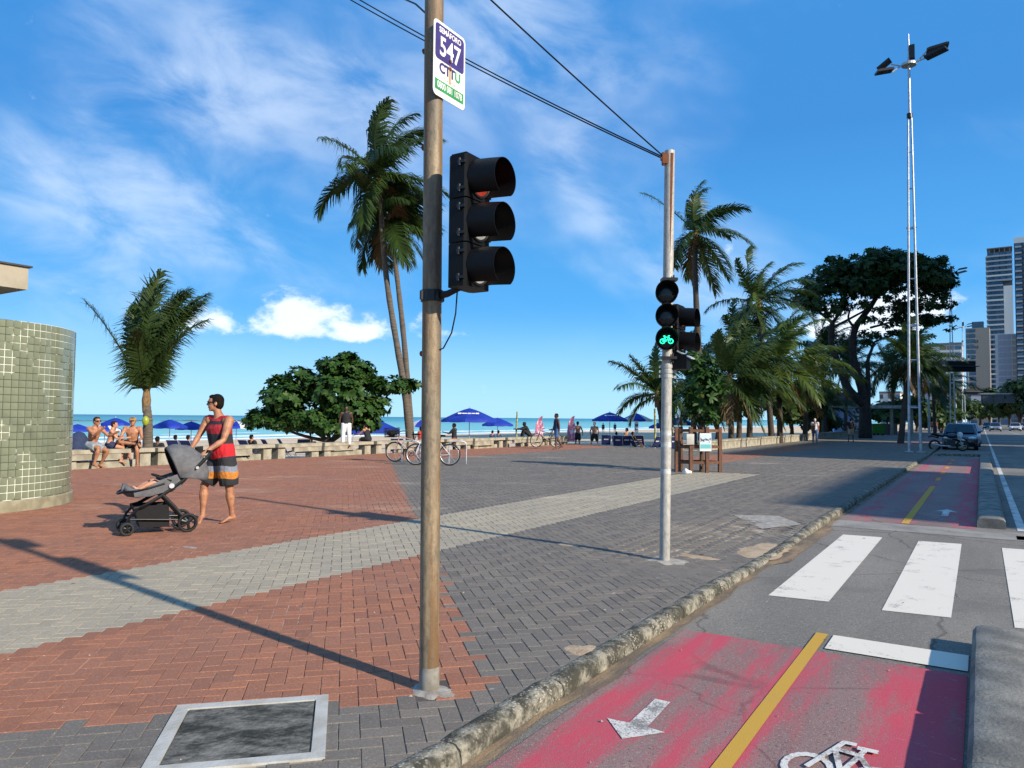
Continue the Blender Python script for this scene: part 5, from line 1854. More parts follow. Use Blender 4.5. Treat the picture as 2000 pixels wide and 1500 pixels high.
walker('person in a black shirt and pale shorts walking away near the big tree', 1662, 863, R(58), M['skin_dark'],
       [dict(kind='shorts', mat=pm('tan_shorts', (.45, .34, .24), .85), low=.9), dict(kind='shirt', mat=M['cloth_black'], hem=-.02, sleeve=.7)], M['hair_dark'], 1.72, hipL=-10, kneeL=15, hipR=12, kneeR=5, abL=14, abR=14)
# woman in white leaning back on the bench wall, boy beside, others sitting
p = seat_at(676, .02)
walkp = skeleton(1.66, lean=-6, hipL=14, kneeL=12, hipR=8, kneeR=6, shL=-14, elL=6, shR=-10, elR=4, abL=14, abR=14, hip_z=.88)
person('person in white trousers and dark top on the bench wall under the low tree', walkp, (p[0], p[1] + .1, .30), R(-75), M['skin_dark'],
       [dict(kind='trousers', mat=M['cloth_white'], ease=.02), dict(kind='shirt', mat=M['cloth_black'], hem=.05)], M['hair_dark'], voxel=.016)
def sitter(label, px, rotz, skin, clothes, hair, z=.58, H=1.68, dy=0.0, back=0.0, **kw):
    p = seat_at(px, back)
    a = dict(lean=18, hipL=92, kneeL=95, hipR=92, kneeR=95, shL=50, elL=30, shR=50, elR=30, hip_z=0)
    a.update(kw)
    Js = skeleton(H, **a)
    for q in Js:
        if q not in ('up', 'fw', 'k', 'hdir'):
            Js[q] = Js[q] + np.array([0, 0, z])
    return person(label, Js, (p[0], p[1] + dy, 0), rotz, skin, clothes, hair, voxel=.016)
sitter('boy in a dark vest sitting on the bench wall right of the low tree', 722, R(150), M['skin_pale'], [dict(kind='shorts', mat=M['cloth_black'], low=.8), dict(kind='shirt', mat=M['cloth_black'])], M['hair_dark'], H=1.5)
sitter('person in black with a hood hunched on the bench wall, knees drawn up', 1035, R(190), M['cloth_black'], [dict(kind='trousers', mat=M['cloth_black']), dict(kind='shirt', mat=M['cloth_black'], sleeve=1.8)], M['cloth_black'], lean=26, hipL=128, kneeL=118, hipR=122, kneeR=112, shL=70, elL=20, shR=70, elR=20, z=.60)
walker('person in a black top standing on the beach behind the bench wall', 887, 880, R(170), M['skin_dark'], [dict(kind='shorts', mat=M['cloth_red'], low=.9), dict(kind='shirt', mat=M['cloth_black'], sleeve=.9)], M['hair_dark'], 1.66, z=-.40, y=35.5, shL=45, elL=60)
walker('person in a red top behind the near pole by the parked bicycles', 822, 880, R(150), M['skin_dark'], [dict(kind='shorts', mat=M['cloth_black'], low=.9), dict(kind='shirt', mat=M['cloth_red'], sleeve=.7)], M['hair_dark'], 1.5, z=-.40, y=34)
for (px_, y_, nm) in ((1660 + 168, 100, 'first of the distant pedestrians by the far cycle path'), (1822, 103, 'second of the distant pedestrians, in a brown shirt'), (1852, 92, 'pedestrian in dark clothes beside the second light tower'), (1700 + 26, 88, 'person in a white shirt in the shade beyond the kiosk')):
    q = P(px_, 845, y_)
    person(nm, skeleton(1.7, hipL=10, hipR=-10, kneeR=14), (q[0], q[1], 0), R(60), M['skin_tan'],
           [dict(kind='trousers', mat=M['cloth_navy']), dict(kind='shirt', mat=M['cloth_white'] if 'white' in nm else pm('brown_shirt', (.2, .08, .04), .8), sleeve=.6)], M['hair_dark'], voxel=.022)
# pigeon
pg = G(474, 898)
pb = MB().ell((0, 0, .12), (.13, .06, .065), 12, 8, rot_axis((0, 1, 0), R(12))).ell((.13, 0, .20), (.035, .03, .035), 10, 7).tube([(.08, 0, .15), (.125, 0, .20)], [.045, .03], 8)
pb.add([(-.10, -.035, .12), (-.10, .035, .12), (-.24, .03, .085), (-.24, -.03, .085)], [(0, 1, 2, 3)]).cyl((.155, 0, .20), (.185, 0, .192), .007, 6, .002)
for sy in (-1, 1):
    pb.cyl((.01, sy * .025, .07), (.02, sy * .025, 0), .006, 6).cyl((-.01, sy * .025, .004), (.05, sy * .025, .004), .006, 6)
tag(obj('pigeon', pb, pm('pigeon_grey', (.10, .105, .12), .7, col2=(.05, .05, .06), scale=20), None, pg, R(200), smooth=True, angle=60), 'grey pigeon standing in front of the bench wall', 'pigeon')
# ================================================================== vegetation
def leaf_mat(name, c1, c2, trans=0.3, rough=0.45, c3=None):
    m = bpy.data.materials.new(name)
    m.use_nodes = True
    t = NT(m.node_tree)
    b = t.n['Principled BSDF']
    geo = t.node('ShaderNodeNewGeometry')
    at = t.node('ShaderNodeAttribute', attribute_name='rnd')
    c = t.mix(at.outputs['Fac'], c1, c2)
    if c3:
        c = t.mix(t.ramp(at.outputs['Fac'], .90, .97), c, c3)
    c = t.mix(t.m('MULTIPLY', t.ramp(t.noise(geo.outputs['Position'], 1.4, 3), .4, .65), .35), c, tuple(q * .55 for q in c1))
    t.put(b.inputs['Base Color'], c)
    b.inputs['Roughness'].default_value = rough
    b.inputs['Specular IOR Level'].default_value = .25
    tr = t.node('ShaderNodeBsdfTranslucent', {'Color': t.mix(.5, c, (c1[0] * 2.2, c1[1] * 2.0, c1[2] * .8))})
    mx = t.node('ShaderNodeMixShader', {0: trans, 1: b.outputs[0], 2: tr.outputs[0]})
    t.l.new(mx.outputs[0], t.n['Material Output'].inputs[0])
    return m
M['frond'] = leaf_mat('palm_frond', (.032, .062, .016), (.052, .088, .022), .26, .4, (.20, .16, .05))
M['frond_young'] = leaf_mat('palm_frond_young', (.075, .12, .02), (.12, .165, .035), .3, .4)
M['frond_dry'] = leaf_mat('palm_frond_dry', (.16, .10, .045), (.22, .15, .07), .2, .8)
M['almond'] = leaf_mat('almond_leaf', (.020, .060, .013), (.055, .115, .020), .22, .5, (.16, .15, .03))
M['almond_dark'] = leaf_mat('almond_leaf_dark', (.026, .052, .015), (.060, .10, .026), .25, .5)
M['broad'] = leaf_mat('broadleaf', (.025, .055, .014), (.05, .09, .02), .2, .5)
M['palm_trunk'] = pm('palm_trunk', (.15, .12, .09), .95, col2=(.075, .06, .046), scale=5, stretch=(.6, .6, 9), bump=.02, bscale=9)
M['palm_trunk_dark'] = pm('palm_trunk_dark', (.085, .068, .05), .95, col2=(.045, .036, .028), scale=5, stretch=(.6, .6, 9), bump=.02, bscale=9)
M['palm_boot'] = pm('palm_boot', (.26, .15, .06), .9, col2=(.13, .085, .04), scale=9, bump=.02, bscale=16)
WIND = np.array([.88, .40, -.05])

def quads_mesh(name, V, rnd, mat, smooth=False):
    """V: (n, 4, 3) quads"""
    n = len(V)
    me = bpy.data.meshes.new(name)
    me.vertices.add(n * 4)
    me.vertices.foreach_set('co', np.ascontiguousarray(V, dtype=np.float32).reshape(-1))
    me.loops.add(n * 4)
    me.loops.foreach_set('vertex_index', np.arange(n * 4, dtype=np.int32))
    me.polygons.add(n)
    me.polygons.foreach_set('loop_start', np.arange(0, n * 4, 4, dtype=np.int32))
    at = me.attributes.new('rnd', 'FLOAT', 'FACE')
    at.data.foreach_set('value', np.asarray(rnd, dtype=np.float32))
    me.polygons.foreach_set('use_smooth', np.zeros(n, bool))
    me.update(calc_edges=True)
    me.materials.append(mat)
    return me

def frond_mesh(L, az, elev, droop, wind, mat, r, nl=46, leaf=.62, width=.045):
    """one pinnate frond from the origin"""
    m = 15
    d = np.array([math.cos(az) * math.cos(elev), math.sin(az) * math.cos(elev), math.sin(elev)])
    p = np.zeros(3)
    pts, dirs = [p.copy()], [d.copy()]
    for i in range(m):
        f = (i + 1) / m
        d = d + np.array([0, 0, -1]) * droop * (.25 + 1.5 * f) / m + WIND * wind * (.3 + f) / m
        d /= np.linalg.norm(d)
        p = p + d * L / m
        pts.append(p.copy())
        dirs.append(d.copy())
    pts, dirs = np.array(pts), np.array(dirs)
    side0 = np.cross(dirs, [0, 0, 1.0])
    side0 /= np.linalg.norm(side0, axis=1)[:, None] + 1e-6
    roll = r.uniform(-.5, .5)
    nrm0 = np.cross(side0, dirs)
    side = side0 * math.cos(roll) + nrm0 * math.sin(roll)
    nrm = np.cross(side, dirs)
    Q, rn = [], []
    # rachis as a thin three sided strip
    for i in range(m):
        w0, w1 = .035 * (1 - i / m) + .006, .035 * (1 - (i + 1) / m) + .006
        for a in (side, nrm):
            Q.append([pts[i] - a[i] * w0, pts[i] + a[i] * w0, pts[i + 1] + a[i + 1] * w1, pts[i + 1] - a[i + 1] * w1])
            rn.append(.93)
    f = np.tile(np.linspace(.10, .995, nl), 2)
    sg = np.repeat([-1.0, 1.0], nl)[:, None]
    n_ = len(f)
    x = f * m
    i = np.minimum(x.astype(int), m - 1)
    g = (x - i)[:, None]
    o = pts[i] * (1 - g) + pts[i + 1] * g
    dd, sd, nn_ = dirs[i], side[i], nrm[i]
    prof_ = np.sin(np.pi * np.minimum(1, f * .80 + .20)) ** .55
    l = (leaf * (.30 + .70 * prof_) * r.uniform(.82, 1.12, n_))[:, None]
    F_ = f[:, None]
    dirl = sd * sg * (1.15 - .60 * F_) + dd * (.40 + .65 * F_) + nn_ * .22 + r.normal(0, .10, (n_, 3))
    dirl /= np.linalg.norm(dirl, axis=1)[:, None]
    wv = np.cross(dirl, nn_ + .3 * sd * sg)
    wv /= np.linalg.norm(wv, axis=1)[:, None] + 1e-6
    sagd = np.array([0, 0, -1.0]) * (.5 + .5 * r.random((n_, 1))) + WIND * wind * .5
    mid = o + dirl * l * .5 + sagd * l * .13
    dl2 = dirl + sagd * 1.35
    dl2 /= np.linalg.norm(dl2, axis=1)[:, None]
    end = mid + dl2 * l * .5
    w = (width * (.6 + .4 * prof_))[:, None]
    q1 = np.stack([o - wv * w * .5, o + wv * w * .5, mid + wv * w * .55, mid - wv * w * .55], 1)
    q2_ = np.stack([mid - wv * w * .55, mid + wv * w * .55, end + wv * w * .06, end - wv * w * .06], 1)
    tone = r.random(n_) * .85
    Q = np.concatenate([np.array(Q), q1, q2_])
    rn = np.concatenate([rn, tone, tone])
    return quads_mesh('frond', Q, rn, mat)

def palm(label, trunk_pts, r0, r1, n, L, seed, wind=.5, group=None, mat=None, trunk=None, low=-.55, high=1.35, dry=2, leaf=.62, name='coconut_palm', nuts=True, nl=46, droop=(.5, 1.5), width=.065):
    r = np.random.default_rng(seed)
    base = np.array(trunk_pts[0])
    th = thing(name, label, 'palm tree', base, 0, group)
    pts = [np.array(p) - base for p in trunk_pts]
    # smooth the trunk line
    tt = np.linspace(0, len(pts) - 1, 22)
    A = np.array(pts)
    ip = np.stack([np.interp(tt, range(len(pts)), A[:, q]) for q in range(3)], 1)
    for _ in range(3):
        ip[1:-1] = (ip[:-2] + 2 * ip[1:-1] + ip[2:]) / 4
    fr = np.linspace(0, 1, len(ip))
    rad = [r1 + (r0 - r1) * (1 - f) ** 1.3 + (.35 * r0 * max(0, 1 - f / .06)) + .012 * (i % 2) for i, f in enumerate(fr)]
    obj('trunk', MB().tube(ip, rad, 12), trunk or M['palm_trunk'], th, smooth=True, angle=None)
    top = ip[-1]
    obj('crown_shaft', MB().tube([top - (0, 0, .5 * r1 / .13), top, top + (0, 0, .45)], [r1 * 1.05, r1 * 1.35, r1 * .7], 10), M['palm_boot'], th, smooth=True)
    for i in range(n):
        f = i / max(1, n - 1)
        az = i * 2.39996 + r.uniform(-.55, .55)
        el = low + (high - low) * f ** .9 + r.uniform(-.2, .2)
        dr = droop[1] + (droop[0] - droop[1]) * f
        me = frond_mesh(L * r.uniform(.72, 1.12) * (1 - .18 * abs(f - .5)), az, el, dr * r.uniform(.8, 1.2), wind * (.5 + .8 * f), mat or M['frond'], r, nl, leaf, width)
        link('frond', me, None, th, top + np.array([0, 0, .12 + .25 * f]))
    for i in range(dry):
        az = r.uniform(0, 6.28)
        me = frond_mesh(L * .7, az, -.9, 1.6, wind * .3, M['frond_dry'], r, nl // 2, leaf * .8, width)
        link('dry_frond', me, None, th, top)
    if nuts:
        for i in range(6):
            a = r.uniform(0, 6.28)
            obj('coconut', MB().ell(top + np.array([math.cos(a) * .26, math.sin(a) * .26, -.12 - .2 * r.random()]), (.10, .10, .13), 10, 7), M['frond_young'] if i % 2 else M['palm_boot'], th, smooth=True)
    return th

def ppts(lst, y, zbase):
    out = []
    for i, (px, py) in enumerate(lst):
        p = P(px, py, y)
        if i == 0:
            p[2] = zbase
        out.append(p)
    return out

# left young coconut palm by the benches
palm('young coconut palm with swept fronds behind the two seated men', ppts([(290, 870), (289, 820), (286, 782)], 23.0, -.38), .17, .10, 18, 3.65, 11, wind=.55, low=1.14, high=1.55, dry=0, leaf=.95, nl=80, mat=M['frond'], nuts=False, droop=(.7, 1.15), width=.05)
obj('coconut', MB().ell((0, 0, 0), (.10, .10, .15), 12, 8), pm('green_coconut', (.32, .38, .03), .4), bpy.data.objects['coconut_palm'], np.array(P(284.5, 822, 22.7)) - np.array(bpy.data.objects['coconut_palm'].location), smooth=True)
# the tall pair
palm('taller of the two leaning coconut palms behind the near pole', ppts([(803, 862), (794, 780), (771, 650), (754, 545), (745, 440), (742, 352)], 33.6, -.4), .165, .10, 20, 4.0, 23, wind=1.0, low=-.75, high=1.4, dry=2, leaf=1.2, nl=66)
palm('shorter of the two leaning coconut palms, close behind its twin', ppts([(806, 862), (799, 780), (788, 650), (776, 545), (766, 465), (763, 430)], 34.4, -.4), .15, .09, 18, 3.3, 22, wind=1.1, low=-.8, high=1.0, dry=2, leaf=1.1, nl=62)
# right hand group
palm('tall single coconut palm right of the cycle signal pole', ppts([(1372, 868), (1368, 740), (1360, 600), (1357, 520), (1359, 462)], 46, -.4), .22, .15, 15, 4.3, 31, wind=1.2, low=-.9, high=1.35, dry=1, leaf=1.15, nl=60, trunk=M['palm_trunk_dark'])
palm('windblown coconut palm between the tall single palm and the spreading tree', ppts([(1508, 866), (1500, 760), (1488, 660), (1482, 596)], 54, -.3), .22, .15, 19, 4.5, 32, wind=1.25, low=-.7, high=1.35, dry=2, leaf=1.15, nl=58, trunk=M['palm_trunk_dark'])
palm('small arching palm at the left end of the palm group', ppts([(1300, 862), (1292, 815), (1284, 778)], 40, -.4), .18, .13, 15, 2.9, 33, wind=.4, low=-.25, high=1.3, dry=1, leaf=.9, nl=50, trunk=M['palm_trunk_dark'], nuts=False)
low_palms = [
    ('bushy low palm just right of the tree guard', 1425, 742, 45.5, 3.9, 41, 'frond'),
    ('bushy low palm left of the yellow green one', 1468, 738, 47.5, 4.0, 42, 'frond'),
    ('yellow green low palm in front of its darker neighbours', 1520, 716, 48.5, 4.4, 43, 'frond_young'),
    ('dark low palm behind the walking man in the pale shirt', 1577, 742, 56, 3.9, 44, 'frond'),
    ('low palm behind the cycle signal pole', 1352, 752, 49, 3.6, 45, 'frond'),
    ('upright palm in the middle of the palm group', 1448, 688, 55, 4.4, 46, 'frond'),
    ('dark palm under the left side of the spreading tree', 1606, 690, 68, 4.6, 47, 'frond'),
    ('palm seen between the trunks of the spreading tree', 1655, 716, 80, 4.6, 48, 'frond'),
    ('slim palm against the sky just right of the spreading tree trunk', 1742, 722, 86, 4.6, 49, 'frond'),
    ('palm with a dark slanting trunk directly behind the nearest light tower', 1777, 712, 50, 2.9, 50, 'frond'),
    ('palm at the right end of the row, near the white block', 1822, 752, 92, 4.4, 51, 'frond'),
    ('palm in front of the white block beside the overhead sign', 1846, 762, 118, 4.4, 52, 'frond'),
    ('low feathery palm in front of the kiosk', 1612, 800, 74, 3.0, 53, 'frond'),
]
for (lab, px_, py_, y_, L, sd, mt) in low_palms:
    bx_ = px_ + (4 if sd % 2 else -5) + (-14 if sd == 50 else 0)
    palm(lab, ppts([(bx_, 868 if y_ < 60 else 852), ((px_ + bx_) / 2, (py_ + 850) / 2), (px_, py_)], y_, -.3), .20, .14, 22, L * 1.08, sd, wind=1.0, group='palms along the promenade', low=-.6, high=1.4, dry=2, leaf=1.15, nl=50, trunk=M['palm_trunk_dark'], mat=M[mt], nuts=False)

# ------------------------------------------------------------------ broadleaf trees
def rosette_quads(centers, normals, r, n_leaf, L, W):
    """whorls of obovate leaves; two quads per leaf"""
    m = len(centers)
    n_ = normals / (np.linalg.norm(normals, axis=1)[:, None] + 1e-6)
    a0 = np.cross(n_, [.3, .5, .8])
    a0 /= np.linalg.norm(a0, axis=1)[:, None] + 1e-6
    b0 = np.cross(n_, a0)
    tone = r.random(m)
    Qs, rn = [], []
    for q in range(n_leaf):
        an = (6.283 * (q / n_leaf) + r.uniform(-.4, .4, m))[:, None]
        d = a0 * np.cos(an) + b0 * np.sin(an) + n_ * r.uniform(.05, .75, (m, 1))
        d /= np.linalg.norm(d, axis=1)[:, None]
        w = np.cross(d, n_)
        w /= np.linalg.norm(w, axis=1)[:, None] + 1e-6
        l, wd = L * r.uniform(.7, 1.15, (m, 1)), W * r.uniform(.8, 1.15, (m, 1))
        tip = d + np.array([0, 0, -.35])
        tip /= np.linalg.norm(tip, axis=1)[:, None]
        m_ = centers + d * l * .55
        e = m_ + tip * l * .45
        Qs.append(np.stack([centers - w * wd * .14, centers + w * wd * .14, m_ + w * wd * .5, m_ - w * wd * .5], 1))
        Qs.append(np.stack([m_ - w * wd * .5, m_ + w * wd * .5, e + w * wd * .22, e - w * wd * .22], 1))
        k_ = np.minimum(.999, .72 * tone + .28 * r.random(m))
        rn += [k_, k_]
    return np.concatenate(Qs), np.concatenate(rn)

def lobes_points(lobes, n, r, shell=.55):
    """points spread through a union of ellipsoids, denser near the surface; returns point and outward normal"""
    vol = np.array([a[1][0] * a[1][1] * a[1][2] for a in lobes]) ** .75
    vol /= vol.sum()
    ii = r.choice(len(lobes), n, p=vol)
    C, Nn = [], []
    for i in ii:
        c, rad = np.array(lobes[i][0]), np.array(lobes[i][1])
        d = r.normal(0, 1, 3)
        d /= np.linalg.norm(d)
        q = shell + (1 - shell) * r.random() ** .6
        C.append(c + d * rad * q)
        Nn.append(d / rad * rad.mean() + np.array([0, 0, .6]))
    return np.array(C), np.array(Nn)

def limb_tree(base, forks, r0, mat, parent):
    """forks: list of polylines with start/end radius, each a limb part"""
    for i, (pts, a, b_) in enumerate(forks):
        A = np.array(pts)
        t_ = np.linspace(0, len(A) - 1, len(A) * 4)
        ip = np.stack([np.interp(t_, range(len(A)), A[:, q]) for q in range(3)], 1)
        for _ in range(2):
            ip[1:-1] = (ip[:-2] + 2 * ip[1:-1] + ip[2:]) / 4
        ip[1:-1] += np.array([[mnoise.noise((x * 1.3, y_ * 1.3, z_ * 1.3)) * .09 * a / .2 for _ in range(3)] for x, y_, z_ in ip[1:-1]]) * .6
        rad = np.linspace(a, b_, len(ip))
        obj('trunk' if i == 0 else 'limb', MB().tube(ip, list(rad), 10), mat, parent, smooth=True, angle=None)

# low sea almond by the beach wall
r = np.random.default_rng(5)
Yb = 31.6
bb = P(645, 862, Yb); bb[2] = -.4
alm = thing('sea_almond_tree', 'low spreading dark green almond tree behind the bench wall', 'tree', bb)
def lb(px, py, dy, rx, ry, rz):
    p = P(px, py, Yb + dy) - bb
    return (p, (rx, ry, rz))
lobes = [lb(660, 760, 0, 1.5, 1.3, .85), lb(560, 775, -.2, 1.1, 1.1, .62), lb(700, 725, .2, .75, .8, .5), lb(585, 735, 0, .6, .7, .4), lb(655, 715, 0, .8, .8, .38), lb(520, 815, 0, .85, .8, .38), lb(760, 752, .2, 1.0, .8, .36),
         lb(600, 815, -.2, 1.3, 1.1, .5), lb(690, 800, 0, 1.2, 1.1, .55), lb(495, 822, 0, .5, .5, .26), lb(800, 752, .1, .5, .5, .24), lb(735, 792, .1, .65, .7, .4), lb(560, 828, 0, 1.0, .9, .3), lb(640, 832, -.3, 1.2, .9, .3), lb(710, 826, 0, .8, .8, .28), lb(680, 697, 0, .4, .4, .2), lb(545, 745, 0, .45, .5, .26)]
C_, N_ = lobes_points(lobes, 1900, r, .4)
Q, rn = rosette_quads(C_, N_, r, 8, .25, .13)
link('crown', quads_mesh('crown', Q, rn, M['almond']), None, alm)
fk = [([(0, 0, 0), (.05, 0, .5), (0, 0, .95)], .17, .12)]
for (px_, py_, dy) in ((560, 790, 0), (700, 770, .2), (620, 760, -.3), (760, 770, .2), (520, 820, 0)):
    e = P(px_, py_, Yb + dy) - bb
    fk.append(([(0, 0, .8), (e * .5 + np.array([0, 0, .25])), e], .09, .03))
limb_tree(bb, fk, .17, M['bark'], alm)

# the umbrella shaped tree by the promenade
Yt = 64.0
bb = G(1690, 856); Yt = bb[1]
big = thing('spreading_tree', 'large umbrella shaped tree with dark forked trunk and flat windswept crown', 'tree', (bb[0], bb[1], 0))
bb = np.array([bb[0], bb[1], 0.0])
def pt(px, py, dy=0.0):
    return P(px, py, Yt + dy) - bb
limbs = [
    ([(0, 0, -.1), pt(1690, 810), pt(1688, 780)], .56, .42),
    ([pt(1688, 790), pt(1655, 760), pt(1640, 720), pt(1622, 670), pt(1626, 628)], .42, .20),
    ([pt(1690, 785), pt(1678, 740), pt(1664, 690), pt(1668, 640), pt(1700, 600), pt(1715, 575)], .40, .17),
    ([pt(1694, 790), pt(1696, 740), pt(1694, 705), pt(1708, 668)], .26, .10),
    ([pt(1626, 630), pt(1600, 610), pt(1585, 585)], .16, .06),
    ([pt(1626, 630), pt(1650, 600, 1.5), pt(1640, 570, 2)], .15, .06),
    ([pt(1626, 640), pt(1680, 612, -1), pt(1700, 598, -1)], .12, .06),
    ([pt(1668, 640), pt(1655, 622, 1.5), pt(1665, 590, 2)], .13, .05),
    ([pt(1715, 578), pt(1750, 555), pt(1800, 545)], .15, .05),
    ([pt(1712, 585), pt(1690, 560, -1.5), pt(1660, 545, -2)], .13, .05),
    ([pt(1715, 580), pt(1730, 560, 2), pt(1725, 530, 2.5)], .13, .05),
    ([pt(1700, 640), pt(1745, 628), pt(1800, 615)], .11, .04),
    ([pt(1708, 668), pt(1740, 655, 1), pt(1780, 645, 1)], .09, .04),
]
limb_tree(bb, limbs, .7, pm('dark_bark', (.045, .033, .026), .95, col2=(.022, .017, .014), scale=4, bump=.03, bscale=6), big)
r = np.random.default_rng(15)
pads = []
def pad(px, py, dy, rx, ry, rz):
    pads.append((pt(px, py, dy), (rx * 1.12, ry, rz * 1.25)))
for a in ((1600, 560, 0, 1.6, 2.4, .75), (1640, 535, 1, 2.2, 3.0, .9), (1690, 525, 0, 2.4, 3.2, .85), (1740, 530, 0, 2.3, 3.0, .8), (1790, 535, .5, 1.9, 2.2, .55), (1585, 590, -1, 1.3, 1.8, .5), (1660, 560, -2, 2.2, 2.0, .6),
          (1720, 560, -2, 2.0, 2.0, .55), (1835, 545, 0, 1.1, 1.2, .32), (1715, 500, 0, 1.2, 1.5, .36), (1840, 523, .5, .8, .9, .22), (1570, 575, .5, 1.0, 1.6, .5), (1760, 505, .5, 1.2, 1.4, .32), (1810, 510, 0, .7, .8, .2), (1640, 600, 2, 1.0, 1.6, .4),
          (1770, 600, 0, 1.5, 1.6, .42), (1825, 598, 0, 1.5, 1.2, .30), (1860, 592, 0, .5, .6, .14), (1800, 622, .5, 1.3, 1.2, .30), (1745, 625, .5, 1.3, 1.3, .34), (1720, 655, 1, 1.2, 1.2, .30), (1770, 650, 1, 1.3, 1.2, .3), (1690, 668, 0, .9, 1.0, .22), (1700, 490, 0, .5, .6, .16), (1820, 565, 0, 1.2, 1.0, .22)):
    pad(*a)
for _ in range(60):
    px_ = r.uniform(1572, 1850)
    top_ = np.interp(px_, [1572, 1620, 1700, 1760, 1850], [565, 520, 497, 505, 528])
    bot_ = np.interp(px_, [1572, 1640, 1720, 1850], [600, 585, 560, 556])
    q = r.uniform(.35, .9)
    pad(px_, r.uniform(top_, bot_), r.uniform(-3, 3), 1.6 * q, 1.8 * q, .7 * q)
for _ in range(26):
    px_ = r.uniform(1690, 1862)
    q = r.uniform(.3, .7)
    pad(px_, r.uniform(592, 662) - max(0, px_ - 1800) * .3, r.uniform(-2, 2), 1.2 * q, 1.3 * q, .36 * q)
for _ in range(70):
    px_ = r.uniform(1562, 1868)
    edge_ = np.interp(px_, [1562, 1640, 1720, 1868], [598, 592, 570, 566])
    up_ = np.interp(px_, [1562, 1620, 1700, 1760, 1868], [560, 512, 488, 496, 522])
    q = r.uniform(.2, .5)
    pad(px_, edge_ + r.uniform(-6, 22) if r.random() < .6 else up_ + r.uniform(-8, 8), r.uniform(-3, 3), 1.2 * q, 1.2 * q, .55 * q)
C_, N_ = lobes_points(pads, 7600, r, .1)
Q, rn = rosette_quads(C_, N_, r, 6, .32, .17)
link('crown', quads_mesh('crown', Q, rn, M['almond_dark']), None, big)

# sapling inside the wooden guard
gl = np.array(gd.location)
sap = thing('young_almond_tree', 'leafy young almond tree growing inside the wooden guard', 'tree', gl + np.array([.1, .05, 0]))
r = np.random.default_rng(25)
lob = [((.05, .1, 2.35), (.50, .5, .75)), ((-.40, .1, 2.05), (.42, .45, .28)), ((-.2, .2, 3.2), (.3, .3, .25)), ((.55, .0, 2.5), (.3, .35, .2)), ((.3, .2, 2.75), (.42, .45, .5)), ((.0, .1, 1.65), (.5, .45, .25)), ((.42, .1, 2.1), (.35, .4, .35)), ((.1, .1, 3.1), (.28, .3, .3))]
C_, N_ = lobes_points(lob, 230, r, .15)
Q, rn = rosette_quads(C_, N_, r, 6, .24, .10)
link('crown', quads_mesh('crown', Q, rn, M['almond']), None, sap)
limb_tree(gl, [([(0, 0, -.05), (.03, .02, .9), (.05, .1, 1.7), (.1, .1, 2.9)], .045, .015), ([(.03, .02, 1.0), (-.2, .1, 1.7), (-.3, .1, 2.1)], .025, .01), ([(.03, .02, 1.2), (.3, .1, 1.8), (.4, .1, 2.2)], .025, .01)], .05, M['bark'], sap)

def leafy_tree(label, base, h, w, seed, mat='broad', n=520, L=.55, trunk_h=.35, group=None, name='leafy_tree', depth=None):
    r = np.random.default_rng(seed)
    th = thing(name, label, 'tree' if trunk_h > .1 else 'shrub', base, 0, group)
    th_ = h * trunk_h
    lobes = []
    for i in range(9):
        a = i * 2.4
        rr = w * .32 * math.sqrt((i + .3) / 9)
        lobes.append(((rr * math.cos(a) * 1.2, rr * math.sin(a) * 1.2, th_ + (h - th_) * r.uniform(.3, .78)), (w * r.uniform(.20, .3), w * r.uniform(.2, .3), (h - th_) * r.uniform(.2, .3))))
    C_, N_ = lobes_points(lobes, n, r, .5)
    Q, rn = rosette_quads(C_, N_, r, 6, L, L * .6)
    link('crown', quads_mesh('crown', Q, rn, M[mat]), None, th)
    fk = [([(0, 0, -.2), (.1, 0, th_ * .6), (0, 0, th_ + (h - th_) * .4)], w * .035 + .05, w * .012 + .02)]
    for i in range(4):
        c = np.array(lobes[i * 2][0])
        fk.append(([(0, 0, th_ * .8), c * np.array([.5, .5, 1]) * .9, c], w * .015 + .03, .02))
    limb_tree(base, fk, .2, M['bark'], th)
    return th
for (lab, px_, y_, h_, w_, sd, n_, tr) in (
        ('dense dark tree just right of the kiosk', 1745, 100, 5.2, 6.5, 61, 420, .3),
        ('rounded shrub beyond the second light tower', 1835, 120, 4.2, 7.0, 62, 360, .15),
        ('leafy tree right of the green container', 1790, 108, 5.6, 6.0, 63, 420, .25),
        ('dark shrub left of the kiosk under the palms', 1600, 78, 2.6, 4.0, 64, 300, .1),
        ('dark bushy tree behind the palm group', 1545, 62, 4.6, 5.0, 65, 420, .3),
        ('dark bushy tree behind the tree guard', 1400, 56, 4.4, 5.0, 66, 420, .3),
        ('far leafy tree below the white block', 1868, 165, 7.5, 10, 67, 380, .2)):
    q = P(px_, 850, y_)
    leafy_tree(lab, (q[0], q[1], -.3), h_, w_, sd, n=n_, L=.5 if y_ < 90 else .7, trunk_h=tr)
# trees shading the far side of the avenue
labs = ['first dark street tree across the avenue, tallest at the right edge', 'nearest dark street tree across the avenue, at the right edge', 'second dark street tree across the avenue', 'third dark street tree across the avenue', 'fourth dark street tree across the avenue', 'fifth dark street tree across the avenue', 'sixth dark street tree across the avenue', 'farthest dark street tree across the avenue, above the traffic']
for i, lab in enumerate(labs):
    s_ = 185 + 26 * i
    q = ST(s_, 13.6 - .03 * (s_ - 185) - (.00026 * (s_ - 185) ** 2), -.05)
    leafy_tree(lab, q, 11.0 + (i % 3) * 1.3, 15.5, 80 + i, 'almond_dark', 900, 1.1, .22, 'street trees across the avenue', 'street_tree')
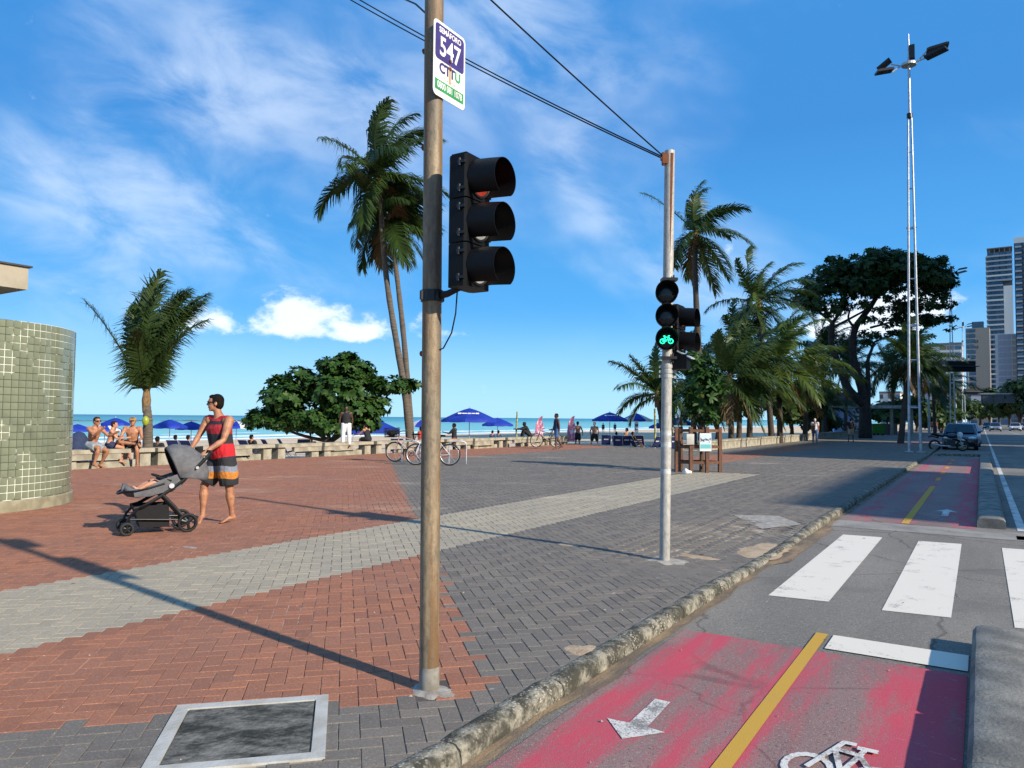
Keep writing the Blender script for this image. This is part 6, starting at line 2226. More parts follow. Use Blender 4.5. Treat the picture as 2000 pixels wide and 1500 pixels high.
# ================================================================== buildings
M['bld_white'] = pm('facade_white', (.62, .62, .60), .8, col2=(.5, .5, .49), scale=.2)
M['bld_grey'] = pm('facade_grey', (.27, .25, .225), .85, col2=(.22, .20, .18), scale=.1)
M['bld_slab'] = pm('balcony_slab', (.34, .37, .42), .8, scale=.3)
M['bld_dark'] = pm('facade_dark', (.055, .065, .085), .7, scale=.3)
M['bld_glass'] = pm('facade_glass', (.06, .13, .22), .12, col2=(.03, .06, .11), scale=.25, rnd=.35, spec=.8)
M['bld_brown'] = pm('facade_brown', (.17, .14, .13), .8, scale=.4)
M['bld_net'] = pm('scaffold_net', (.42, .42, .46), .9, col2=(.33, .33, .40), scale=.5)

def unit_box(mat):
    me = MB().box((0, 0, 0), (1, 1, 1)).mesh('unit')
    me.materials.append(mat)
    return me
UB = {}
def bx(name, parent, c, size, mat):
    if mat.name not in UB:
        UB[mat.name] = unit_box(mat)
    o = bpy.data.objects.new(name, UB[mat.name])
    COL.objects.link(o)
    o.parent = parent
    o.location = Vector([float(q) for q in c])
    o.scale = Vector([float(q) for q in size])
    return o

def block(label, px0, px1, pytop, y, rotz, depth, style, name='apartment_tower', floor_h=3.1, z0=-.1):
    a, b_ = P(px0, 800, y), P(px1, 800, y)
    W = (b_[0] - a[0]) * math.cos(rotz)
    H = P((px0 + px1) / 2, pytop, y)[2]
    c = (a + b_) / 2
    th = thing(name, label, 'building', (c[0] - depth * .5 * math.sin(rotz), c[1] + depth * .5 * math.cos(rotz), z0), rotz)
    nf = int(H / floor_h)
    fh = H / nf
    fy = -depth / 2                       # front face, towards the camera
    lx = -W / 2
    if style == 'tower':                  # glass balconies on the left, blank white strip on the right
        bx('wall', th, (0, 0, H / 2), (W * .96, depth * .96, H), M['bld_dark'])
        bx('side_strip', th, (W * .31, fy + .1, H * .40), (W * .36, 1.0, H * .80), M['bld_white'])
        for f in range(nf):
            zf = f * fh
            wide = f > nf * .8
            x1 = W * .5 if wide else W * .12
            bx('balcony', th, ((lx - .4 + x1) / 2, fy - .7, zf + .55), (x1 - lx + .4, 1.8 + .5 * (f % 2), 1.0), M['bld_slab'] if f % 5 else M['bld_white'])
            for q in range(4):
                xw = lx + (x1 - lx) * (q + .5) / 4
                bx('window', th, (xw, fy - .05, zf + fh * .66), ((x1 - lx) / 4 * .88, .25, fh * .58), M['bld_glass'])
            bx('side_balcony', th, (lx - .35, 0, zf + .5), (.9, depth * .8, .9), M['bld_slab'])
        for q in range(5):
            bx('roof_pier', th, (lx + W * (q + .5) / 5, fy + .6, H + 1.3), (.6, .8, 2.6), M['bld_brown'])
        bx('roof', th, (0, 0, H + 2.8), (W, depth, .6), M['bld_brown'])
    elif style == 'grid':                 # building wrapped in pale netting with floor lines
        bx('wall', th, (0, 0, H / 2), (W, depth, H), M['bld_white'])
        for f in range(nf):
            zf = f * fh
            for q in range(3):
                bx('window', th, (lx + W * (.12 + .2 * q + .1), fy - .1, zf + fh * .5), (W * .19, .3, fh * .8), M['bld_net'])
            bx('brick_panel', th, (W * .37, fy - .1, zf + fh * .5), (W * .2, .3, fh * .7), pm('panel_pink', (.42, .32, .28), .85) if f == 0 else bpy.data.materials['panel_pink'])
            bx('floor_line', th, (0, fy - .2, zf), (W * 1.0, .5, .5), M['bld_white'])
    elif style == 'glassblock':           # blue glass front on the left, blank grey flank
        bx('wall', th, (0, 0, H / 2), (W, depth, H), M['bld_grey'])
        for f in range(nf):
            zf = f * fh
            for q in range(3):
                bx('window', th, (lx + W * .42 * (q + .5) / 3, fy - .1, zf + fh * .5), (W * .42 / 3 * .92, .3, fh * (.62 if (f + q) % 4 else .4)), M['bld_glass'])
            bx('floor_line', th, (lx + W * .21, fy - .15, zf + .1), (W * .42, .4, .45), M['bld_slab'])
        for zf in (.86, .80):
            bx('vent', th, (lx + W * .5, fy - .1, H * zf), (W * .05, .3, 1.6), M['bld_dark'])
        bx('plant_room', th, (0, depth * .1, H + 2.2), (W * .5, depth * .4, 4.5), M['bld_glass'])
    elif style == 'white':                # white block with dark upper storeys and ribbon balconies
        bx('wall', th, (0, 0, H / 2), (W, depth, H), M['bld_white'])
        for f in range(nf):
            zf = f * fh
            top = f > nf * .62
            for q in range(5):
                mt = M['bld_brown'] if (top and q in (2, 3)) else (M['bld_dark'] if top and q == 0 else M['bld_glass'])
                if q == 1 and top:
                    continue
                bx('window', th, (lx + W * (q + .5) / 5, fy - .1, zf + fh * .6), (W / 5 * .86, .3, fh * .55), mt)
            bx('balcony', th, (W * .2, fy - .6, zf + .45), (W * .55, 1.2, .9), M['bld_white'])
        bx('roof', th, (0, 0, H + .5), (W * 1.03, depth * 1.03, 1.0), M['bld_brown'])
    elif style == 'dark':                 # dark tower cut by the frame
        bx('wall', th, (0, 0, H / 2), (W, depth, H), M['bld_dark'])
        for f in range(nf):
            zf = f * fh
            for q in range(4):
                bx('window', th, (lx + W * (q + .5) / 4, fy - .1, zf + fh * .55), (W / 4 * .8, .3, fh * .5), M['bld_glass'])
            for q in (0, 2):
                bx('balcony', th, (lx + W * (q + .5) / 4, fy - .6, zf + .5), (W / 4 * .85, 1.3, .8), M['bld_slab'])
        bx('parapet', th, (0, 0, H + 1), (W * 1.02, depth * 1.02, 3), M['bld_white'])
    return th
block('slim high tower with stacked balconies and a white blank strip', 1933, 1984, 492, 470, R(-34), 17, 'tower')
block('dark tower cut off by the right edge of the picture', 1988, 2050, 470, 380, R(-34), 16, 'dark')
block('netted block with pale floor lines in front of the slim tower', 1946, 1990, 652, 400, R(-34), 12, 'grid')
block('grey flanked office block with a blue glass front', 1888, 1936, 640, 430, R(-34), 18, 'glassblock', 'office_block')
block('white apartment block with dark upper storeys behind the palms', 1806, 1882, 674, 330, R(-34), 14, 'white', 'apartment_block')
block('low pale building seen through the palms right of the spreading tree', 1716, 1760, 768, 360, R(-34), 12, 'white', 'apartment_block')

# blocks on the other side of the avenue, right of the frame: they shade the far promenade
def side_block(label, s0, s1, h, t0=22.0, dep=16.0):
    c_ = ST((s0 + s1) / 2, t0 + dep / 2)
    th = thing('apartment_block', label, 'building', (c_[0], c_[1], -.1), -ANG)
    W = s1 - s0
    bx('wall', th, (0, 0, h / 2), (dep, W, h), M['bld_white'])
    nf = int(h / 3.1)
    for f in range(nf):
        for q in range(max(2, int(W / 4))):
            n_ = max(2, int(W / 4))
            bx('window', th, (-dep / 2 - .05, -W / 2 + W * (q + .5) / n_, 3.1 * f + 1.9), (.2, W / n_ * .6, 1.5), M['bld_glass'])
        bx('balcony', th, (-dep / 2 - .6, 0, 3.1 * f + .5), (1.2, W * .7, .9), M['bld_slab'])
side_block('pale apartment block across the avenue, outside the right edge, nearest', 10.5, 23.5, 13)
side_block('long pale apartment block across the avenue, outside the right edge, second', 28, 55, 16.5)
side_block('tall pale apartment block across the avenue, outside the right edge, third', 59, 108, 42)

# footbridge across the avenue
fb = P(1950, 778, 175)
brg = thing('footbridge', 'dark footbridge spanning the avenue below the towers', 'bridge', (fb[0], fb[1], 0), R(-30))
zb = fb[2]
obj('deck', MB().box((0, 0, zb - .9), (34, 2.4, .35)), M['bld_dark'], brg)
obj('roof', MB().box((0, 0, zb + 1.05), (34, 2.8, .22)), M['bld_slab'], brg)
for q in range(15):
    obj('panel', MB().box((-16 + q * 2.3, -1.2, zb + .05), (2.0, .1, 1.5)), M['bld_net'] if q % 4 == 1 else M['bld_dark'], brg)
for x_ in (-16.5, 16.5):
    obj('pier', MB().box((x_, 0, zb / 2 - .5), (.9, .9, zb)), M['bld_grey'], brg)

# overhead message boards
def gantry(label, px0, px1, py0, py1, y, arm_to):
    a, b_ = P(px0, py0, y), P(px1, py1, y)
    c = (a + b_) / 2
    post = P(arm_to, 850, y)
    th = thing('overhead_sign', label, 'sign', (post[0], post[1], 0))
    o_ = np.array([post[0], post[1], 0])
    w, h = abs(b_[0] - a[0]), abs(a[2] - b_[2])
    obj('upper_board', MB().box(c - o_ + np.array([0, 0, h * .27]), (w, .5, h * .44)), M['black_metal'], th)
    obj('lower_board', MB().box(c - o_ - np.array([0, 0, h * .25]), (w * 1.02, .5, h * .46)), M['black_metal'], th)
    obj('walkway', MB().box(c - o_ + np.array([0, -.4, 0]), (w * 1.05, .9, .08)), M['bld_dark'], th)
    obj('arm', MB().cyl((0, 0, c[2]), c - o_, .09, 8), M['galv'], th)
    obj('post', MB().cyl((0, 0, -.1), (0, 0, c[2] + .5), .14, 10, .1), M['galv'], th)
    return th
gantry('large dark message board on an arm above the cycle path', 1849, 1903, 705, 727, 80, 1815)
gantry('smaller dark message board farther along the avenue', 1883, 1913, 759, 771, 130, 1868)

# beach kiosk with blue and white patterned wall
kb = G(1627, 848); kb2 = G(1690, 848)
kk = thing('beach_kiosk', 'small kiosk with a blue and white patterned wall and a tapered brown roof', 'kiosk', (P(1658, 848, 84)[0], 84, 0), R(-12))
def kwall(t, v):
    x, y, z = t.sep(v)
    ck = t.node('ShaderNodeTexBrick', {'Vector': t.comb(x, z, 0), 'Color1': (.10, .20, .62, 1), 'Color2': (.16, .30, .72, 1), 'Mortar': (.72, .74, .78, 1), 'Scale': 3.2, 'Mortar Size': .03})
    return t.mix(t.ramp(x, .05, .06), ck.outputs[0], t.mix(t.ramp(t.noise(v, 5, 2), .48, .52), (.08, .08, .1), (.6, .6, .62)))
obj('wall', MB().box((0, 0, 1.45), (3.7, 3.4, 2.9)), street_mat('kiosk_pattern', kwall, .6), kk)
obj('canopy', MB().box((1.6, 0, 3.05), (9.5, 4.6, .32)), M['concrete_pale'], kk)
rf = MB().box((-.1, 0, 3.95), (3.9, 3.9, 1.45), taper=.72)
obj('roof', rf, M['bld_brown'], kk)
obj('emblem', MB().tube([(-.15, -1.95, 4.1), (.25, -1.92, 3.65), (.65, -1.95, 4.1)], .06, 6).tube([(.0, -1.93, 4.0), (.25, -1.85, 4.25), (.5, -1.93, 4.0)], .05, 6), M['cloth_white'], kk)
for x_ in (4.0, 6.0):
    obj('post', MB().box((x_, -1.7, 1.45), (.3, .3, 2.9)), M['roof_beige'], kk)
obj('counter', MB().box((3.4, 0, .6), (2.6, 2.6, 1.2)), M['bld_brown'], kk)
# waste container
wc = thing('waste_container', 'green wheeled waste container beside the kiosk', 'container', (P(1711, 848, 78)[0], 78, 0), R(10))
M['green_bin'] = pm('green_bin', (.05, .22, .02), .5)
obj('body', MB().add([(-.6, -.45, .2), (.6, -.45, .2), (.6, .45, .2), (-.6, .45, .2), (-.72, -.55, 1.05), (.72, -.55, 1.05), (.72, .55, 1.05), (-.72, .55, 1.05)], [(0, 3, 2, 1), (4, 5, 6, 7), (0, 1, 5, 4), (1, 2, 6, 5), (2, 3, 7, 6), (3, 0, 4, 7)]), M['green_bin'], wc)
obj('lid', MB().box((0, 0, 1.12), (1.5, 1.15, .10)), M['green_bin'], wc)
for x_ in (-.5, .5):
    for y_ in (-.38, .38):
        obj('wheel', MB().cyl((x_, y_ - .04, .1), (x_, y_ + .04, .1), .1, 12), M['rubber'], wc)

# ================================================================== vehicles
def car(label, loc, rotz, mat, roof=None, group=None, L=4.1, W=1.72, H=1.48):
    """faces +x"""
    th = thing('parked_car' if group else 'parked_car', label, 'car', loc, rotz, group)
    # side profile (x, z) lower body and cabin
    body = [(-L / 2, .38), (-L / 2 + .03, .78), (-L / 2 + .18, .92), (-.9, .95), (.85, .93), (1.45, .86), (L / 2 - .12, .72), (L / 2, .55), (L / 2 - .03, .28), (1.72, .20), (-1.7, .20)]
    def loft(prof_, hw_lo, hw_hi, zlo, zhi, ny=6):
        v, f = [], []
        n_ = len(prof_)
        for j in range(ny + 1):
            q = 2 * j / ny - 1
            for (x_, z_) in prof_:
                hw = hw_lo + (hw_hi - hw_lo) * max(0, min(1, (z_ - zlo) / (zhi - zlo)))
                rnd_ = 1 - .10 * abs(q) ** 4 * (abs(x_) / (L / 2)) ** 4
                v.append((x_ * rnd_, q * hw, z_ - .02 * abs(q) ** 4))
        for j in range(ny):
            for i in range(n_):
                k_ = (i + 1) % n_
                f.append((j * n_ + i, j * n_ + k_, (j + 1) * n_ + k_, (j + 1) * n_ + i))
        f.append(tuple(reversed(range(n_))))
        f.append(tuple(ny * n_ + i for i in range(n_)))
        return MB().add(v, f)
    obj('body', loft(body, W / 2, W / 2 * .95, .2, .95), mat, th, smooth=True, angle=35)
    cab = [(-1.72, .93), (-1.38, 1.38), (-1.0, H - .02), (.1, H), (.45, H - .05), (1.12, .92)]
    obj('cabin', loft(cab, W / 2 * .94, W / 2 * .74, .92, H), roof or mat, th, smooth=True, angle=35)
    ws = MB().add([(1.10, -.72, .955), (1.10, .72, .955), (.50, .60, H - .065), (.50, -.60, H - .065)], [(0, 1, 2, 3)])
    ws.xf(np.array([[1, 0, 0, .025], [0, 1, 0, 0], [0, 0, 1, .02], [0, 0, 0, 1]]))
    obj('windscreen', ws, M['glass_dark'], th)
    rw_ = MB().add([(-1.70, .68, .96), (-1.70, -.68, .96), (-1.36, -.58, H - .11), (-1.36, .58, H - .11)], [(0, 1, 2, 3)]).xf(np.array([[1, 0, 0, -.03], [0, 1, 0, 0], [0, 0, 1, .01], [0, 0, 0, 1]]))
    obj('rear_window', rw_, M['glass_dark'], th)
    for sy in (-1, 1):
        sw = MB().add([(.95, sy * .815, .97), (-1.45, sy * .815, .97), (-1.2, sy * .685, H - .12), (.32, sy * .675, H - .10)], [(0, 1, 2, 3) if sy < 0 else (3, 2, 1, 0)])
        sw.xf(np.array([[1, 0, 0, 0], [0, 1, 0, sy * .012], [0, 0, 1, 0], [0, 0, 0, 1]]))
        obj('side_window', sw, M['glass_dark'], th)
        obj('headlight', MB().ell((L / 2 - .14, sy * .60, .68), (.12, .20, .085), 12, 8), M['sign_white'], th, smooth=True)
        obj('mirror', MB().ell((.78, sy * (W / 2 + .07), 1.0), (.07, .10, .075), 10, 7), mat, th, smooth=True)
        for x_ in (1.27, -1.27):
            wv_ = obj('wheel', MB().cyl((x_, sy * (W / 2 - .19), .30), (x_, sy * (W / 2 + .01), .30), .30, 22), M['rubber'], th, smooth=True)
            obj('rim', MB().cyl((x_, sy * (W / 2), .30), (x_, sy * (W / 2 + .022), .30), .19, 16), M['steel'], wv_)
    obj('grille', MB().box((L / 2 - .02, 0, .56), (.06, .75, .13)), M['black_plastic'], th)
    obj('bumper', MB().box((L / 2 - .04, 0, .36), (.12, W * .86, .16)), M['black_plastic'], th)
    obj('number_plate', MB().box((L / 2 + .025, 0, .42), (.015, .40, .13)), M['galv'], th)
    return th
M['car_navy'] = pm('car_navy', (.008, .012, .03), .22, coat=.6, scale=2)
M['car_silver'] = pm('car_silver', (.38, .42, .47), .28, metal=.5, coat=.5, scale=2)
M['car_white'] = pm('car_white', (.62, .63, .64), .3, coat=.5, scale=2)
cl = G(1884, 877, ROAD_Z)
road_dir = math.atan2(-SV[1], -SV[0])
car('dark blue car parked facing us behind the motorcycle', (*(ST(50.5, -1.05)[:2]), ROAD_Z), road_dir, M['car_navy'], M['car_navy'])
car('silver car parked behind the dark blue car', (*(ST(57.0, -.95)[:2]), ROAD_Z), road_dir, M['car_silver'])
car('white car parked third in the kerbside row', (*(ST(64.0, -.9)[:2]), ROAD_Z), road_dir, M['car_white'])
far_cars = [(150, 6.0, 'silver', 'silver car far down the avenue left of the other traffic'), (158, 9.5, 'white', 'white car far down the avenue under the trees'), (170, 12.0, 'silver', 'silver car at the far right under the street trees'), (182, 7.0, 'navy', 'dark car far off in the avenue'), (200, 4.0, 'white', 'white car farthest away in the avenue')]
for (s_, t_, c_, lab) in far_cars:
    car(lab, (*(ST(s_, t_ - .00018 * s_ * s_)[:2]), ROAD_Z), road_dir, M['car_' + c_], group='traffic far down the avenue')

# motorcycle
mt = thing('motorcycle', 'dark motorcycle with a white front fairing parked across the bay', 'motorcycle', (*(ST(46.8, -1.55)[:2]), ROAD_Z), math.atan2(TV[1], TV[0]) + R(8))
def mwheel(x_, r_=.30):
    w_ = obj('wheel', MB().cyl((x_, -.05, r_), (x_, .05, r_), .05, 10), M['steel'], mt)
    obj('tyre', MB().tube([(x_ + (r_ - .05) * math.cos(a), 0, r_ + (r_ - .05) * math.sin(a)) for a in np.linspace(0, 2 * math.pi, 29)[:-1]], .052, 8, closed=True), M['rubber'], w_, smooth=True)
    sp_ = MB()
    for q in range(5):
        a = 6.283 * q / 5
        sp_.tube([(x_, 0, r_), (x_ + (r_ - .08) * math.cos(a), 0, r_ + (r_ - .08) * math.sin(a))], [.03, .018], 6)
    sp_.tube([(x_ + (r_ - .095) * math.cos(a), 0, r_ + (r_ - .095) * math.sin(a)) for a in np.linspace(0, 2 * math.pi, 25)[:-1]], .016, 6, closed=True)
    obj('rim', sp_, pm('rim_gold', (.45, .36, .2), .4, metal=.5), w_, smooth=True)
mwheel(.66); mwheel(-.64)
obj('fork', MB().tube([(.66, -.1, .30), (.52, -.1, .72), (.44, -.1, 1.0)], .025, 8).tube([(.66, .1, .30), (.52, .1, .72), (.44, .1, 1.0)], .025, 8), M['steel'], mt)
obj('fairing', MB().ell((.56, 0, .86), (.16, .15, .17), 14, 10).ell((.62, 0, .62), (.20, .07, .05), 12, 8, rot_axis((0, 1, 0), R(15))), M['white_paint'], mt, smooth=True)
obj('headlight', MB().ell((.68, 0, .86), (.05, .08, .09), 12, 8), M['glass_dark'], mt, smooth=True)
obj('tank', MB().ell((.18, 0, .82), (.30, .15, .14), 14, 10), M['car_navy'], mt, smooth=True)
obj('engine', MB().box((.12, 0, .42), (.42, .26, .34)).cyl((.2, -.16, .38), (.2, .16, .38), .12, 14), M['black_metal'], mt)
obj('seat', MB().tube([(-.02, 0, .83), (-.3, 0, .80), (-.62, 0, .88), (-.8, 0, .90)], [(.12, .06), (.15, .06), (.12, .06), (.08, .04)], 10, side=(0, 1, 0)), M['black_plastic'], mt, smooth=True)
obj('tail', MB().tube([(-.45, 0, .72), (-.75, 0, .80), (-.95, 0, .74)], [(.10, .07), (.08, .06), (.04, .04)], 8, side=(0, 1, 0)), M['car_navy'], mt, smooth=True)
obj('exhaust', MB().tube([(.1, -.16, .26), (-.4, -.18, .28), (-.8, -.2, .38)], [.03, .045, .05], 8), M['steel'], mt, smooth=True)
obj('swingarm', MB().cyl((.0, .1, .36), (-.64, .09, .30), .03, 8), M['black_metal'], mt)
obj('handlebar', MB().tube([(.32, -.36, 1.06), (.42, -.2, 1.04), (.44, 0, 1.02), (.42, .2, 1.04), (.32, .36, 1.06)], .016, 8), M['black_metal'], mt, smooth=True)
for sy in (-1, 1):
    obj('mirror', MB().ell((.38, sy * .34, 1.2), (.02, .06, .04), 8, 6).cyl((.38, sy * .28, 1.05), (.38, sy * .33, 1.19), .008, 6), M['black_metal'], mt)
obj('stand', MB().cyl((.0, .12, .25), (-.08, .28, 0), .014, 6), M['black_metal'], mt)

# ================================================================== bicycles
def bicycle(label, loc, rotz, mat, lean=0.0, basket=False, steer=0.0, r_=.34, name='bicycle'):
    th = thing(name, label, 'bicycle', loc, rotz)
    th.rotation_euler = (lean, 0, rotz)
    for x_ in (.53, -.53):
        w_ = obj('wheel', MB().cyl((x_, -.04, r_), (x_, .04, r_), .022, 10), M['steel'], th)
        obj('tyre', MB().tube([(x_ + (r_ - .02) * math.cos(a), 0, r_ + (r_ - .02) * math.sin(a)) for a in np.linspace(0, 2 * math.pi, 37)[:-1]], .022, 8, closed=True), M['rubber'], w_, smooth=True)
        sp_ = MB().tube([(x_ + (r_ - .05) * math.cos(a), 0, r_ + (r_ - .05) * math.sin(a)) for a in np.linspace(0, 2 * math.pi, 37)[:-1]], .010, 6, closed=True)
        for q in range(14):
            a = 6.283 * q / 14
            sp_.cyl((x_, .02 * (-1) ** q, r_), (x_ + (r_ - .05) * math.cos(a), 0, r_ + (r_ - .05) * math.sin(a)), .0022, 4)
        obj('rim', sp_, M['steel'], w_)
    bbk, sd, hdt, hdb = np.array([-.08, 0, .30]), np.array([-.22, 0, .80]), np.array([.36, 0, .86]), np.array([.40, 0, .70])
    fr = MB()
    for a, b_, q in ((bbk, sd, .017), (sd - (0, 0, .08), hdt, .016), (bbk, hdb, .020), (hdb, hdt, .02)):
        fr.cyl(a, b_, q, 10)
    for sy in (-1, 1):
        fr.cyl(bbk + (0, sy * .03, 0), (-.53, sy * .05, r_), .010, 8).cyl(sd + (0, sy * .02, -.1), (-.53, sy * .05, r_), .009, 8)
    obj('frame', fr, mat, th, smooth=True, angle=50)
    fk_ = MB()
    for sy in (-1, 1):
        fk_.tube([hdb + (0, sy * .04, 0), (.47, sy * .05, .52), (.53, sy * .05, r_)], .012, 8)
    fk_.cyl(hdb - (0, .05, 0), hdb + (0, .05, 0), .018, 8)
    obj('fork', fk_, mat, th, smooth=True)
    obj('handlebar', MB().cyl(hdt, hdt + (-.02, 0, .14), .014, 8).tube([(.22, -.30, 1.02), (.33, -.18, 1.02), (.36, 0, 1.0), (.33, .18, 1.02), (.22, .30, 1.02)], .013, 8), M['black_metal'], th, smooth=True)
    obj('saddle', MB().tube([(-.38, 0, .92), (-.28, 0, .93), (-.10, 0, .915)], [(.08, .025), (.07, .03), (.02, .018)], 10, side=(0, 1, 0)).cyl(sd, (-.25, 0, .92), .013, 8), M['black_plastic'], th, smooth=True)
    cr_ = MB().tube([(bbk[0] + .09 * math.cos(a), .045, bbk[2] + .09 * math.sin(a)) for a in np.linspace(0, 2 * math.pi, 25)[:-1]], .008, 6, closed=True)
    cr_.cyl(bbk + (0, -.07, 0), bbk + (0, .07, 0), .02, 10).cyl(bbk + (0, .07, 0), bbk + (.10, .07, -.13), .010, 6).cyl(bbk + (0, -.07, 0), bbk + (-.10, -.07, .13), .010, 6)
    cr_.box(bbk + (.10, .12, -.13), (.09, .09, .02)).box(bbk + (-.10, -.12, .13), (.09, .09, .02))
    obj('crankset', cr_, M['black_metal'], th)
    obj('chain', MB().cyl(bbk + (0, .045, .085), (-.53, .045, r_ + .035), .005, 4).cyl(bbk + (0, .045, -.085), (-.53, .045, r_ - .035), .005, 4), M['black_metal'], th)
    if basket:
        bk_ = MB()
        c0 = np.array([.62, 0, .98])
        for z_ in (-.14, -.05, .05, .14):
            k_ = .9 + .25 * (z_ + .14)
            bk_.tube([(c0[0] + .19 * k_ * cx_, .24 * k_ * cy_, c0[2] + z_) for cx_, cy_ in ((-1, -1), (1, -1), (1, 1), (-1, 1))], .008, 6, closed=True)
        for i in range(28):
            a = i / 28 * 4
            e, f = int(a), a - int(a)
            cs = ((-1, -1), (1, -1), (1, 1), (-1, 1), (-1, -1))
            x_, y_ = cs[e][0] + (cs[e + 1][0] - cs[e][0]) * f, cs[e][1] + (cs[e + 1][1] - cs[e][1]) * f
            bk_.cyl((c0[0] + .17 * x_, .215 * y_, c0[2] - .14), (c0[0] + .185 * x_, .235 * y_, c0[2] + .14), .007, 4)
        bk_.box((c0[0], 0, c0[2] - .14), (.33, .42, .01))
        obj('basket', bk_, M['black_plastic'], th)
        obj('basket_load', MB().ell((c0[0], 0, c0[2] - .02), (.16, .20, .11), 12, 8), M['cloth_black'], th, smooth=True)
    return th
M['bike_white'] = pm('bike_white', (.58, .58, .6), .35, coat=.4)
M['bike_pink'] = pm('bike_pink', (.50, .32, .30), .4, coat=.4)
c = (G(772, 907) + G(870, 911)) / 2
bicycle('white bicycle parked behind the near pole', (G(846, 909)[0] - .02, G(846, 909)[1], 0), R(176), M['bike_white'], R(4), name='bicycle')
bicycle('pinkish bicycle with a black front basket beside the rack', (G(800, 904)[0] - .05, G(800, 904)[1] + .35, 0), R(164), M['bike_pink'], R(-4), basket=True)
q = G(1062, 868.5)
bicycle('black bicycle leaning against the end of the bench wall', (P(1066, 868, 38.6)[0], 38.3, 0), R(196), M['black_metal'], R(-8), r_=.36)
for (px_, lab) in ((894, 'steel hoop bicycle rack right of the near pole'), (803, 'steel hoop rack holding the pinkish bicycle'), (838, 'steel hoop rack behind the near pole')):
    q = G(px_, 906)
    mb = MB().tube([(-.28, 0, -.02), (-.28, 0, .62), (-.24, 0, .70), (-.16, 0, .73), (.16, 0, .73), (.24, 0, .70), (.28, 0, .62), (.28, 0, -.02)], .022, 10)
    o = obj('bicycle_rack', mb, M['steel'], None, (q[0], q[1] - .12, 0), R(14), smooth=True)
    tag(o, lab, 'rack', 'bicycle racks')

# ================================================================== beach things
def sand_z(y_, x_):
    s_, t_ = to_st(np.array([x_, y_, 0]))
    pr = [(-8.9, -0.36), (-14, -0.37), (-20, -0.38), (-24, -0.40), (-36, -0.62), (-60, -0.95), (-82, -1.6), (-100, -2.35), (-130, -3.2)]
    return float(np.interp(-t_, [-a for a, _ in pr], [b_ for _, b_ in pr]))
def umbrella(label, px, pytop, wpx, y, mats, seed=0, tilt=0.0, slogan=False):
    top = P(px, pytop, y)
    Rr = wpx / 2 * y / F_PX
    z0 = sand_z(y, top[0])
    th = thing('beach_umbrella', label, 'umbrella', (top[0], y, z0), seed * .7, 'beach umbrellas')
    h = top[2] - z0
    dz = Rr * .42
    n_ = 8
    pan = []
    for k in range(n_):
        a0, a1 = 2 * math.pi * k / n_, 2 * math.pi * (k + 1) / n_
        v, f = [], []
        rows = 5
        for j in range(rows + 1):
            q = j / rows
            for i in range(4):
                a = a0 + (a1 - a0) * i / 3
                sag = 1 - .045 * math.sin(math.pi * i / 3) * q
                rr = Rr * q * sag
                v.append((rr * math.cos(a), rr * math.sin(a), h - dz * (q ** 1.25) - .03 * math.sin(math.pi * i / 3) * q))
        for j in range(rows):
            for i in range(3):
                a = j * 4 + i
                f.append((a, a + 4, a + 5, a + 1))
        vl = len(v)
        for i in range(4):                      # hanging valance
            x_, y_, z_ = v[rows * 4 + i]
            v.append((x_ * 1.005, y_ * 1.005, z_ - .10))
        for i in range(3):
            f.append((rows * 4 + i, vl + i, vl + i + 1, rows * 4 + i + 1))
        obj('panel', MB().add(v, f), mats[k % len(mats)], th, smooth=True, angle=60)
    obj('pole', MB().cyl((0, 0, -.2), (0, 0, h + .06), .024, 8), M['steel'], th)
    if slogan:
        a = math.radians(-90) - seed * .7
        cxx, cyy = math.cos(a) * Rr * .56, math.sin(a) * Rr * .56
        sl_ = np.array([math.cos(a), math.sin(a), -.62]); sl_ /= np.linalg.norm(sl_)
        tv_ = np.array([-math.sin(a), math.cos(a), 0])
        mb = MB()
        c0 = np.array([cxx, cyy, h - dz * .50 + .035])
        for (u0, u1, w0) in ((-.36, -.24, .07), (-.22, -.05, .05), (-.03, .08, .06), (.10, .22, .05), (.24, .36, .07)):
            mb.add([c0 + tv_ * u0 * Rr - sl_ * w0, c0 + tv_ * u0 * Rr + sl_ * w0, c0 + tv_ * u1 * Rr + sl_ * w0, c0 + tv_ * u1 * Rr - sl_ * w0], [(0, 1, 2, 3)])
        lo_ = obj('print', mb, M['sign_white'], th)
        lo_['kind'] = 'stuff'
    return th
B_, W2 = M['umbrella_blue'], M['umbrella_white']
for a in (('large blue umbrella right of the near pole', 917, 797, 112, 42, [B_], 1, True),
          ('blue umbrella behind the large one, by the bamboo post', 972, 816, 62, 52, [B_], 2, False),
          ('blue umbrella on the open sand left of the palm group', 1191, 805, 70, 52, [B_], 3, True),
          ('blue and white umbrella overlapping the one on open sand', 1243, 807, 62, 55, [B_, W2], 4, False),
          ('blue and white umbrella behind the tree guard', 1325, 815, 60, 52, [B_, W2], 5, False),
          ('blue umbrella between the two seated men', 226, 816, 52, 40, [B_], 6, False),
          ('blue umbrella just right of the young palm', 332, 819, 66, 44, [B_], 7, False),
          ('blue umbrella at the elbow of the stroller man', 374, 823, 60, 46, [B_], 8, False),
          ('blue and white umbrella behind the seated man in grey shorts', 205, 826, 62, 44, [B_, W2], 9, False),
          ('blue umbrella half hidden by the tiled kiosk', 152, 828, 50, 38, [B_], 10, False),
          ('blue and white umbrella left of the low almond tree', 462, 822, 54, 48, [B_, W2], 11, False),
          ('blue umbrella under the right side of the low almond tree', 690, 832, 56, 42, [B_], 12, False),
          ('blue umbrella peeping out left of the near pole', 822, 820, 50, 46, [B_, W2], 13, False),
          ('small blue umbrella behind the low arching palm', 1285, 826, 36, 58, [B_], 14, False)):
    umbrella(*a[:6], seed=a[6], slogan=a[7])
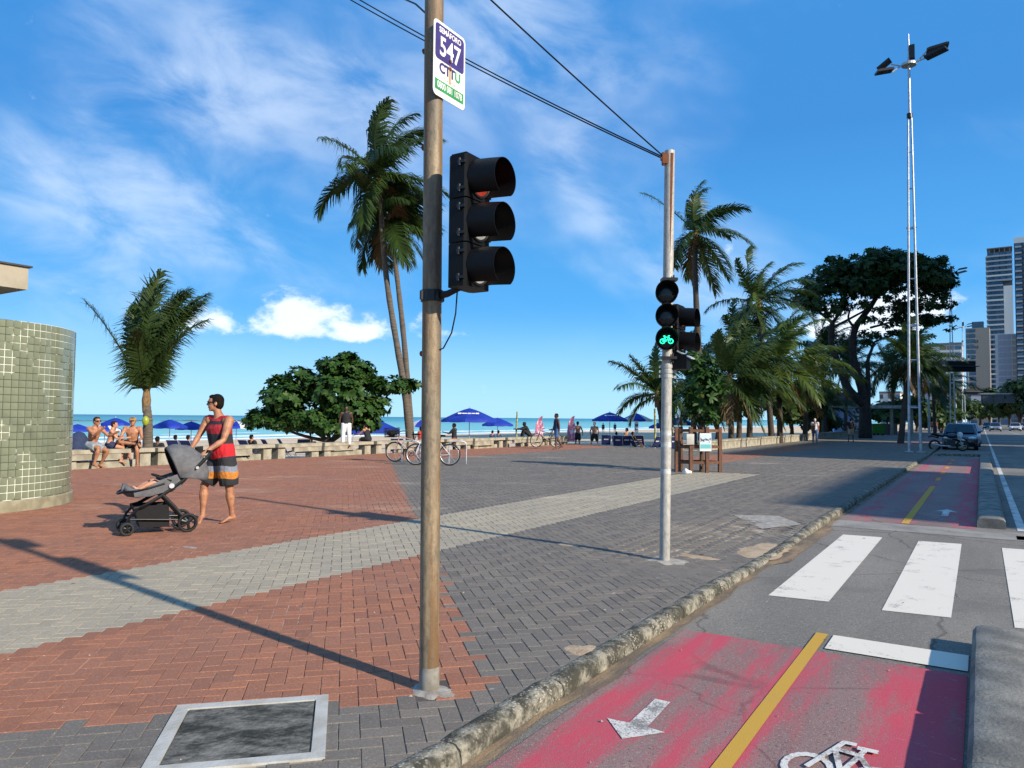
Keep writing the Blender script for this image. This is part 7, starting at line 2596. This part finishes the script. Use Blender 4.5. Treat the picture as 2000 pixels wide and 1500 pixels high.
# gazebo tent with blue and white sides
gz = P(742, 818, 40)
gt = thing('gazebo', 'blue and white pitched canopy tent on thin legs', 'tent', (gz[0], 40, sand_z(40, gz[0])), R(12))
hz_ = gz[2] - sand_z(40, gz[0])
obj('roof', MB().add([(-1.4, -1.2, hz_ - .55), (1.0, -1.2, hz_ - .55), (1.0, 1.2, hz_ - .55), (-1.4, 1.2, hz_ - .55), (-.2, 0, hz_)], [(0, 1, 4), (2, 3, 4), (3, 0, 4)]), B_, gt)
obj('side_roof', MB().add([(1.0, -1.2, hz_ - .55), (1.0, 1.2, hz_ - .55), (-.2, 0, hz_)], [(0, 1, 2)]), W2, gt)
obj('valance', MB().box((-.2, -1.21, hz_ - .66), (2.4, .02, .22)).box((-1.41, 0, hz_ - .66), (.02, 2.4, .22)), B_, gt)
obj('side_valance', MB().box((1.01, 0, hz_ - .66), (.02, 2.4, .22)), W2, gt)
for (x_, y_) in ((-1.38, -1.18), (.98, -1.18), (.98, 1.18), (-1.38, 1.18)):
    obj('leg', MB().cyl((x_, y_, -.2), (x_, y_, hz_ - .55), .02, 8), M['steel'], gt)
# folded umbrella in its cover beside the kiosk
fz = P(150, 870, 22.6)
fu = thing('folded_umbrella', 'furled navy umbrella bundle standing beside the tiled kiosk', 'umbrella', (fz[0], 22.6, -.38), 0)
obj('cover', MB().tube([(-.1, 0, .35), (-.05, 0, .7), (.05, 0, 1.15), (.12, 0, 1.32)], [.22, .34, .30, .10], 12), M['cloth_navy'], fu, smooth=True)
obj('pole', MB().cyl((-.1, 0, -.1), (-.08, 0, .5), .025, 8), M['steel'], fu)
# beach chairs
M['chair_blue'] = pm('chair_blue', (.012, .03, .16), .8, scale=8, trans=.15)
def chair(label, px, y, rotz, seed=0):
    q = P(px, 870, y)
    th = thing('beach_chair', label, 'beach chair', (q[0], y, sand_z(y, q[0])), rotz, 'beach chairs')
    fr = MB()
    for sy in (-.27, .27):
        fr.tube([(.30, sy, 0), (-.02, sy, .36), (-.36, sy, .92)], .013, 6).tube([(-.32, sy, 0), (.0, sy, .34), (.30, sy, .40)], .013, 6).cyl((-.20, sy, .60), (.28, sy, .58), .014, 6)
    for a in ((.30, 0), (-.32, 0)):
        fr.cyl((a[0], -.27, .012), (a[0], .27, .012), .013, 6)
    fr.cyl((-.36, -.27, .92), (-.36, .27, .92), .013, 6)
    obj('frame', fr, M['steel'], th)
    obj('seat', MB().box((.14, 0, .365), (.36, .52, .015), rot_axis((0, 1, 0), R(-9))), M['chair_blue'], th)
    obj('backrest', MB().box((-.19, 0, .64), (.015, .52, .62), rot_axis((0, 1, 0), R(-31))), M['chair_blue'], th)
    obj('back_print', MB().box((-.215, 0, .66), (.004, .26, .07), rot_axis((0, 1, 0), R(-31))), M['sign_white'], th)
    return th
cl_ = [(1183, 44.0, 90, 'single beach chair standing apart on the left of the chair group'), (1207, 42.5, 80, 'second beach chair from the left under the open sand umbrella'), (1222, 42.8, 95, 'third beach chair from the left under the open sand umbrella'), (1240, 42.5, 20, 'beach chair turned side on, right of the umbrella pole'), (1250, 43.5, 70, 'beach chair behind the side on one'),
       (1278, 40.8, 130, 'beach chair left of the small arching palm trunk'), (1290, 41.2, 120, 'beach chair just behind the small palm trunk'), (1312, 40.5, 110, 'beach chair right beside the cycle signal pole'), (1326, 41.5, 60, 'beach chair between cycle pole and tree guard'),
       (162, 24.5, 80, 'beach chair beside the furled umbrella'), (372, 31, 70, 'beach chair behind the stroller man elbow'), (345, 32, 80, 'beach chair behind the stroller hood'), (486, 31, 60, 'beach chair left of the low almond trunk'), (530, 31.5, 40, 'beach chair under the left almond branches'), (560, 32.5, 30, 'folded out beach chair below the almond tree'), (590, 32, 120, 'last beach chair before the almond trunk'), (775, 33.6, 100, 'beach chair near the parked bicycles')]
for (px_, y_, a, lab) in cl_:
    chair(lab, px_, y_, R(a))
def beach_sitter(lab, px_, y_, a, skin, top=None, lie=False, H=1.65, zoff=.42):
    q = P(px_, 870, y_)
    Js = skeleton(H, lean=-15 if not lie else -35, hipL=88, kneeL=70, hipR=88, kneeR=75, shL=25, elL=40, shR=25, elR=40, hip_z=zoff)
    cl2 = [dict(kind='shorts', mat=M['cloth_navy'], low=.5)]
    if top:
        cl2.append(dict(kind='shirt', mat=top, sleeve=.5))
    person(lab, Js, (q[0], y_, sand_z(y_, q[0])), R(a), skin, cl2, M['hair_dark'], voxel=.02)
beach_sitter('dark haired person in a chair under the open sand umbrella', 1204, 42.6, 80, M['skin_dark'], M['cloth_black'])
beach_sitter('shirtless person leaning forward among the beach chairs', 1220, 43.2, 150, M['skin_tan'], None, zoff=.62)
beach_sitter('person in the side on chair right of the umbrella pole', 1240, 42.5, 20, M['skin_dark'])
beach_sitter('person sitting between cycle pole and tree guard', 1316, 40.6, 110, M['skin_dark'], M['cloth_black'])
beach_sitter('person in a blue top sitting behind the stroller hood', 346, 32, 80, M['skin_dark'], M['denim'])
beach_sitter('person sitting at the stroller man elbow', 372, 31, 70, M['skin_tan'], M['denim'])
beach_sitter('person with a big dark backpack sitting left of the almond trunk', 496, 31, 60, M['skin_tan'], M['cloth_black'])
beach_sitter('child in a red top sitting under the almond tree', 610, 32.5, 90, M['skin_tan'], M['cloth_red'], H=1.3)
beach_sitter('person lying back under the blue umbrella near the bamboo', 964, 46, 60, M['skin_pale'], M['denim'])
beach_sitter('second person resting under the blue umbrella near the bamboo', 975, 46.5, 70, M['skin_tan'], M['denim'])
beach_sitter('person in dark clothes right of the man in the tan cap', 312, 27, 80, M['skin_dark'], M['cloth_black'])
for (px_, y_, lab) in ((1178, 118, 'bather standing in the shallow surf on the left'), (1201, 122, 'bather standing in the shallow surf on the right')):
    q = P(px_, 845, y_)
    person(lab, skeleton(1.65), (q[0], y_, sand_z(y_, q[0])), R(90), M['skin_dark'], [dict(kind='shorts', mat=M['cloth_black'], low=.5)], M['hair_dark'], voxel=.03)
# feather flags
M['flag_pink'] = pm('flag_pink', (.55, .16, .26), .8, col2=(.72, .62, .64), scale=5, lo=.5, hi=.56, trans=.2)
for (px_, y_, lab) in ((1108, 43.5, 'pink and white feather flag beside the walking man'), (905, 41, 'pink feather flag behind the hunched person in black')):
    px_ = 1045 if px_ == 905 else px_
    q = P(px_, 850, y_)
    z0 = sand_z(y_, q[0])
    h_ = P(px_, 812, y_)[2] - z0
    th = thing('feather_flag', lab, 'flag', (q[0], y_, z0), R(5), 'feather flags')
    curve = [(0, 0, -.1), (0, 0, h_ * .55), (.06, 0, h_ * .8), (.22, 0, h_ * .95), (.42, 0, h_)]
    obj('pole', MB().tube(curve, .012, 6), M['steel'], th, smooth=True)
    v, f = [], []
    for i, q_ in enumerate(np.linspace(.25, 1, 9)):
        x0 = np.interp(q_, [0, .55, .8, .95, 1], [0, 0, .06, .22, .40])
        w_ = .42 * (1 - max(0, (q_ - .75) / .27)) + .02
        for k_ in range(4):
            v.append((x0 + w_ * k_ / 3, .05 * math.sin(i * 1.1 + k_), h_ * q_))
    for i in range(8):
        for k_ in range(3):
            a = i * 4 + k_
            f.append((a, a + 1, a + 5, a + 4))
    fo2 = obj('cloth', MB().add(v, f), M['flag_pink'], th, smooth=True, angle=None)
# bamboo post
q = P(1009, 850, 39.5)
z0 = sand_z(39.5, q[0])
h_ = P(1009, 804, 39.5)[2] - z0
bp_ = MB()
nseg = 9
pts_, rad_ = [], []
for i in range(nseg):
    for f, rr in ((.0, .055), (.06, .045), (.94, .045), (.99, .056)):
        pts_.append((.02 * math.sin(i), 0, -.1 + (h_ + .1) * (i + f) / nseg))
        rad_.append(rr)
tag(obj('bamboo_post', bp_.tube(pts_, rad_, 10), pm('bamboo', (.42, .40, .16), .6, col2=(.12, .14, .06), scale=4, stretch=(1, 1, 2)), None, (q[0], 39.5, z0), smooth=True), 'upright segmented bamboo post behind the bench wall', 'post')
for (px_, y_, py_, lab, c_) in ((1279, 43, 798, 'mottled yellow post left of the small palm trunk', 'a'), (1308, 43, 812, 'yellow post hidden behind the cycle signal pole', 'b')):
    q = P(px_, 850, y_)
    z0 = sand_z(y_, q[0])
    h_ = P(px_, py_, y_)[2] - z0
    tag(obj('bamboo_post', MB().tube([(0, 0, -.1), (.02, 0, h_ * .5), (0, 0, h_)], .06, 10), bpy.data.materials['bamboo'], None, (q[0], y_, z0), smooth=True), lab, 'post')
# notice board on the sand
q = P(1243, 850, 50)
nb = thing('beach_notice', 'white and blue notice board standing on the sand', 'sign', (q[0], 50, sand_z(50, q[0])), R(5))
obj('board', MB().box((0, 0, 1.35), (.26, .03, .75)), M['umbrella_white'], nb)
obj('print', MB().box((0, -.018, 1.45), (.22, .004, .16)).box((0, -.018, 1.15), (.22, .004, .10)), M['denim'], nb)['kind'] = 'stuff'
obj('post', MB().cyl((0, .03, -.1), (0, .03, 1.5), .02, 8), M['steel'], nb)
